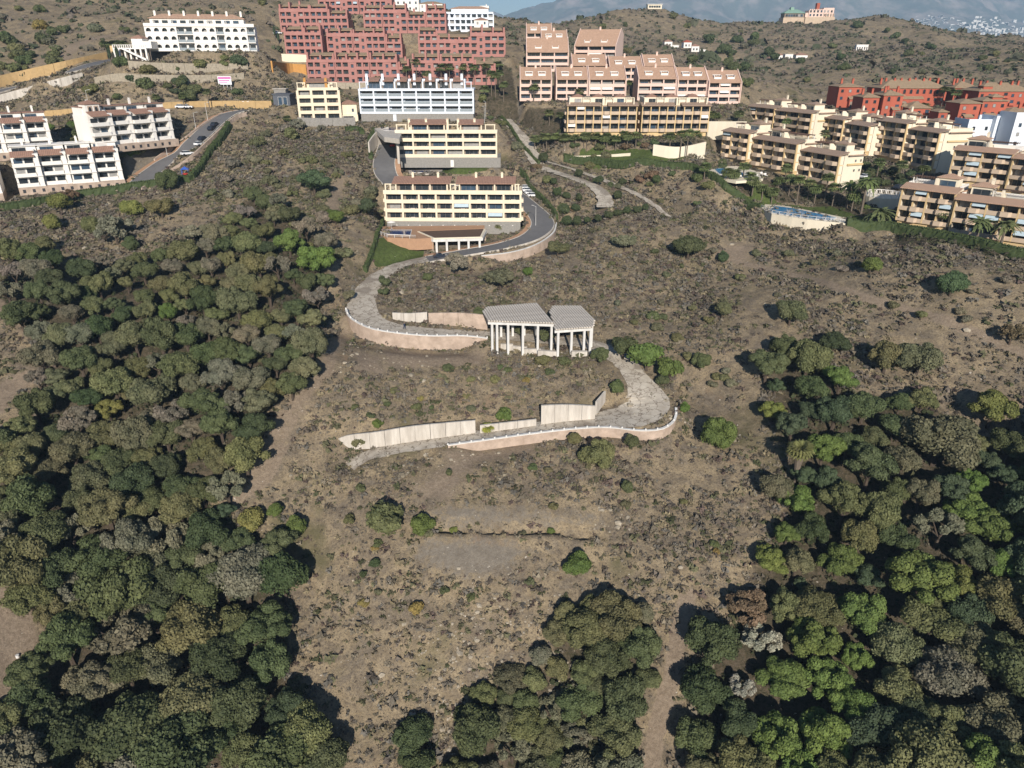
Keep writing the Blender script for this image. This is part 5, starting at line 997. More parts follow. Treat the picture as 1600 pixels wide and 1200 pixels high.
def plants(rows, kind, name, cat, group=None, low=.75, trunk=True, zs=(.9, 1.15)):
    """rows: (px, py, crown width px, tint, label). Crown centre shows at the pixel."""
    A = np.array([[r[0], r[1], r[2]] for r in rows], float); R = np.full(len(A), 2.0)
    for _ in range(4):
        x, y, z, ok = pick(A[:, 0], A[:, 1], R * low); zf = CC * y + SS * (CAMZ - z - R * low); R = .58 * R + .42 * (A[:, 2] * zf / FPX / 2)
    R = A[:, 2] * zf / FPX / 2; out = []
    for i, row in enumerate(rows):
        if not ok[i]: continue
        kd = row[5] if len(row) > 5 else kind; me = VR.choice(PROTO[kd]); q = float(R[i]); rz = VR.uniform(0, 6.28); cz = q * low
        nm, ct = name, cat
        if name == 'tree':
            nm, ct = {'pine': ('pine_tree', 'pine'), 'dry': ('bare_tree', 'tree'), 'oak': ('oak_tree', 'oak'), 'round': ('round_tree', 'tree'), 'bush': ('shrub', 'shrub')}[kd]
            if ' shrub' in row[4] or 'bush' in row[4]: nm, ct = 'shrub', 'shrub'
        if trunk:
            o = empty(nm, (x[i], y[i], z[i]), rz); c = new_obj('crown', me, o, (0, 0, cz)); c.scale = (q * VR.uniform(.88, 1.16), q * VR.uniform(.88, 1.16), q * VR.uniform(.85, 1.3)); t = new_obj('trunk', VR.choice(TR), o); t.scale = (q, q, max(.5, cz * 1.0)); crown_o = c
        else:
            o = new_obj(nm, me, None, (x[i], y[i], z[i] + cz * .8), rz); o.scale = (q, q, q * VR.uniform(*zs)); crown_o = o
        crown_o.color = jit(TINT[row[3]], VR); tag(o, row[4], ct, group if len(row) < 7 else row[6]); out.append(o)
    return out
# -- trees that stand out -----------------------------------------------------------------------------
S1 = 'tree'
E = [
 (1361, 414, 40, 'bright', 'bright green pine standing alone below the hedge on the right slope', 'round'), (1487, 446, 46, 'fir', 'dark fir green tree alone on the bare right slope, right of the bright pine', 'oak'),
 (1581, 522, 44, 'brown', 'rusty brown dead tree beside the trail at the right edge', 'dry'), (1384, 562, 62, 'olive', 'left one of two wide touching olive green bushy trees below the trail', 'oak'), (1436, 562, 74, 'greyolive', 'right one of two wide touching bushy trees below the trail', 'oak'),
 (1236, 490, 54, 'greyolive', 'dusty olive round tree at the top of the right ravine', 'oak'), (1225, 543, 48, 'holm', 'dark green tree at upper left rim of the right ravine', 'oak'), (1302, 536, 50, 'deep', 'deep green tree above the two olive ones in the right ravine', 'oak'),
 (1262, 566, 74, 'olive', 'large olive tree at head of the right ravine', 'oak'), (1212, 604, 36, 'fir', 'small dark tree left of the big olive at the ravine head', 'pine'), (1206, 643, 42, 'lime', 'yellowish bush tree with brown underside on the left rim of the right ravine', 'pine'),
 (1550, 642, 82, 'lime', 'wide yellow green pine with open crown at the right edge', 'pine'), (1466, 690, 122, 'greyolive', 'biggest dusty olive tree, very broad crown, right ravine top', 'oak'), (1350, 640, 70, 'holm', 'dark green tree left of the biggest dusty olive', 'oak'),
 (1245, 785, 62, 'bright', 'bright green pine just below the shaggy palm in the right ravine', 'pine'), (1229, 836, 54, 'bright', 'bright green pine second below the shaggy palm', 'pine'), (1206, 876, 60, 'lime', 'bright yellow green pine at the left rim, third below the shaggy palm', 'pine'),
 (1310, 880, 76, 'bright', 'tall bright green pine in the middle of the right ravine', 'pine'), (1252, 912, 30, 'fir', 'small dark pine below the tall bright one', 'pine'), (1352, 905, 56, 'fir', 'dark pine right of the tall bright one in the right ravine', 'pine'), (1402, 842, 62, 'deep', 'blue green tree in deep shade of the right ravine', 'oak'),
 (1556, 832, 84, 'bright', 'broad bright green pine near the right edge in the lower forest', 'pine'), (1512, 800, 70, 'bright', 'bright green pine left of the broad one near the right edge', 'pine'), (1572, 745, 60, 'fir', 'dark pine above the broad bright pine at the right edge', 'pine'),
 (1112, 1010, 92, 'deep', 'deep green oak beside the dirt track, left edge of the right forest', 'oak'), (1098, 1085, 86, 'deep', 'deep green oak just below another beside the dirt track', 'oak'), (1085, 1160, 84, 'holm', 'lowest dark green oak beside the dirt track at the bottom edge', 'oak'),
 (1190, 1000, 72, 'silver', 'silvery pale tree with whitish foliage between dark oak and bright pines', 'dry'), (1160, 1075, 50, 'silver', 'lower silvery pale tree beside the dark oaks', 'dry'), (1222, 1062, 84, 'bright', 'bright green pine right of the silvery tree', 'pine'), (1292, 1066, 82, 'bright', 'second bright green pine to the right of the silvery tree', 'pine'),
 (1218, 1162, 92, 'bright', 'bright green pine at the bottom edge, left of two', 'pine'), (1290, 1152, 104, 'bright', 'bright green pine at the bottom edge, right of two', 'pine'), (1345, 962, 86, 'bright', 'wide bright pine in the middle of the lower right forest', 'pine'), (1338, 1030, 58, 'bright', 'bright pine just under the wide one in the lower right forest', 'pine'),
 (1170, 955, 76, 'brown', 'brownish leafed tree at the left rim of the right forest above the silvery one', 'dry'), (1480, 1060, 116, 'grey', 'large grey green tree in the lower right forest', 'oak'), (1562, 1132, 112, 'greyolive', 'large dusty olive tree in the bottom right corner', 'oak'), (1568, 942, 96, 'olive', 'olive tree at the right edge, lower forest', 'oak'), (1496, 912, 70, 'lime', 'yellowish pine beneath bright ones in lower right forest', 'pine'), (1400, 1010, 80, 'greyolive', 'dusty olive tree between the wide bright pine and the large grey one', 'oak'),
 (915, 988, 78, 'olive', 'left part tree of the grove casting shadow on the bare slope, bottom centre', 'oak'), (962, 968, 84, 'olive', 'highest tree of the bottom centre grove', 'oak'), (1000, 1012, 78, 'holm', 'right tree of the bottom centre grove next to the dirt track', 'oak'), (948, 1030, 74, 'holm', 'lowest tree of the upper bottom centre grove', 'oak'),
 (975, 1095, 84, 'holm', 'tree with dark crown below the grove beside the dirt track', 'oak'), (962, 1152, 92, 'olive', 'olive tree low at bottom centre beside the dirt track', 'oak'), (744, 1145, 92, 'holm', 'dark oak at the bottom edge right of the rubble gully', 'oak'), (645, 1150, 66, 'deep', 'narrow deep green tree at the bottom edge left of the rubble gully', 'oak'), (648, 1195, 70, 'holm', 'tree cut by the bottom edge left of the rubble gully', 'oak'), (800, 1170, 76, 'grey', 'greyish tree at the bottom edge right of the dark oak', 'dry'),
 (835, 1062, 46, 'olive', 'small olive tree above the bottom edge oak, left of the grove', 'round'), (872, 1046, 48, 'olive', 'small olive tree tucked left under the grove', 'round'), (790, 1088, 32, 'holm', 'small dark round tree where the bare slope ends', 'round'), (860, 1110, 50, 'grey', 'grey green bush tree among dry brush, bottom centre', 'dry'), (905, 1145, 56, 'grey', 'grey green bush tree left of the lowest olive', 'dry'),
 (902, 885, 54, 'bright', 'bright green round pine alone on the bare slope above the grove', 'round'), (660, 820, 42, 'bright', 'bright green round tree at the left end of the terrace scar', 'round'), (708, 827, 17, 'lime', 'tiny bright tree on the terrace scar', 'round'), (861, 829, 15, 'bright', 'tiny tree at the right part of the terrace scar', 'round'),
 (463, 825, 46, 'bright', 'round green pine on the rim of the left ravine', 'round'), (430, 797, 34, 'bright', 'small round green pine left of another on the left ravine rim', 'round'), (390, 813, 50, 'lime', 'yellow green round pine at the left ravine rim', 'round'),
 (170, 642, 56, 'lime', 'yellow green pine amid the left ravine wood', 'pine'), (262, 490, 40, 'bright', 'bright pine amid the upper left ravine wood', 'pine'), (350, 800, 40, 'fir', 'dark small pine beside the round ones on the left ravine rim', 'pine'),
 (490, 286, 56, 'fir', 'big dark multi-stemmed pine on the slope left of the lane', 'pine'), (523, 338, 36, 'bright', 'green round pine lower left of the lane', 'round'), (572, 325, 34, 'fir', 'dark umbrella pine left of the big cream block', 'pine'), (495, 410, 64, 'bright', 'broad green pine at the right rim of the left ravine wood', 'pine'), (452, 382, 56, 'bright', 'broad pine upper left neighbour at the rim of the left ravine wood', 'pine'), (412, 318, 32, 'holm', 'dark round tree on the slope above the left ravine', 'round'),
 (93, 316, 44, 'lime', 'yellow green pine before the white block hedge', 'round'), (110, 305, 30, 'brown', 'brown leafed tree before the white block hedge', 'dry'), (82, 347, 34, 'lime', 'yellow green pine below the other near the left hedge', 'round'), (70, 384, 36, 'olive', 'olive pine lowest of three at far left', 'round'), (204, 326, 40, 'lime', 'yellowish pine on the bare patch below the left hedge', 'round'), (142, 353, 40, 'olive', 'olive round bush tree on the bare patch at upper left', 'round'), (180, 362, 56, 'bark', 'leafless grey brown shrub tree on the bare patch at upper left', 'dry'), (205, 382, 30, 'holm', 'dark low tree beside the leafless shrub tree', 'round'), (250, 325, 46, 'olive', 'flat olive tree just below the left hedge', 'oak'), (290, 395, 54, 'olive', 'olive tree at the top of the left ravine wood', 'oak'), (262, 285, 40, 'holm', 'leafy tree by the playground wall', 'oak'),
 (1012, 560, 60, 'bright', 'wide bright green shrub bank beside the lower track, middle piece', 'bush'), (975, 545, 52, 'holm', 'left piece of the green shrub bank beside the lower track', 'bush'), (1048, 578, 46, 'bright', 'right piece of the green shrub bank beside the lower track', 'bush'),
 (1075, 387, 52, 'holm', 'large dark green shrub on the slope right of the driveway', 'oak'), (975, 378, 40, 'grey', 'grey green shrub right of the driveway bend', 'dry'), (1122, 682, 58, 'bright', 'green low tree on the slope right of the track loop', 'oak'), (1095, 566, 34, 'holm', 'dark shrub between shrub bank and right ravine', 'oak'), (1130, 484, 36, 'greyolive', 'dusty shrub on the slope centre right', 'round'), (988, 690, 32, 'holm', 'round shrub against the salmon rim wall', 'round'), (898, 686, 28, 'olive', 'small shrub tree below the rim wall, left of the round one', 'round'), (935, 712, 66, 'olive', 'wide olive shrub below the rim wall', 'oak'), (980, 760, 27, 'holm', 'small dark round shrub right above the terrace', 'round'),
 (965, 604, 30, 'holm', 'shrub at the inner side of the track loop', 'round'), (748, 488, 24, 'holm', 'dark shrub touching the left end of the pavilion roof', 'round'), (590, 661, 22, 'bright', 'small green shrub growing over the long white wall', 'round'), (620, 682, 20, 'olive', 'small sparse shrub in front of the long white wall', 'bush'), (560, 690, 26, 'olive', 'olive shrub at the left end of the long white wall', 'bush'), (790, 650, 32, 'bright', 'green shrub over the low wall stub', 'bush'),
 (585, 880, 23, 'deep', 'dark round bush on the bare slope below the terrace, larger of two', 'round'), (568, 896, 15, 'deep', 'dark round bush on the bare slope below the terrace, smaller of two', 'round'), (604, 812, 62, 'olive', 'long olive bush left of the bright round tree', 'bush'), (650, 954, 28, 'ochre', 'ochre bush on the bare slope below the terrace', 'bush'), (547, 812, 20, 'olive', 'small olive bush left of the long one', 'bush'), (855, 525, 26, 'holm', 'dark shrub growing inside the pavilion', 'bush'), (812, 518, 20, 'holm', 'shrub growing inside the left half of the pavilion', 'bush'), (938, 556, 34, 'holm', 'dark shrub beside the right foot of the pavilion', 'oak'), (850, 565, 26, 'olive', 'shrub in front of the pavilion plinth', 'bush'), (880, 566, 22, 'holm', 'second shrub in front of the pavilion plinth', 'bush'),
 (712, 412, 46, 'bark', 'leafless grey shrub under the carport columns', 'dry'), (872, 388, 34, 'olive', 'olive shrub outside the driveway bend', 'oak'), (782, 437, 50, 'greyolive', 'wide dusty shrub on the slope between driveway and pavilion', 'bush'), (668, 432, 18, 'holm', 'small dark shrub by the track under the lawn', 'round'), (824, 424, 20, 'bright', 'small bright shrub on the slope between driveway and pavilion', 'round'), (600, 440, 22, 'holm', 'green shrub on the inner kerb of the left bend', 'bush'), (600, 455, 18, 'holm', 'lower green shrub on the inner side of the left bend', 'bush'), (545, 462, 24, 'greyolive', 'shrub on the outer edge of the left bend', 'bush'),
 (1130, 402, 22, 'fir', 'small dark shrub at the start of the trail', 'round'), (1070, 637, 22, 'bright', 'green shrub at the right edge of the track loop', 'round'), (1440, 492, 20, 'olive', 'small shrub near the trail', 'bush'), (1035, 595, 22, 'holm', 'small shrub outside the track loop', 'bush'),
]
seen = set()
plants([e for e in E], 'oak', 'tree', 'tree', low=.8)
# -- the two ravine woods, tree by tree -------------------------------------------------------------------
def scatter(P, wfun, seed, avoid, n=6000, k=.62):
    r = random.Random(seed); xs = [p[0] for p in P]; ys = [p[1] for p in P]; out = []
    for _ in range(n):
        a = r.uniform(min(xs), max(xs)); c = r.uniform(min(ys), max(ys))
        if not inpoly(np.array([a]), np.array([c]), P)[0]: continue
        w = wfun(a, c) * r.uniform(.72, 1.3)
        if all(math.hypot(a - u, (c - v) * 1.05) > k * (w + q) / 2 for u, v, q in out) and all(math.hypot(a - u, c - v) > .66 * (w + q) / 2 for u, v, q in avoid): out.append((a, c, w))
    return out
AV = [(e[0], e[1], e[2]) for e in E] + [(1238, 722, 46)]
wf = lambda a, c: np.interp(c, [300, 450, 600, 750, 900, 1200], [34, 42, 52, 64, 82, 100])
lt = scatter(WL, wf, 4, AV, 9000, .60); rt = scatter(WR, wf, 5, AV, 9000, k=.66)
WX = [(1640, 620), (1800, 640), (1850, 900), (1800, 1210), (1640, 1210)]; xt = scatter(WX, lambda a, c: 1.25 * wf(a, c), 6, [], 4000, k=.72)
def woods(L, side, seed, pal):
    r = random.Random(seed); rows = []
    for a, c, w in L:
        t = r.choice(pal(a, c)); k = 'dry' if t in ('bark', 'brown') else r.choice(['oak', 'oak', 'oak', 'oak', 'pine'] if t not in ('bright', 'lime') else ['pine'])
        if t == 'grey' and r.random() < .4: k = 'dry'
        ws = wf(a, c); sz = 'small' if w < .86 * ws else 'large' if w > 1.12 * ws else 'medium'; kw = {'oak': 'round crowned', 'pine': 'clumpy crowned', 'dry': 'thin crowned'}[k]
        rw = 'top' if c < 480 else 'upper middle' if c < 640 else 'middle' if c < 800 else 'lower' if c < 980 else 'bottom'
        cw = ('at the outer left' if a < 130 else 'left of centre' if a < 260 else 'right of centre' if a < 370 else 'along the right rim') if side == 'left' else ('along the left rim' if a < 1260 else 'left of centre' if a < 1390 else 'right of centre' if a < 1500 else 'at the outer right')
        lab = '%s %s %s tree %s of the %s part of the %s ravine wood' % (sz, WORDS[t], kw, cw, rw, side)
        if len(lab.split()) > 16: lab = '%s %s %s tree %s, %s part of %s ravine' % (sz, WORDS[t], kw, cw, rw, side)
        rows.append((a, c, w * 1.06, t, lab, k, lab.replace(' tree ', ' trees ')))
    plants(rows, 'oak', 'tree', 'tree', low=1.08)
    return rows
woods(lt, 'left', 1, lambda a, c: ['holm', 'olive', 'olive', 'greyolive', 'grey', 'bark', 'holm', 'deep', 'grey', 'olive', 'greyolive', 'holm'] if c < 700 else ['holm', 'holm', 'olive', 'olive', 'greyolive', 'olive', 'deep', 'holm', 'grey'])
woods(rt, 'right', 2, lambda a, c: ['holm', 'deep', 'olive', 'greyolive', 'olive', 'fir', 'bright', 'olive', 'bright', 'grey'] if c > 760 else ['holm', 'greyolive', 'olive', 'holm', 'fir', 'bright'])
plants([(a, c, w * 1.1, 'holm', 'dark tree of the right ravine wood beyond the right edge of the photo', 'oak', 'trees beyond the right edge') for a, c, w in xt], 'oak', 'tree', 'tree', low=1.2)
ct_ = scatter(WC, lambda a, c: 50 + (c - 950) * .06, 9, AV, 5000, k=.66)
rr_ = random.Random(3)
plants([(a, c, w * 1.1, t, '%s %s tree filling in the brushy wedge of wood at bottom centre, %s' % ('small' if w < 52 else 'large', WORDS[t], 'left half' if a < 860 else 'right half'), k, '%s %s trees of the bottom centre wedge, %s' % ('small' if w < 52 else 'large', WORDS[t], 'left half' if a < 860 else 'right half')) for a, c, w in ct_ for t in [rr_.choice(['olive', 'holm', 'greyolive', 'grey', 'olive'])] for k in [rr_.choice(['oak', 'oak', 'round'])]], 'oak', 'tree', 'tree', low=.7)
# -- small orchard along the upper track ------------------------------------------------------------------
orch = [(870, 300, 18), (885, 305, 16), (848, 246, 20), (905, 271, 17), (935, 281, 20), (973, 283, 15), (966, 304, 18), (1025, 281, 20), (864, 283, 16), (880, 328, 24), (900, 325, 18), (885, 346, 20), (901, 346, 18), (918, 343, 17), (935, 341, 16), (951, 335, 18), (966, 332, 17), (980, 329, 18), (995, 327, 17), (1008, 324, 14), (905, 309, 16)]
plants([(a, b, c, 'deep', 'small round dark green tree planted along the upper concrete track') for a, b, c in orch], 'round', 'garden_tree', 'tree', 'small planted trees along the upper track', low=.95)
# -- green shrubs on the hillsides ---------------------------------------------------------------------------
def hill_shrubs():
    r = random.Random(12); rows = []
    def put(P, n, w0, w1, tints, lab, grp, kinds=('bush',)):
        xs = [p[0] for p in P]; ys = [p[1] for p in P]; k = 0; R_ = []
        while k < n:
            a = r.uniform(min(xs), max(xs)); c = r.uniform(min(ys), max(ys))
            if not inpoly(np.array([a]), np.array([c]), P)[0]: continue
            k += 1; w = r.uniform(w0, w1); t = r.choice(tints); mx_, my_ = (min(xs) + max(xs)) / 2, (min(ys) + max(ys)) / 2
            L_ = '%s %s %s, %s %s side' % ('small' if w < w0 + (w1 - w0) * .4 else 'large', WORDS[t], lab, 'upper' if c < my_ else 'lower', 'left' if a < mx_ else 'right'); R_.append((a, c, w, t, L_, r.choice(kinds), L_))
        rows.append(R_)
    put([(560, 200), (440, 190), (330, 260), (320, 300), (420, 330), (520, 420), (590, 320)], 52, 14, 34, ['grey', 'greyolive', 'bark', 'olive'], 'low shrub on the slope left of the lane', 'shrubs left of the lane', ('bush', 'bush', 'dry'))
    put([(0, 0), (420, 0), (440, 60), (200, 90), (120, 100), (0, 120)], 24, 14, 24, ['olive', 'holm', 'grey', 'ochre'], 'bush on the brown hill at the top left', 'bushes on the top left hill')
    put([(0, 60), (90, 50), (110, 80), (90, 100), (0, 118)], 12, 16, 30, ['holm', 'olive'], 'bush by the dirt patch at top left', 'dark bushes at top left')
    put([(170, 95), (400, 90), (420, 150), (200, 155), (0, 170), (130, 130)], 20, 14, 30, ['holm', 'olive', 'fir'], 'bush among the terrace walls at upper left', 'bushes among the terrace walls')
    put([(830, 40), (1020, 20), (1400, 40), (1600, 75), (1600, 130), (1310, 130), (1160, 140), (1060, 100), (960, 85), (830, 60)], 40, 11, 18, ['holm', 'olive', 'deep', 'grey'], 'bush on the far right hills', 'bushes on the far right hills')
    put([(1080, 50), (1190, 60), (1230, 110), (1180, 140), (1060, 95)], 18, 14, 26, ['holm', 'deep'], 'bush in the far valley past the pink houses', 'bushes in the far valley')
    put([(930, 380), (1100, 330), (1180, 400), (1130, 520), (1180, 620), (1090, 620), (1060, 540), (960, 500)], 26, 12, 22, ['olive', 'greyolive', 'holm', 'grey'], 'shrub on the slope right of the pavilion', 'shrubs on the slope right of the pavilion')
    put([(560, 560), (900, 570), (900, 640), (520, 650)], 16, 12, 20, ['olive', 'greyolive', 'holm', 'ochre'], 'shrub between the pavilion and the long white wall', 'shrubs between pavilion and long wall')
    put([(560, 720), (1040, 700), (1150, 760), (1130, 900), (950, 900), (560, 960), (500, 900)], 20, 12, 20, ['olive', 'ochre', 'greyolive', 'holm'], 'shrub on the terraces below the lowest track', 'shrubs on the lower terraces')
    put([(800, 1080), (900, 1060), (940, 1200), (800, 1210)], 12, 24, 44, ['olive', 'grey', 'greyolive'], 'shrub in the brushy hollow at the bottom centre', 'shrubs in the bottom hollow')
    put([(1150, 360), (1600, 440), (1600, 540), (1200, 460)], 14, 12, 22, ['grey', 'greyolive', 'bark'], 'shrub on the bare slope by the trail', 'shrubs by the trail')
    put([(800, 215), (880, 215), (1100, 270), (1190, 330), (1100, 330), (950, 300), (860, 350), (800, 260)], 18, 12, 26, ['olive', 'greyolive', 'holm', 'brown'], 'shrub on the bank under the long hedge', 'shrubs under the long hedge')
    put([(560, 130), (800, 100), (800, 210), (770, 200), (740, 130)], 10, 12, 22, ['holm', 'olive', 'fir'], 'garden bush between the blocks at top centre', 'garden bushes at top centre')
    put([(1160, 225), (1280, 240), (1400, 300), (1360, 330), (1200, 270), (1120, 260)], 34, 12, 22, ['holm', 'fir', 'bright'], 'garden bush between the stepped ochre rows', 'garden bushes between the ochre rows')
    put([(1350, 255), (1430, 270), (1440, 285), (1350, 290)], 14, 14, 26, ['deep', 'holm'], 'shrub under the nearest upper ochre block', 'dense dark shrubs under the upper row')
    put([(215, 175), (60, 190), (100, 225), (150, 240), (200, 270), (225, 250)], 16, 14, 30, ['holm', 'olive', 'bright'], 'garden tree among the white apartment blocks', 'garden trees among the white blocks', ('round', 'bush'))
    put([(885, 215), (1100, 215), (1000, 232), (890, 236)], 14, 10, 20, ['fir', 'holm', 'brown'], 'bush at the foot of the ochre blocks', 'bushes at the foot of the ochre blocks')
    for R_ in rows: g_ = 'garden' in R_[0][4] or 'block' in R_[0][4] or 'hedge' in R_[0][4]; plants(R_, 'bush', 'garden_bush' if g_ else 'shrub', 'garden bush' if g_ else 'shrub', low=.45, trunk=False)
hill_shrubs()
# -- palms -------------------------------------------------------------------------------------------------
def frond_mesh(seed, L=1.0, droop=.55, n=6, w=.16, fan=False):
    V = []; F = []
    if fan:
        for j in range(7):
            a = (j - 3) * .27; k = len(V); V += [(.35 * math.cos(a * .4), .35 * math.sin(a * .4), .03), (.75 * math.cos(a), .75 * math.sin(a) - .10, -.02), (1.0 * math.cos(a), 1.0 * math.sin(a), -.28 * droop * 1.5), (.75 * math.cos(a), .75 * math.sin(a) + .10, -.02)]; F.append((k, k + 1, k + 2, k + 3))
        V += [(0, -.012, 0), (.36, -.012, .03), (.36, .012, .03), (0, .012, 0)]; k = len(V) - 4; F.append((k, k + 1, k + 2, k + 3)); return V, F
    for i in range(n):
        t0, t1 = i / n, (i + 1) / n; P = lambda t: (L * t * (1 - .15 * t), L * (.45 * t - (droop + .55) * t * t))
        (x0, z0), (x1, z1) = P(t0), P(t1); wd = w * math.sin(math.pi * min(.97, t0 + .12)) + .02
        for s in (-1, 1):
            k = len(V); V += [(x0, 0, z0), (x1, 0, z1), (x1 + .06, s * wd, z1 - wd * .5), (x0 + .02, s * wd, z0 - wd * .5)]; F.append((k, k + 1, k + 2, k + 3) if s < 0 else (k + 3, k + 2, k + 1, k))
    return V, F
def palm_crown(seed, nf=34, fan=True):
    r = random.Random(seed); V = []; F = []
    for i in range(nf):
        v, f = frond_mesh(seed, droop=r.uniform(.3, .9), fan=fan); a = 6.283 * i / nf * 2.4 + r.uniform(-.2, .2); el = r.uniform(-.5, 1.1) if fan else r.uniform(-.1, .9); s = r.uniform(.8, 1.1)
        Mx = Matrix.Rotation(a, 4, 'Z') @ Matrix.Rotation(-el, 4, 'Y') @ Matrix.Scale(s, 4); k = len(V); V += [tuple(Mx @ Vector(p)) for p in v]; F += [tuple(q + k for q in g_) for g_ in f]
    return poly_mesh(V, F, ['leaf'], name='palm_crown')
PC = [palm_crown(i) for i in range(3)]; PD_ = [palm_crown(i + 9, 44, False) for i in range(2)]
PT = tubes_mesh([((0, 0, -.05), (0, 0, .5), 1, .85), ((0, 0, .5), (0, 0, 1), .85, .8)], 'palmbark', 7, 'trunk')
SKIRT = tubes_mesh([((0, 0, 0), (0, 0, 1), .5, 1.0)], 'palmbark', 9, 'dead_frond_skirt')
def palm(px, py, h, w, label, group=None, tint=(.13, .155, .06), date=False, foot=True, skirt=False, zbase=None):
    """px, py: foot of the trunk; h: trunk height m; w: crown radius m"""
    x, y, z, ok = pick([px], [py]); o = empty('palm_tree', (x[0], y[0], z[0] if zbase is None else zbase), VR.uniform(0, 6)); tag(o, label, 'palm tree', group)
    t = new_obj('trunk', PT, o); tw = .22 if not date else .38; t.scale = (tw, tw, h)
    c = new_obj('crown', VR.choice(PD_ if date else PC), o, (0, 0, h)); c.scale = (w, w, w); c.color = jit(tint, VR, .1)
    if skirt: s = new_obj('dead_frond_skirt', SKIRT, o, (0, 0, h * .45)); s.scale = (1.0, 1.0, h * .52)
    return o
def palms(L, label, group, **kw):
    for px, py, h, w in L: palm(px, py, h + VR.uniform(-.6, .6), w, label, group, **kw)
palms([(625, 128, 6, 2.3), (632, 131, 8, 2.2), (636, 133, 6.5, 2.2), (652, 140, 11, 2.3), (668, 138, 6, 2.3), (690, 136, 8, 2.6), (703, 137, 8, 2.5), (724, 136, 8, 2.4), (741, 136, 7.5, 2.5), (760, 137, 8, 2.3)], 'tall fan palm in the line before the lowest red blocks', 'palms before the red blocks')
palms([(768, 150, 8, 2.4), (774, 152, 8, 2.4), (781, 150, 9, 2.3), (779, 120, 5, 2.5), (787, 158, 6, 2.4), (757, 160, 5, 2.3)], 'fan palm in the green strip right of the red blocks', 'palms right of the red blocks')
palms([(822 + i * 10.5 + (i % 3) * 3, 232 + (i % 2) * 3, 4.5, 2.2) for i in range(1, 17)], 'palm in the dense row at the foot of the ochre blocks', 'palm row at the foot of the ochre blocks')
palms([(858, 196, 5, 2.3), (876, 200, 4.5, 2.3), (834, 160, 6, 2.4), (905, 160, 4.5, 2.0), (982, 150, 5, 2.0)], 'palm between the pink and ochre blocks', 'palms between pink and ochre blocks')
palms([(1045, 245, 7, 2.2), (1062, 247, 8, 2.2), (1072, 248, 8, 2.2), (1085, 243, 7, 2.1), (1110, 200, 5, 2.2), (1117, 203, 5, 2.2), (1152, 200, 5, 2.3)], 'palm standing before the tall cream garden walls', 'palms before the cream walls')
palms([(1225, 215, 6, 2.2), (1285, 232, 5, 2.2), (1311, 166, 5, 2.2), (1458, 164, 6, 2.6), (1470, 168, 7, 2.6), (1487, 172, 7, 2.6), (1480, 160, 6, 2.6), (1500, 158, 6, 2.6), (1504, 190, 5, 2.6), (1545, 160, 5, 2.5), (1578, 165, 5, 2.5), (1590, 200, 4, 2.6), (1440, 186, 5, 2.4)], 'palm among the terracotta villas', 'palms among the terracotta villas')
palms([(1180, 236, 5, 2.2), (1212, 243, 5, 2.2), (1255, 252, 5, 2.3), (1300, 262, 5, 2.3), (1335, 268, 5, 2.3), (1370, 275, 5, 2.4), (1240, 250, 4, 2.2), (1405, 282, 5, 2.4), (1438, 288, 5, 2.3)], 'palm between the two stepped ochre rows', 'palms between the ochre rows')
palms([(1135, 290, 4, 2.3), (1170, 296, 4.5, 2.3), (1232, 306, 5, 2.4), (1262, 310, 5, 2.3), (1272, 318, 4, 2.3), (1300, 322, 5, 2.4), (1330, 330, 5, 2.4), (1205, 318, 4, 2.2), (1175, 305, 4.5, 2.4), (1145, 292, 4, 2.4), (1190, 312, 3.5, 2.4), (1244, 320, 8, 2.2), (1288, 312, 7, 2.2), (1160, 283, 4, 2.3), (1215, 300, 4, 2.3), (1100, 280, 4, 2.2), (1225, 290, 5, 2.2)], 'palm in the garden by the two pools', 'palms in the pool garden')
palm(1345, 335, 9.5, 3.6, 'tallest broad palm left of the round white terrace', date=True); palm(1322, 325, 7, 3.0, 'palm with a wide crown left of the tallest broad one', date=True); palm(1371, 352, 3.5, 4.2, 'short date palm with long arching fronds above the big hedge', date=True)
palm(1467, 365, 5.5, 2.6, 'slim palm before the nearest left ochre block'); palm(1523, 383, 6, 3.2, 'palm before the nearest right ochre block, left of two', date=True); palm(1562, 388, 6, 3.2, 'palm before the nearest right ochre block, right of two', date=True)
palm(1240, 760, 8.0, 2.4, 'shaggy old fan palm with a dead frond skirt in the right ravine', skirt=True, tint=(.15, .15, .055)); palm(762, 675, .9, 1.5, 'small yellow green palm beside the lower track', tint=(.26, .26, .05)); palm(779, 365, 2.2, 1.7, 'single palm before the stone base of the big cream block', tint=(.16, .17, .05))
palms([(75, 60, 5, 2.6), (168, 90, 5, 2.4), (175, 92, 6, 2.4), (184, 90, 5.5, 2.4), (192, 91, 5, 2.4), (198, 88, 5, 2.3)][1:], 'palm beside the entrance of the arched white building', 'palms at the arched building')
palms([(289, 172, 5, 1.8), (328, 172, 7, 1.8), (247, 168, 4, 1.8), (127, 225, 4, 2.4), (138, 228, 4, 2.2), (450, 195, 2, 1.8)], 'palm in the gardens of the left side', 'palms of the left gardens')
# -- cypresses ----------------------------------------------------------------------------------------------
CYP = crown_mesh('cypress_crown', 99, 14, 1.0, (.35, .5), .09, 1200, .4, -1)
for px, py, h in ((174, 100, 6.5), (186, 98, 6.5), (430, 62, 7), (436, 70, 6)):
    x, y, z, ok = pick([px], [py]); o = empty('cypress_tree', (x[0], y[0], z[0])); tag(o, 'slim dark cypress by the white deck left of the arched building' if px < 300 else 'slim dark cypress left of the red blocks', 'cypress', 'cypresses at the arched building' if px < 300 else 'cypresses by the red blocks')
    c = new_obj('crown', CYP, o, (0, 0, h * .55)); c.scale = (.9, .9, h * .52); c.color = (.045, .065, .035, 1); t = new_obj('trunk', PT, o); t.scale = (.15, .15, h * .4)
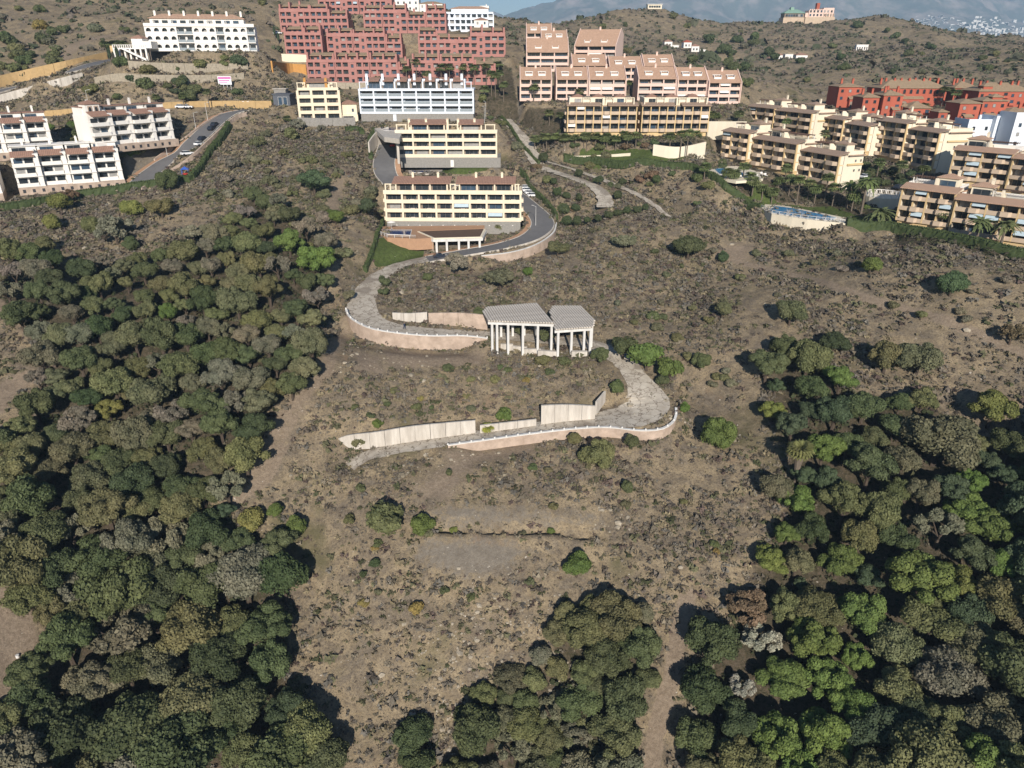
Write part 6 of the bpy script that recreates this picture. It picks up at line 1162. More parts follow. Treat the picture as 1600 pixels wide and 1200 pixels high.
# -- hedges --------------------------------------------------------------------------------------------------
def hedge(px, h, hw, label, tint=(.055, .075, .028), rough=.12):
    P = smooth_path([tuple(p) for p in poly_world(px)], .7); T, Nn = frame(P); r = np.random.default_rng(len(px)); V = []; n = len(P)
    prof = [(-1, -.4), (-1.02, .35), (-.95, .85), (-.6, 1.0), (0, 1.03), (.6, 1.0), (.95, .85), (1.02, .35), (1, -.4)]; k = len(prof); zz = np.convolve(np.pad(gz(P[:, 0], P[:, 1]), 4, 'edge'), np.ones(9) / 9, 'valid')
    for i in range(n):
        for u, v in prof: q = r.normal(0, rough, 3); V.append((P[i, 0] + Nn[i, 0] * u * hw + q[0], P[i, 1] + Nn[i, 1] * u * hw + q[1], zz[i] + v * h + q[2] * .7))
    F = [(i * k + j, i * k + j + 1, (i + 1) * k + j + 1, (i + 1) * k + j) for i in range(n - 1) for j in range(k - 1)] + [tuple(range(k)), tuple(range(k * (n - 1), k * n))[::-1]]
    root = empty('hedge', (float(P[0, 0]), float(P[0, 1]), float(zz[0]))); tag(root, label, 'hedge'); off = np.array([P[0, 0], P[0, 1], zz[0]]); V = np.array(V) - off
    core = poly_mesh(V, F, ['leaf'], name='hedge_body'); o = new_obj('hedge_body', core, root); o.color = (*tint, 1)
    m = int(n * 26); i = r.integers(0, n, m); u = r.uniform(-1, 1, m); c = np.stack([P[i, 0] + Nn[i, 0] * u * hw, P[i, 1] + Nn[i, 1] * u * hw, zz[i] + h * r.uniform(.2, 1.08, m)], 1) + r.normal(0, .12, (m, 3)) - off
    side = np.abs(u) < .85; c[side, 2] = (zz[i] - zz[0] + h * 1.05)[side]; nn = r.normal(size=(m, 3)); nn /= np.linalg.norm(nn, axis=1)[:, None]; v, f = quads(c, nn, r.uniform(.1, .2, m), r)
    o = new_obj('leaves', mesh_np('leaves', v, f, ['leaf']), root); o.color = (*[t * 1.15 for t in tint], 1)
hedge([(1322, 352), (1380, 358), (1440, 368), (1500, 380), (1560, 394), (1625, 410)], 2.2, .9, 'big clipped hedge along the ochre blocks at the right edge')
hedge([(882, 247), (930, 252), (985, 258), (1040, 262), (1085, 266), (1110, 278), (1135, 296), (1160, 312), (1190, 326)], 1.9, .8, 'long clipped hedge bordering the pool garden above the brown slope')
hedge([(0, 330), (50, 322), (110, 311), (160, 303), (215, 294), (262, 286), (300, 284)], 2.0, .9, 'hedge under the white apartment blocks at left')
hedge([(300, 283), (318, 262), (330, 240), (345, 222), (358, 200)], 2.4, .9, 'hedge beside the outer wall of the residential street')
hedge([(598, 345), (592, 365), (586, 385), (578, 405), (570, 425)], 1.4, .5, 'narrow hedge down the left side of the lawn')
hedge([(814, 268), (828, 290), (842, 308), (858, 325), (870, 345)], 1.6, .5, 'narrow hedge along the outer edge of the driveway')
hedge([(584, 205), (578, 225), (580, 250)], 1.8, .8, 'hedge beside the pale wall of the asphalt lane')
hedge([(425, 163), (440, 162)], 1.6, .8, 'short hedge left of the slate garage'); hedge([(783, 186), (800, 205), (812, 225), (830, 245), (842, 256)], 1.2, .5, 'low hedge along the upper track'); 
hedge([(540, 205), (560, 203), (566, 210)], 1.4, .9, 'rounded hedge at the corner of the small cream block plinth')
# -- dry scrub and grass that nobody could count ---------------------------------------------------------------
def undergrowth():
    r = np.random.default_rng(33); n = 90000; d = np.sqrt(r.uniform(66 ** 2, 340 ** 2, n)); x = r.uniform(-.85, .85, n) * d; y = d
    zn = zone[np.clip(np.searchsorted(AY, y) - 1, 0, H - 1), np.clip(np.searchsorted(AX, x) - 1, 0, W_ - 1), 3]; ok = (zn > .6) & (r.random(n) < .30 + fbm(x, y, 9, 77, 3) * .8); x, y = x[ok], y[ok]; z = gz(x, y); n = len(x); s = r.lognormal(-.1, .35, n)
    pal = np.array([(.048, .056, .028), (.070, .070, .036), (.095, .085, .060), (.042, .05, .025)]); col = pal[r.integers(0, 4, n)]; K = 8; N_ = n * K; idx = np.repeat(np.arange(n), K); dr = r.normal(size=(N_, 3)); dr /= np.linalg.norm(dr, axis=1)[:, None]; dr[:, 2] = np.abs(dr[:, 2])
    c = np.stack([x, y, z], 1)[idx] + dr * s[idx][:, None] * np.array([.75, .75, .8]) * r.uniform(.5, 1, (N_, 1)); nn = dr + r.normal(0, .5, dr.shape); nn /= np.linalg.norm(nn, axis=1)[:, None]; v, f = quads(c, nn, s[idx] * r.uniform(.15, .32, N_), r, .8)
    me = mesh_np('undergrowth', v, f, ['scrub']); a = me.color_attributes.new('tint', 'FLOAT_COLOR', 'POINT'); cc = np.ones((len(v), 4), np.float32); cc[:, :3] = np.repeat(col[idx], 4, axis=0); a.data.foreach_set('color', cc.ravel())
    tag(new_obj('undergrowth', me), 'dark green undergrowth between the trees of both ravines', 'undergrowth', kind='stuff')
undergrowth()
def scrub():
    r = np.random.default_rng(21); n = 138000; d = np.sqrt(r.uniform(66 ** 2, 330 ** 2, n)); u = r.uniform(-.82, .82, n); x = u * d; y = d
    dens = .58 + fbm(x, y, 13, 201, 4) * 1.15 + fbm(x, y, 4, 211, 2) * .45; 
    for PP, q in (([(545, 560), (930, 558), (940, 640), (700, 655), (520, 650)], .45), ([(600, 425), (940, 420), (950, 480), (760, 478), (610, 480)], .4), ([(560, 735), (620, 710), (1020, 700), (1020, 770), (640, 790)], .3), ([(950, 790), (1170, 760), (1130, 950), (1010, 960)], .35), ([(600, 900), (850, 895), (860, 950), (640, 950)], .45), ([(440, 190), (600, 210), (590, 330), (500, 330), (330, 300), (340, 230)], .3)):
        w_ = poly_world(PP); dens = dens + q * inpoly(x, y, w_)
    keep = r.random(n) < np.clip(dens, .03, 1)
    x, y = x[keep], y[keep]; z = gz(x, y)
    jz = np.searchsorted(AY, y) - 1; iz = np.searchsorted(AX, x) - 1; zn = zone[np.clip(jz, 0, H - 1), np.clip(iz, 0, W_ - 1)]
    ok = (zn[:, 0] < .5) & (zn[:, 3] < .75) & (zn[:, 1] < .5) & (zn[:, 2] < .3)
    for k, P in ROADP.items():
        dd, _, ww, _ = dist_path(x, y, P[::3]); weeds = (vnoise(x, y, 3.5, 401) > .08) & (r.random(len(x)) < .8) if ROADS[k][0] == 'oldcon' else False
        ok &= (dd > ww + .1) | (weeds & ((dd > ww - .9) | (np.abs(dd - ww * .4) < .35)))
    for f in FP.values(): ok &= rect_dist(f, x, y) > .6
    x, y, z = x[ok], y[ok], z[ok]; n = len(x); far_ = sst((y - 120) / 150); s = r.lognormal(-.42, .52, n) * (1 + .5 * far_); s = np.clip(s, .2, 2.0); ro = np.zeros(n, bool)
    for k, P in ROADP.items(): dd, _, ww, _ = dist_path(x, y, P[::3]); ro |= dd < ww + .1
    s = np.where(ro, np.minimum(s, .5), s)
    pal = np.array([(.175, .150, .115), (.145, .120, .095), (.215, .182, .130), (.120, .088, .072), (.135, .130, .072), (.255, .210, .130), (.085, .090, .045), (.165, .150, .125)]); wts = np.array([.20, .14, .18, .08, .13, .12, .06, .09])
    ci = r.choice(len(pal), n, p=wts); cl = fbm(x, y, 30, 221, 2); ci = np.where((cl > .35) & (r.random(n) < .6), 4, ci); col = pal[ci] * .80 * r.uniform(.7, 1.25, (n, 1))
    K = 15; N_ = n * K; idx = np.repeat(np.arange(n), K); dr = r.normal(size=(N_, 3)); dr /= np.linalg.norm(dr, axis=1)[:, None]; dr[:, 2] = np.abs(dr[:, 2]); rr = s[idx][:, None]; el = (1 + r.uniform(-.35, .5, (n, 2)))[idx]
    c = np.stack([x, y, z], 1)[idx] + dr * rr * np.array([.66, .66, .50]) * np.concatenate([el, np.ones((N_, 1))], 1) * r.uniform(.35, 1.05, (N_, 1)); nn = dr * .7 + np.array([0, -.2, .4]) + r.normal(0, .45, dr.shape); nn /= np.linalg.norm(nn, axis=1)[:, None]
    v, f = tris_(c, nn, s[idx] * r.uniform(.18, .40, N_), r)
    me = mesh_np('dry_scrub', v, f, ['scrub']); a = me.color_attributes.new('tint', 'FLOAT_COLOR', 'POINT'); cc = np.ones((len(v), 4), np.float32); cc[:, :3] = np.repeat(col[idx] * r.uniform(.85, 1.15, (N_, 1)), 3, axis=0); a.data.foreach_set('color', cc.ravel())
    tag(new_obj('dry_scrub', me), 'grey brown dry scrub covering the hillsides', 'scrub', kind='stuff')
    # coarser scrub on the far hills
    n = 26000; d = np.sqrt(r.uniform(330 ** 2, 800 ** 2, n)); u = r.uniform(-.8, .85, n); x = u * d; y = d; keep = r.random(n) < np.clip(.5 + fbm(x, y, 40, 231, 4) * .9, .02, 1); x, y = x[keep], y[keep]; z = gz(x, y); ok = np.ones(len(x), bool)
    for f in FP.values(): ok &= rect_dist(f, x, y) > 1
    x, y, z = x[ok], y[ok], z[ok]; n = len(x); s = r.lognormal(.1, .4, n); big = r.random(n) < .02; s = np.where(big, s * 2.2, s); pal2 = np.array([(.10, .10, .065), (.07, .08, .045), (.13, .115, .085), (.15, .125, .10)]); col = pal2[np.where(big, r.integers(0, 2, n), r.integers(0, 4, n))]
    K = 9; N_ = n * K; idx = np.repeat(np.arange(n), K); dr = r.normal(size=(N_, 3)); dr /= np.linalg.norm(dr, axis=1)[:, None]; dr[:, 2] = np.abs(dr[:, 2])
    c = np.stack([x, y, z], 1)[idx] + dr * s[idx][:, None] * np.array([.8, .8, .6]); nn = dr + r.normal(0, .4, dr.shape); nn /= np.linalg.norm(nn, axis=1)[:, None]; v, f = quads(c, nn, s[idx] * r.uniform(.3, .6, N_), r, .8)
    me = mesh_np('far_scrub', v, f, ['scrub']); a = me.color_attributes.new('tint', 'FLOAT_COLOR', 'POINT'); cc = np.ones((len(v), 4), np.float32); cc[:, :3] = np.repeat(col[idx], 4, axis=0); a.data.foreach_set('color', cc.ravel())
    tag(new_obj('far_scrub', me), 'dark low scrub speckling the distant hills', 'scrub', kind='stuff')
scrub()
# ---------------------------------------------------------------- pavilion
def W3(px, py, drop): return Vector(PH(px, py, drop))
def poly_prism(pts, z0, z1, matn, name, org):
    n = len(pts); V = [(p[0] - org[0], p[1] - org[1], z0 - org[2]) for p in pts] + [(p[0] - org[0], p[1] - org[1], z1 - org[2]) for p in pts]
    F = [tuple(range(n))[::-1], tuple(range(n, 2 * n))] + [(i, (i + 1) % n, n + (i + 1) % n, n + i) for i in range(n)]
    me = poly_mesh(V, F, [matn], name=name); bm = bmesh.new(); bm.from_mesh(me); bmesh.ops.recalc_face_normals(bm, faces=bm.faces); bm.to_mesh(me); bm.free(); return me
def clip_line(P, q, d):
    """t range of the line q + t d inside polygon P"""
    ts = []; n = len(P)
    for i in range(n):
        a = P[i]; e = (P[(i + 1) % n][0] - a[0], P[(i + 1) % n][1] - a[1]); den = d[0] * e[1] - d[1] * e[0]
        if abs(den) < 1e-9: continue
        s = ((a[0] - q[0]) * d[1] - (a[1] - q[1]) * d[0]) / den * -1
        s = ((q[0] - a[0]) * d[1] - (q[1] - a[1]) * d[0]) / (e[0] * d[1] - e[1] * d[0])
        if 0 <= s <= 1: x, y = a[0] + e[0] * s, a[1] + e[1] * s; ts.append((x - q[0]) * d[0] + (y - q[1]) * d[1])
    return (min(ts), max(ts)) if len(ts) > 1 else None
def pavilion():
    dr = 56.0; zr = CAMZ - dr
    L = [W3(a, b, dr) for a, b in ((762, 499.5), (866, 503), (840.5, 472.5), (761, 478.5), (754.5, 485.5))]; R = [W3(a, b, dr + .5) for a, b in ((867.5, 513), (926.5, 509), (928.5, 497), (908, 477), (864, 477), (859, 485.5))]
    org = (L[0].x, L[0].y, float(gz(L[0].x, L[0].y))); root = empty('pavilion', org); tag(root, 'unfinished concrete pavilion with ribbed flat roofs on white columns over the track', 'pavilion')
    d = Vector((L[1].x - L[2].x, L[1].y - L[2].y)); d.normalize(); nrm = (-d[1], d[0])
    for P, z in ((L, zr), (R, zr - .5)):
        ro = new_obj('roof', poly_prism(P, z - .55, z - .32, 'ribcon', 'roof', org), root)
        pr = [p.x * nrm[0] + p.y * nrm[1] for p in P]; lo, hi = min(pr), max(pr); k = lo + .25; PP = [(p.x, p.y) for p in P]
        while k < hi - .1:
            c = clip_line(PP, (nrm[0] * k, nrm[1] * k), d); k += .6
            if not c or c[1] - c[0] < .6: continue
            a, b = c[0] - .1, c[1] + .35; k0 = k - .6
            me = box_mesh([(0, b - a, -.21, .21, 0, .26)], ['greycon'], 'rib'); o = new_obj('rib', me, ro, (nrm[0] * k0 + d[0] * a - org[0], nrm[1] * k0 + d[1] * a - org[1], z - .315 - org[2]), math.atan2(d[1], d[0]))
    def beam(a, b, z, h=.7, w=.45, inset=.5):
        v = Vector((b.x - a.x, b.y - a.y)); ln = v.length; ang = math.atan2(v.y, v.x); nn = Vector((-v.y, v.x)).normalized() * inset
        new_obj('beam', box_mesh([(0, ln, -w / 2, w / 2, -h, 0)], ['whitecon'], 'beam'), root, (a.x + nn.x - org[0], a.y + nn.y - org[1], z - org[2]), ang)
        return [(a.x + nn.x + v.x * t, a.y + nn.y + v.y * t) for t in np.linspace(.04, .96, 50)]
    def col(x, y, zt, r=.26):
        zb = float(gz(x, y)) - .4; new_obj('column', box_mesh([(-r, r, -r, r, 0, zt - zb)], ['whitecon'], 'column'), root, (x - org[0], y - org[1], zb - org[2]), math.atan2(d[1], d[0]) + math.pi / 2)
    f1 = beam(L[0], L[1], zr - .56); f2 = beam(R[0], R[1], zr - 1.06); b1 = beam(L[3], L[2], zr - .56, inset=-4.5); b2 = beam(R[1], R[2], zr - 1.06, inset=.4)
    for t in (1, 5, 14, 26, 38, 49): col(*f1[t], zr - 1.26)
    for t in (3, 22, 40, 49): col(*f2[t], zr - 1.76)
    for t in (8, 20, 32, 44): col(*b1[t], zr - 1.26)
    col(R[3].x - 2, R[3].y - 2, zr - 1.07); col(R[4].x + 1, R[4].y - 2, zr - 1.07); col(*b2[40], zr - 1.76)
    for px, py, w, h in ((792, 543, 3.0, 1.0), (812, 548, 3.6, 1.2), (832, 552, 4.0, 1.2), (856, 556, 4.6, 1.3), (905, 556, 3.6, 1.2)):
        x, y, z, _ = pick([px], [py]); new_obj('plinth_block', box_mesh([(-w / 2, w / 2, -.4, .4, -.8, h), (-w / 2 - .2, w / 2 - 1, .4, 1.6, -.8, h * .5)], ['concrete'], 'plinth'), root, (x[0] - org[0], y[0] - org[1], z[0] - org[2]), random.Random(px).uniform(-.25, .1))
pavilion()
# ---------------------------------------------------------------- carport, pool deck
def carport():
    dr = 50.8; z = CAMZ - dr; P = [W3(a, b, dr) for a, b in ((677, 372), (753, 370), (759, 357.5), (652, 361.5))]; org = (P[0].x, P[0].y, float(gz(P[0].x, P[0].y))); root = empty('carport', org)
    tag(root, 'flat brown roofed carport on five white columns over the driveway', 'carport')
    new_obj('roof', poly_prism(P, z - .35, z, 'cream2', 'roof', org), root); c = sum(P, Vector()) / 4; Q = [c + (p - c) * .93 for p in P]; new_obj('roof_gravel', poly_prism(Q, z + .004, z + .09, 'wood', 'roof_gravel', org), root).color = (1, 1, 1, 1)
    def beam(a, b, zt, h, w):
        v = Vector((b.x - a.x, b.y - a.y)); new_obj('beam', box_mesh([(0, v.length, -w / 2, w / 2, -h, 0)], ['whitecon'], 'beam'), root, (a.x - org[0], a.y - org[1], zt - org[2]), math.atan2(v.y, v.x))
    up = Vector((0, .45, 0)); beam(P[0] + up, P[1] + up, z - .36, .9, .5); beam(P[3] - up, P[0] + up, z - .36, .9, .5); beam(P[1] + up, P[2] - up, z - .36, .9, .5)
    v = P[1] - P[0]
    for t in (.06, .27, .52, .72, .95): 
        x, y = P[0].x + v.x * t, P[0].y + v.y * t + .45; zb = float(gz(x, y)) - .4; new_obj('column', box_mesh([(-.32, .32, -.32, .32, 0, z - 1.27 - zb)], ['whitecon'], 'column'), root, (x - org[0], y - org[1], zb - org[2]))
    # retaining wall under the back of the roof
    a, b = P[3], P[2]; new_obj('back_wall', box_mesh([(0, (b - a).length, 0, .4, -7, -.4)], ['salmon'], 'back_wall'), root, (a.x - org[0], a.y - .9 - org[1], z - org[2]), math.atan2(b.y - a.y, b.x - a.x))
    v = P[3] - P[0]; new_obj('side_wall', box_mesh([(0, v.length * 1.0, 0, .3, -8, -1.3)], ['salmon'], 'side_wall'), root, (P[0].x - .2 - org[0], P[0].y + 1.2 - org[1], z - org[2]), math.atan2(v.y, v.x))
carport()
def deck(name, label, cat, px, drop, thick, matn, water=None, wm='water', rail=None):
    P = [W3(a, b, drop) for a, b in px]; z = CAMZ - drop; org = (P[0].x, P[0].y, z); root = empty(name, org); tag(root, label, cat); new_obj('deck', poly_prism(P, z - thick, z, matn, 'deck', org), root)
    if water:
        Q = [W3(a, b, drop) for a, b in water]; c = sum(Q, Vector()) / len(Q); new_obj('pool_edge', poly_prism([c + (q - c) * 1.03 for q in Q], z + .004, z + .10, 'white', 'pool_edge', org), root); new_obj('water', poly_prism(Q, z + .104, z + .13, wm, 'water', org), root)
    if rail:
        R_ = [W3(a, b, drop) for a, b in rail]; pm = box_mesh([(-.06, .06, -.06, .06, 0, 1.0)], ['whitecon'], 'baluster')
        for a, b in zip(R_[:-1], R_[1:]):
            v = b - a; ang = math.atan2(v.y, v.x); new_obj('handrail', box_mesh([(0, v.length, -.07, .07, .98, 1.08), (0, v.length, -.03, .03, .5, .56)], ['whitecon'], 'handrail'), root, a - Vector(org), ang)
            for t in np.arange(0, v.length, 2.4): q = a + v * (t / v.length); new_obj('post', pm, root, q - Vector(org), ang)
    return root
deck('pool_deck', 'tiled pool deck with dark blue pool beside the sloping lawn below the big cream block', 'pool', [(590, 365), (605, 371), (650, 373), (677, 371.6), (652, 361), (757, 357), (757, 352), (594, 354)], 51.0, 3.5, 'kerbtile', [(597, 359), (643, 359), (641, 368), (606, 366.5)], 'darkwater', [(590, 365), (605, 371), (650, 373)])
deck('pool_bridge', 'pale concrete pool deck bridging the asphalt lane', 'bridge', [(583, 199), (592, 207), (600, 214), (624, 217), (628, 206), (632, 198)], 26.3, 1.6, 'concrete', [(593, 199.5), (600, 204), (624, 205), (626, 199.5)], 'darkwater')
bx, by, _ = PH(621, 215, 26.3); new_obj('bridge_pillar', box_mesh([(-.4, .4, -.4, .4, -7, 0)], ['concrete'], 'bridge_pillar'), bpy.data.objects['pool_bridge'], Vector((bx, by, CAMZ - 27.9)) - bpy.data.objects['pool_bridge'].location)
deck('pool_terrace', 'small terrace pool with loungers below the grey stone base of the second cream block', 'pool', [(638, 266), (692, 265), (686, 272), (640, 272)], 39.6, 1.5, 'concrete', [(643, 267), (672, 267), (670, 269.5), (644, 269.5)], 'darkwater')
deck('pool_garden_deck', 'curving blue pool with white surround among palms beside the ochre row', 'pool', [(1104, 262), (1150, 259), (1196, 271), (1192, 280), (1150, 283), (1112, 276)], 37.2, .8, 'cream2', [(1116, 264), (1132, 263), (1146, 266), (1170, 272), (1164, 276), (1142, 275), (1124, 272)])
deck('hanging_pool_terrace', 'long curved blue pool behind white railing on a high cream wall', 'pool', [(1189, 325), (1206, 334), (1238, 339.5), (1262, 343), (1298, 347), (1323, 349), (1326, 341), (1290, 334), (1230, 322), (1196, 319)], 44.2, 4.6, 'cream2', [(1203, 328), (1212, 322.5), (1236, 325.5), (1262, 331), (1306, 340), (1300, 345), (1262, 341.6), (1238, 338.0), (1207, 333)], 'water', [(1189, 325.3), (1206, 334), (1238, 339.3), (1262, 342.8), (1298, 346.8), (1323, 348.7)])
def round_terrace():
    x, y, z = PH(1380, 306, 40.0); root = empty('round_terrace', (x, y, z)); tag(root, 'round cream terrace wall with white balustrade beside the parking area', 'terrace')
    n = 20; R = 5.2; V = [(R * math.cos(2 * math.pi * i / n), R * math.sin(2 * math.pi * i / n), q) for q in (-5, 0) for i in range(n)]; F = [(i, (i + 1) % n, n + (i + 1) % n, n + i) for i in range(n)] + [tuple(range(n, 2 * n))]
    new_obj('wall', poly_mesh(V, F, ['cream2'], name='wall'), root)
    for i in range(n): a = 2 * math.pi * i / n; new_obj('balustrade', box_mesh([(-.12, .12, -.12, .12, 0, 1.0), (-.85, .85, -.1, .1, 1.0, 1.15), (-.5, -.4, -.05, .05, 0, 1), (.4, .5, -.05, .05, 0, 1)], ['white'], 'balustrade'), root, (R * .96 * math.cos(a), R * .96 * math.sin(a), 0.005), a + math.pi / 2)
round_terrace()
# ---------------------------------------------------------------- cars
def car_mesh():
    body = [(-2.1, .35), (2.1, .35), (2.15, .75), (1.2, .95), (-1.9, 1.0), (-2.15, .8)]; cab = [(-1.75, 1.0), (.95, .96), (.35, 1.45), (-1.25, 1.48)]
    def pr(profile, w, m, name, in_=0.0):
        n = len(profile); V = [(p[0], -w + (in_ if p[1] > 1.2 else 0), p[1]) for p in profile] + [(p[0], w - (in_ if p[1] > 1.2 else 0), p[1]) for p in profile]
        F = [tuple(range(n)), tuple(range(n, 2 * n))[::-1]] + [(i, n + i, n + (i + 1) % n, (i + 1) % n) for i in range(n)]; me = poly_mesh(V, F, [m], name=name); bm = bmesh.new(); bm.from_mesh(me); bmesh.ops.recalc_face_normals(bm, faces=bm.faces); bm.to_mesh(me); bm.free(); return me
    rf = [(-1.3, 1.482), (.4, 1.452), (.3, 1.52), (-1.2, 1.55)]
    return body, cab, rf, pr
CB, CCAB, CRF, CPR = car_mesh()
CARM = {}
def car(px, py, ang, paint, label, group=None, drop=None):
    if drop is None: x, y, z, _ = pick([px], [py]); x, y, z = float(x[0]), float(y[0]), float(z[0]) + .16
    else: x, y, z = PH(px, py, drop)
    if paint not in CARM: CARM[paint] = (CPR(CB, .88, paint, 'body'), CPR(CCAB, .84, 'glass', 'cabin_glass', .14), CPR(CRF, .70, paint, 'roof_panel'))
    b, g_, r_ = CARM[paint]; o = empty('parked_car', (x, y, z), ang); tag(o, label, 'car', group)
    new_obj('body', b, o); new_obj('cabin_glass', g_, o); new_obj('roof_panel', r_, o)
    if 'wheel' not in CARM: CARM['wheel'] = tubes_mesh([((0, -.12, 0), (0, .12, 0), .34, .34)], 'tyre', 12, 'wheel'); CARM['hl'] = box_mesh([(-.03, .03, -.2, .2, -.07, .07)], ['curtain'], 'headlight')
    for wx in (-1.35, 1.35):
        for wy in (-.8, .8): new_obj('wheel', CARM['wheel'], o, (wx, wy, .34))
    for wy in (-.6, .6): new_obj('headlight', CARM['hl'], o, (2.16, wy, .68))
    return o
def street_angle(px, py):
    x, y, z, _ = pick([px], [py]); P = ROADP['residential_street']; i = int(np.argmin(np.hypot(P[:, 0] - x[0], P[:, 1] - y[0]))); i = min(max(i, 1), len(P) - 2); return math.atan2(P[i + 1, 1] - P[i - 1, 1], P[i + 1, 0] - P[i - 1, 0])
for px, py, m, l in ((293, 243, 'carwhite', 'white car lowest on the residential street'), (313, 228, 'carwhite', 'white car second from below on the residential street'), (318, 220, 'carblack', 'dark car just above the second white one on the residential street'), (332, 204, 'carblack', 'dark car, lower of the upper pair on the residential street'), (337, 198, 'carblack', 'dark car, highest one parked on the residential street')):
    car(px, py, street_angle(px, py), m, l)
car(614, 230, 1.6, 'redpaint', 'red car at the mouth of the tunnel under the pool bridge'); car(688, 404, .3, 'carblack', 'dark blue car parked under the carport')
for i, (px, py) in enumerate(((822, 296), (825, 300), (829, 304), (833, 308))): car(px, py, .3, 'carwhite', 'white car in the tight row by the right end of the big cream block', 'white cars in the row by the big cream block')
car(1430, 292, .4, 'carsilver', 'silver car on the parking area near the round terrace'); car(1404, 296, .6, 'carblack', 'black car on the parking area near the round terrace'); car(1352, 279, .5, 'carwhite', 'white car behind the nearest lower ochre block')
car(284, 170, .1, 'carwhite', 'white van like car, left of two beside the ochre wall', None); car(293, 170, .1, 'carwhite', 'white car, right of two beside the ochre wall'); car(434, 54, .2, 'carwhite', 'white car on the terrace left of the upper red blocks')
# ---------------------------------------------------------------- lamps, sign, gate, playground
LP = tubes_mesh([((0, 0, 0), (0, 0, 6.5), .09, .05), ((0, 0, 6.4), (1.3, 0, 6.7), .045, .035)], 'whitecon', 6, 'pole'); LH = box_mesh([(1.1, 1.8, -.13, .13, 6.62, 6.74)], ['whitecon'], 'lamp_head')
for px, py, a, l in ((837, 354, 2.4, 'street lamp at the driveway bend right of the big cream block'), (262, 246, 1.0, 'street lamp on the lower part of the residential street'), (307, 206, 1.0, 'street lamp in the middle of the residential street'), (325, 190, 1.0, 'street lamp on the upper part of the residential street'), (759, 186, 2, 'street lamp right of the bluish white block'), (757, 195, 2, 'lower street lamp right of the bluish white block'), (140, 170, 0, 'street lamp in front of the ochre retaining wall')):
    x, y, z, _ = pick([px], [py]); o = empty('street_lamp', (x[0], y[0], z[0]), a); tag(o, l, 'street lamp'); new_obj('pole', LP, o); new_obj('lamp_head', LH, o)
def billboard():
    x, y, z, _ = pick([353], [139]); o = empty('billboard', (x[0], y[0], z[0]), .12); tag(o, 'white billboard with magenta bands standing on posts among dry terraces at upper left', 'billboard')
    for i in range(4): new_obj('post', box_mesh([(-.08, .08, -.08, .08, -.3, 4.6)], ['whitecon'], 'post'), o, (-2.1 + i * 1.4, .12, 0))
    b = new_obj('board', box_mesh([(-2.6, 2.6, -.06, .03, 1.6, 4.7)], ['signwhite'], 'board'), o); new_obj('print_band', box_mesh([(-2.4, 2.4, -.075, -.062, 3.7, 4.4), (-2.2, 1.8, -.075, -.062, 2.9, 3.25), (-2.2, 1.0, -.075, -.062, 2.3, 2.5)], ['signpink'], 'print_band'), b)
billboard()
def gate():
    x, y, z, _ = pick([372], [170]); o = empty('entrance_gate', (x[0], y[0], z[0]), .1); tag(o, 'white pillared entrance gate with dark bars at the top of the residential street', 'gate')
    for u in (-5.5, -3.6, 2.4, 4.2): new_obj('pillar', box_mesh([(-.3, .3, -.3, .3, -.5, 2.6), (-.4, .4, -.4, .4, 2.6, 2.75)], ['white'], 'pillar'), o, (u, 0, 0))
    bars = [(-3.2 + i * .35, -3.13 + i * .35, -.03, .03, .15, 2.0) for i in range(15)] + [(-3.3, 2.1, -.04, .04, 2.0, 2.1), (-3.3, 2.1, -.04, .04, .1, .2)]; new_obj('bars', box_mesh(bars, ['dark'], 'bars'), o)
    new_obj('side_wall', box_mesh([(-9.5, -5.81, -.15, .15, -.5, 1.6)], ['white'], 'side_wall'), o)
gate()
def playground():
    x, y, z, _ = pick([291], [277]); o = empty('playground_frame', (x[0], y[0], z[0]), .3); tag(o, 'red and blue playground climbing frame below the residential street', 'playground')
    for u, v in ((-1, -1), (1, -1), (1, 1), (-1, 1)): new_obj('post', tubes_mesh([((0, 0, -.2), (0, 0, 2.8), .08, .08)], 'bluepaint', 6, 'post'), o, (u, v, 0))
    new_obj('platform', box_mesh([(-1, 1, -1, 1, 1.2, 1.3)], ['redpaint'], 'platform'), o); new_obj('canopy', poly_mesh([(-1.3, -1.3, 2.6), (1.3, -1.3, 2.6), (1.3, 1.3, 2.6), (-1.3, 1.3, 2.6), (0, 0, 3.5)], [(0, 1, 4), (1, 2, 4), (2, 3, 4), (3, 0, 4), (3, 2, 1, 0)], ['bluepaint']), o)
    new_obj('slide', prism([(-.1, .1), (0, .0), (2.6, 1.3), (2.5, 1.4)], -.4, .4, 'redpaint', 'slide'), o, (0, -3.6, 0)); new_obj('climbing_bars', tubes_mesh([((1.1, -1, 1.9), (4, -1, 1.9), .05, .05), ((1.1, 1, 1.9), (4, 1, 1.9), .05, .05), ((4, -1, 0), (4, -1, 1.9), .05, .05), ((4, 1, 0), (4, 1, 1.9), .05, .05)] + [((1.5 + i * .5, -1, 1.9), (1.5 + i * .5, 1, 1.9), .03, .03) for i in range(5)], 'redpaint', 5), o)
playground()
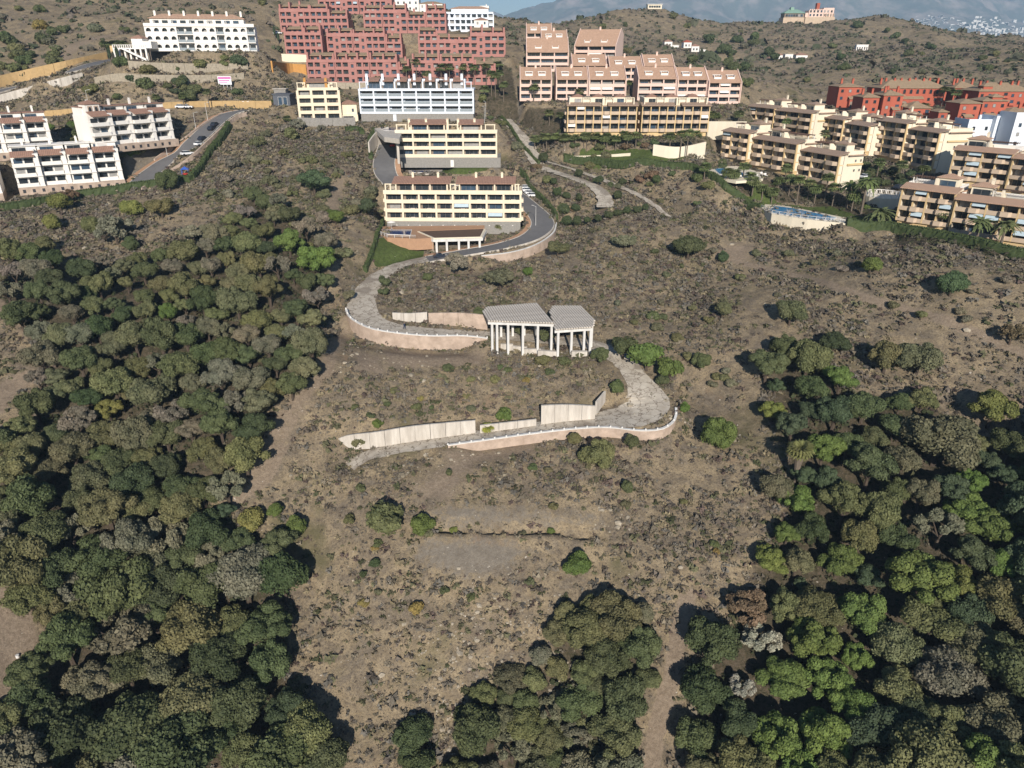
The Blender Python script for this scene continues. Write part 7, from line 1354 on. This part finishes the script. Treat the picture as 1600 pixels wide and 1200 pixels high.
# ---------------------------------------------------------------- walker on the track
def person():
    x, y, z, _ = pick([632], [515.5]); z0 = float(z[0]) + .14
    J = [(0, 0, .95, .15), (0, .01, 1.15, .14), (0, .02, 1.38, .17), (0, .02, 1.50, .06), (0, 0, 1.66, .11), (.10, 0, .92, .10), (.12, -.18, .52, .07), (.11, -.12, .09, .045), (.11, -.25, .05, .04), (-.10, 0, .92, .10), (-.12, .14, .50, .07), (-.11, .30, .12, .045), (-.11, .20, .05, .04), (.20, .01, 1.40, .06), (.25, .10, 1.13, .045), (.24, .02, .90, .035), (-.20, .01, 1.40, .06), (-.25, -.08, 1.13, .045), (-.23, -.22, .92, .035)]
    E_ = [(0, 1), (1, 2), (2, 3), (3, 4), (0, 5), (5, 6), (6, 7), (7, 8), (0, 9), (9, 10), (10, 11), (11, 12), (2, 13), (13, 14), (14, 15), (2, 16), (16, 17), (17, 18)]
    me = bpy.data.meshes.new('person'); me.from_pydata([j[:3] for j in J], E_, []); me.materials.append(M['navy']); o = new_obj('person', me, None, (x[0], y[0], z0), .9)
    m = o.modifiers.new('skin', 'SKIN'); [setattr(me.skin_vertices[0].data[i], 'radius', (j[3], j[3])) for i, j in enumerate(J)]; me.skin_vertices[0].data[0].use_root = True; o.modifiers.new('sub', 'SUBSURF').levels = 1
    tag(o, 'person in dark clothes walking on the concrete track at the left bend', 'person')
    v, f = ICO2; new_obj('head', mesh_np('head', v * np.array([.095, .11, .13]), f, ['skin'], smooth=True), o, (0, -.01, 1.68)); new_obj('hair', mesh_np('hair', v[:] * np.array([.102, .112, .11]), f, ['dark'], smooth=True), o, (0, .03, 1.73))
person()
# ---------------------------------------------------------------- far houses, castle, sheds
def castle():
    b = Bld('K2', 'hilltop_castle', 'tan castle like mansion with red chimney tower on the far hilltop', 'mansion'); W = b.W
    mass(b, 0, W, 0, 14, 0, 5.5, 'tanpar', 'base_wall'); mass(b, W * .12, W * .62, 2, 12, 5.5, 11, 'pink'); mass(b, W * .62, W * .98, 3, 12, 5.5, 13, 'pink', 'tower_wall'); mass(b, W * .02, W * .12, 3, 10, 5.5, 9, 'pink', 'wing_wall'); mass(b, W * .40, W * .50, 5, 9, 11, 17, 'orange', 'tower'); 
    for i in range(7): b.box('merlon', [(0, 1.2, 0, .5, 0, 1)], 'pink', (W * .14 + i * W * .07, 2, 11.0))
    for f in range(2):
        for i in range(7): window(b, W * .15 + i * W * .12, 1.9 if i < 4 else 2.9, 6.2 + f * 3, 1.6, 1.8)
    for i in range(5): b.box('terrace_pillar', [(0, .6, 0, .6, 0, 3)], 'tanpar', (W * .62 + i * W * .085, 1.6, 5.51))
    b = Bld('K1', 'hilltop_hall', 'long hall with pale green hipped roof and lantern beside the hilltop castle', 'hall'); mass(b, 0, b.W, 0, 12, 0, 4.5, 'tanpar'); mass(b, 1, b.W - 1, 1, 11, 4.5, 8, 'shade', 'upper_wall'); hip(b, 1, b.W - 1, 1, 11, 8, 3.2, 'greenroof', .8); mass(b, b.W * .35, b.W * .5, 4, 8, 10.5, 13, 'greenroof', 'lantern')
    for i in range(7): window(b, 2 + i * (b.W - 4) / 7, .92, 5.2, 2, 2)
    b = Bld('K3', 'ridge_building', 'long flat pale building on top of the far ridge', 'house'); mass(b, 0, b.W, 0, 8, 0, 3.5, 'cream2'); b.box('roof_slab', [(-.5, b.W + .5, -.6, 8.5, 0, .4)], 'white', (0, 0, 3.51))
    for i in range(5): window(b, 1 + i * (b.W - 2) / 5, -.08, 1, 1.8, 1.6)
castle()
for k, l, h, m, rf in (('H1', 'white house with a tan roof at the skyline behind the red blocks', 9, 'white', 'tilepink'), ('H2', 'second white house at the skyline behind the red blocks', 6, 'white', 'tiletan'), ('H4', 'small pale house on the little hill right of the skyline gap', 5, 'white', None), ('H5', 'low white house with tile roof before the long white terrace block', 6, 'white', 'tile')): small_house(k, l, h, m, rf)
def long_white():
    b = Bld('H3', 'white_apartment_block', 'long white terraced block behind the right end of the red blocks', 'apartments'); W = b.W; mass(b, 0, W, 1.5, 12, 0, 9, 'coolwhite'); facade(b, 0, 0, 0, W, 9, 3, 3, 'coolwhite', rec=1.4, col=.6, inner='coolwhite'); b.box('roof_parapet', [(0, W, -.1, .1, 0, .9)], 'coolwhite', (0, 0, 9.01)); mass(b, W * .15, W * .9, 3, 11, 9.02, 11.6, 'coolwhite', 'penthouse_wall'); hip(b, W * .15, W * .9, 3, 11, 11.6, 1.2, 'tilepink', .4)
long_white()
for i, k in enumerate([q for q in FP if q.startswith('V') and len(q) > 2]): 
    b = Bld(k, 'village_house', ('small white house scattered in the far valley' if i < 8 else 'small white house on the far slope above the ochre row'), 'house', 'white houses in the far valley' if i < 8 else 'white houses on the far slope'); mass(b, 0, b.W, 0, b.D, 0, 3.6, 'white')
    if i % 3 != 1: hip(b, 0, b.W, 0, b.D, 3.6, 1.4, 'tile' if i != 2 else 'orange', .3)
    else: b.box('roof_slab', [(-.2, b.W + .2, -.2, b.D + .2, 0, .3)], 'white', (0, 0, 3.61))
    window(b, b.W * .2, -.06, 1, b.W * .2, 1.3); window(b, b.W * .6, -.06, 1, b.W * .2, 1.3)
for i in range(5):
    x, y, z, _ = pick([1338 + i * 3.6], [78]); o = new_obj('white_shed', box_mesh([(-.9, .9, -1.5, 1.5, -1, 3.2, 0), (-1.0, 1.0, -1.6, 1.6, 3.21, 3.5, 0), (-.4, .4, -1.53, -1.5, 0, 2, 1)], ['white', 'dark'], 'white_shed'), None, (x[0], y[0], z[0])); tag(o, 'tiny white shed in the row of five on the far right slope', 'shed', 'row of white sheds on the far slope')
def garage():
    b = Bld('G1', 'slate_garage', 'dark slate grey garage with two white glazed doors left of the small cream block', 'garage'); W = b.W; mass(b, 0, W, 0, 8, 0, 4, 'greybox'); b.box('flat_roof', [(-.3, W + .3, -.4, 8.3, 0, .3)], 'greybox', (0, 0, 4.01))
    for x in (W * .3, W * .6): window(b, x, -.06, .2, W * .24, 3.0, 'white', glass='glassblue')
    x, y, z, _ = pick([440], [149]); o = empty('flat_roof_hut', (x[0], y[0], z[0])); tag(o, 'small hut with pale flat roof above the slate garage', 'hut'); new_obj('wall', box_mesh([(-2.4, 2.4, -2, 2, -1, 2.4)], ['stone'], 'wall'), o); new_obj('roof', box_mesh([(-2.8, 2.8, -2.4, 2.4, 2.4, 2.7)], ['concrete'], 'roof'), o)
garage()
def white_deck():
    b = Bld('L1', 'white_terrace_deck', 'white entrance deck with balustrade and diagonal stair left of the arched building', 'terrace'); W = b.W; b.box('deck', [(0, W, .0, 12, 4.2, 4.6)], 'white'); b.box('back_wall', [(0, W, 3, 3.3, 0, 4.19)], 'shade')
    for i in range(7): b.box('deck_pillar', [(0, .6, 0, .6, 0, 4.19)], 'white', (i * (W - .6) / 6, .02, 0))
    for i in range(16): b.box('baluster', [(0, .3, 0, .3, 0, 1.0)], 'white', (i * (W - .3) / 15, .05, 4.61))
    b.box('handrail', [(0, W, 0, .3, 1.0, 1.15)], 'white', (0, .05, 4.62)); b.mesh('stair', prism([(0, 0), (.9, 0), (.9, .01), (0, .01)], 0, .1, 'white')); b.mesh('stair_flight', poly_mesh([(4, -.5, 4.2), (13, -.5, 0), (13, -1.4, 0), (4, -1.4, 4.2), (4, -.5, 4.9), (13, -.5, .7), (13, -1.4, .7), (4, -1.4, 4.9)], [tuple(q) for q in BF], ['white'])); b.box('end_wall', [(-1, 0, 0, 5, 0, 5.4)], 'ochre', (-.05, .1, 0)); mass(b, W * .42, W * .75, 5, 10, 4.61, 8.0, 'white', 'kiosk_wall'); hip(b, W * .42, W * .75, 5, 10, 8.0, 1.2, 'tile', .3); b.box('kiosk_base', [(W * .75, W, 5, 11, 4.61, 7.0)], 'white')
white_deck()
# ---------------------------------------------------------------- parasols, terrace furniture, rocks
PV = [(1.4 * math.cos(i * math.pi / 4), 1.4 * math.sin(i * math.pi / 4), 2.2) for i in range(8)] + [(0, 0, 2.75)]; PAR = poly_mesh(PV, [(i, (i + 1) % 8, 8) for i in range(8)], ['white'], name='parasol_canopy'); PPL = tubes_mesh([((0, 0, 0), (0, 0, 2.7), .04, .04), ((0, 0, 0), (0, 0, .1), .35, .3)], 'whitecon', 8, 'parasol_pole')
def parasol(p, label): o = empty('parasol', p); tag(o, label, 'parasol'); new_obj('canopy', PAR, o); new_obj('pole', PPL, o)
fA = FP['A']; fO = FP['B']; fC = FP['C']
loc_ = lambda f, u, v, h: (f['A'][0] + f['t'][0] * u + f['n'][0] * v, f['A'][1] + f['t'][1] * u + f['n'][1] * v, f['z'] + h)
parasol(loc_(fA, 22.8, 2.4, 13.12), 'white parasol in the middle roof terrace of the big cream block'); parasol(loc_(fC, 31.5, 1.2, 12.7), 'white parasol on the roof of the bluish white block'); parasol(tuple(W3(612, 358, 51.0)), 'white parasol on the dark blue pool deck')
TBL = box_mesh([(-.8, .8, -.45, .45, .68, .74), (-.06, .06, -.06, .06, 0, .68), (-1.3, -.9, -.25, .25, .38, .44), (.9, 1.3, -.25, .25, .38, .44), (-1.34, -1.3, -.25, .25, .38, .9), (1.3, 1.34, -.25, .25, .38, .9), (-1.3, -1.24, -.25, -.2, 0, .38), (1.24, 1.3, .2, .25, 0, .38), (-.96, -.9, .2, .25, 0, .38), (.9, .96, -.25, -.2, 0, .38)], ['white'], 'patio_table')
for j, (f, h0, fh, zt, n) in enumerate(((fA, 4.1, 2.9, 0, 8), (fO, 3.6, 2.8, 0, 6))):
    for fl in range(3):
        for i in range(n):
            if (i * 7 + fl * 3 + j) % 3 == 0: continue
            u = (i + .5) * f['L'] / n + .4; o = new_obj('patio_set', TBL, None, loc_(f, u, .9, h0 + fl * fh + .302), f['rz']); o.scale = (.9, .9, 1.15); tag(o, 'white patio table with chairs on a balcony of the %s cream block' % ('big front' if j == 0 else 'second'), 'patio set', 'patio sets on the %s cream block' % ('big front' if j == 0 else 'second'))
LG = box_mesh([(-.35, .35, -1, .4, .3, .38), (-.35, .35, .4, .46, .3, .9), (-.33, -.27, -.95, -.9, 0, .3), (.27, .33, -.95, -.9, 0, .3), (-.33, -.27, .3, .35, 0, .3), (.27, .33, .3, .35, 0, .3)], ['white'], 'sun_lounger')
for px, py in ((1190, 276), (1196, 278), (1184, 280), (1170, 281), (1158, 281)):
    o = new_obj('sun_lounger', LG, None, tuple(W3(px, py - 3, 37.2)), VR.uniform(-.5, .5)); tag(o, 'white sun lounger on the deck of the small garden pool', 'sun lounger', 'sun loungers at the garden pool')
def rock_mesh(seed): v, f = ICO1; r = np.random.default_rng(seed); return mesh_np('rock', v * (1 + r.normal(0, .16, (len(v), 1))) * np.array([1, .8, .6]), f, ['rubble'])
RK = [rock_mesh(i) for i in range(3)]
for px, py, s, l in ((966, 818, .8, 'pale boulder upper of a pair right of the terrace scar'), (965, 825, .7, 'pale boulder lower of a pair right of the terrace scar'), (1063, 887, .55, 'pale rock on the slope left of the right ravine'), (133, 389, .9, 'pale rock on the bare patch at far left'), (1510, 517, .9, 'pale rock beside the trail at right'), (1131, 351, .6, 'white rock on the slope below the long hedge'), (642, 587, .7, 'white rock on the slope above the long white wall'), (662, 596, .7, 'second white rock on the slope above the long white wall'), (628, 458, .9, 'broken concrete lump by the left bend'), (340, 207, .7, 'pale rock near the residential street')):
    x, y, z, _ = pick([px], [py]); o = new_obj('boulder', VR.choice(RK), None, (x[0], y[0], z[0] + s * .2), VR.uniform(0, 6)); o.scale = (s, s, s); tag(o, l, 'rock')
BR = tubes_mesh([((0, 0, 0), (0, 0, .5), .28, .28)], 'whitecon', 12, 'barrel'); 
for px, py, l in ((997, 1192, 'round pale manhole drum at the bottom edge on the dirt track'), (28, 1027, 'small white drum on the dirt track at the left edge')):
    x, y, z, _ = pick([px], [py]); o = new_obj('drum', BR, None, (x[0], y[0], z[0])); tag(o, l, 'drum')
def stones():
    r = np.random.default_rng(8); V0, F0 = ICO1; Vs = []; Fs = []; k = 0; pts = []
    for cx, cy, sx, sy, n in ((885, 1070, 22, 28, 130), (770, 1000, 90, 60, 160), (830, 960, 80, 40, 90), (700, 1150, 25, 50, 120), (700, 720, 120, 14, 60), (900, 560, 60, 14, 60), (1010, 650, 40, 14, 70), (950, 820, 20, 12, 20), (600, 560, 60, 14, 60), (690, 1060, 60, 60, 70), (1200, 430, 120, 40, 60), (300, 380, 60, 20, 30)):
        pts.append(np.stack([r.normal(cx, sx, n), r.normal(cy, sy, n)], 1))
    q = np.vstack(pts); x, y, z, ok = pick(q[:, 0], q[:, 1])
    for i in range(len(x)):
        if not ok[i]: continue
        s = r.lognormal(-1.55, .45); Vs.append(V0 * s * (1 + r.normal(0, .2, (len(V0), 1))) * np.array([1, 1, .6]) + [x[i], y[i], z[i]]); Fs.append(F0 + k); k += len(V0)
    tag(new_obj('loose_stones', mesh_np('loose_stones', np.vstack(Vs), np.vstack(Fs), ['rubble'])), 'pale loose stones and rubble scattered over the slopes', 'stones', kind='stuff')
stones()
# ---------------------------------------------------------------- air
hz = bpy.data.materials.new('haze air'); hz.use_nodes = True; hn = hz.node_tree.nodes; hl = hz.node_tree.links; hn.remove(hn['Principled BSDF'])
pv = hn.new('ShaderNodeVolumePrincipled'); pv.inputs['Color'].default_value = (.55, .78, 1.0, 1); pv.inputs['Density'].default_value = 0.00012; pv.inputs['Anisotropy'].default_value = 0.0
hl.new(pv.outputs[0], hn['Material Output'].inputs['Volume'])
hb = new_obj('haze', box_mesh([(-6000, 11000, -300, 12000, -40, 830)], [hz], 'haze')); tag(hb, kind='stuff', label='pale blue air haze over the whole valley', cat='haze')
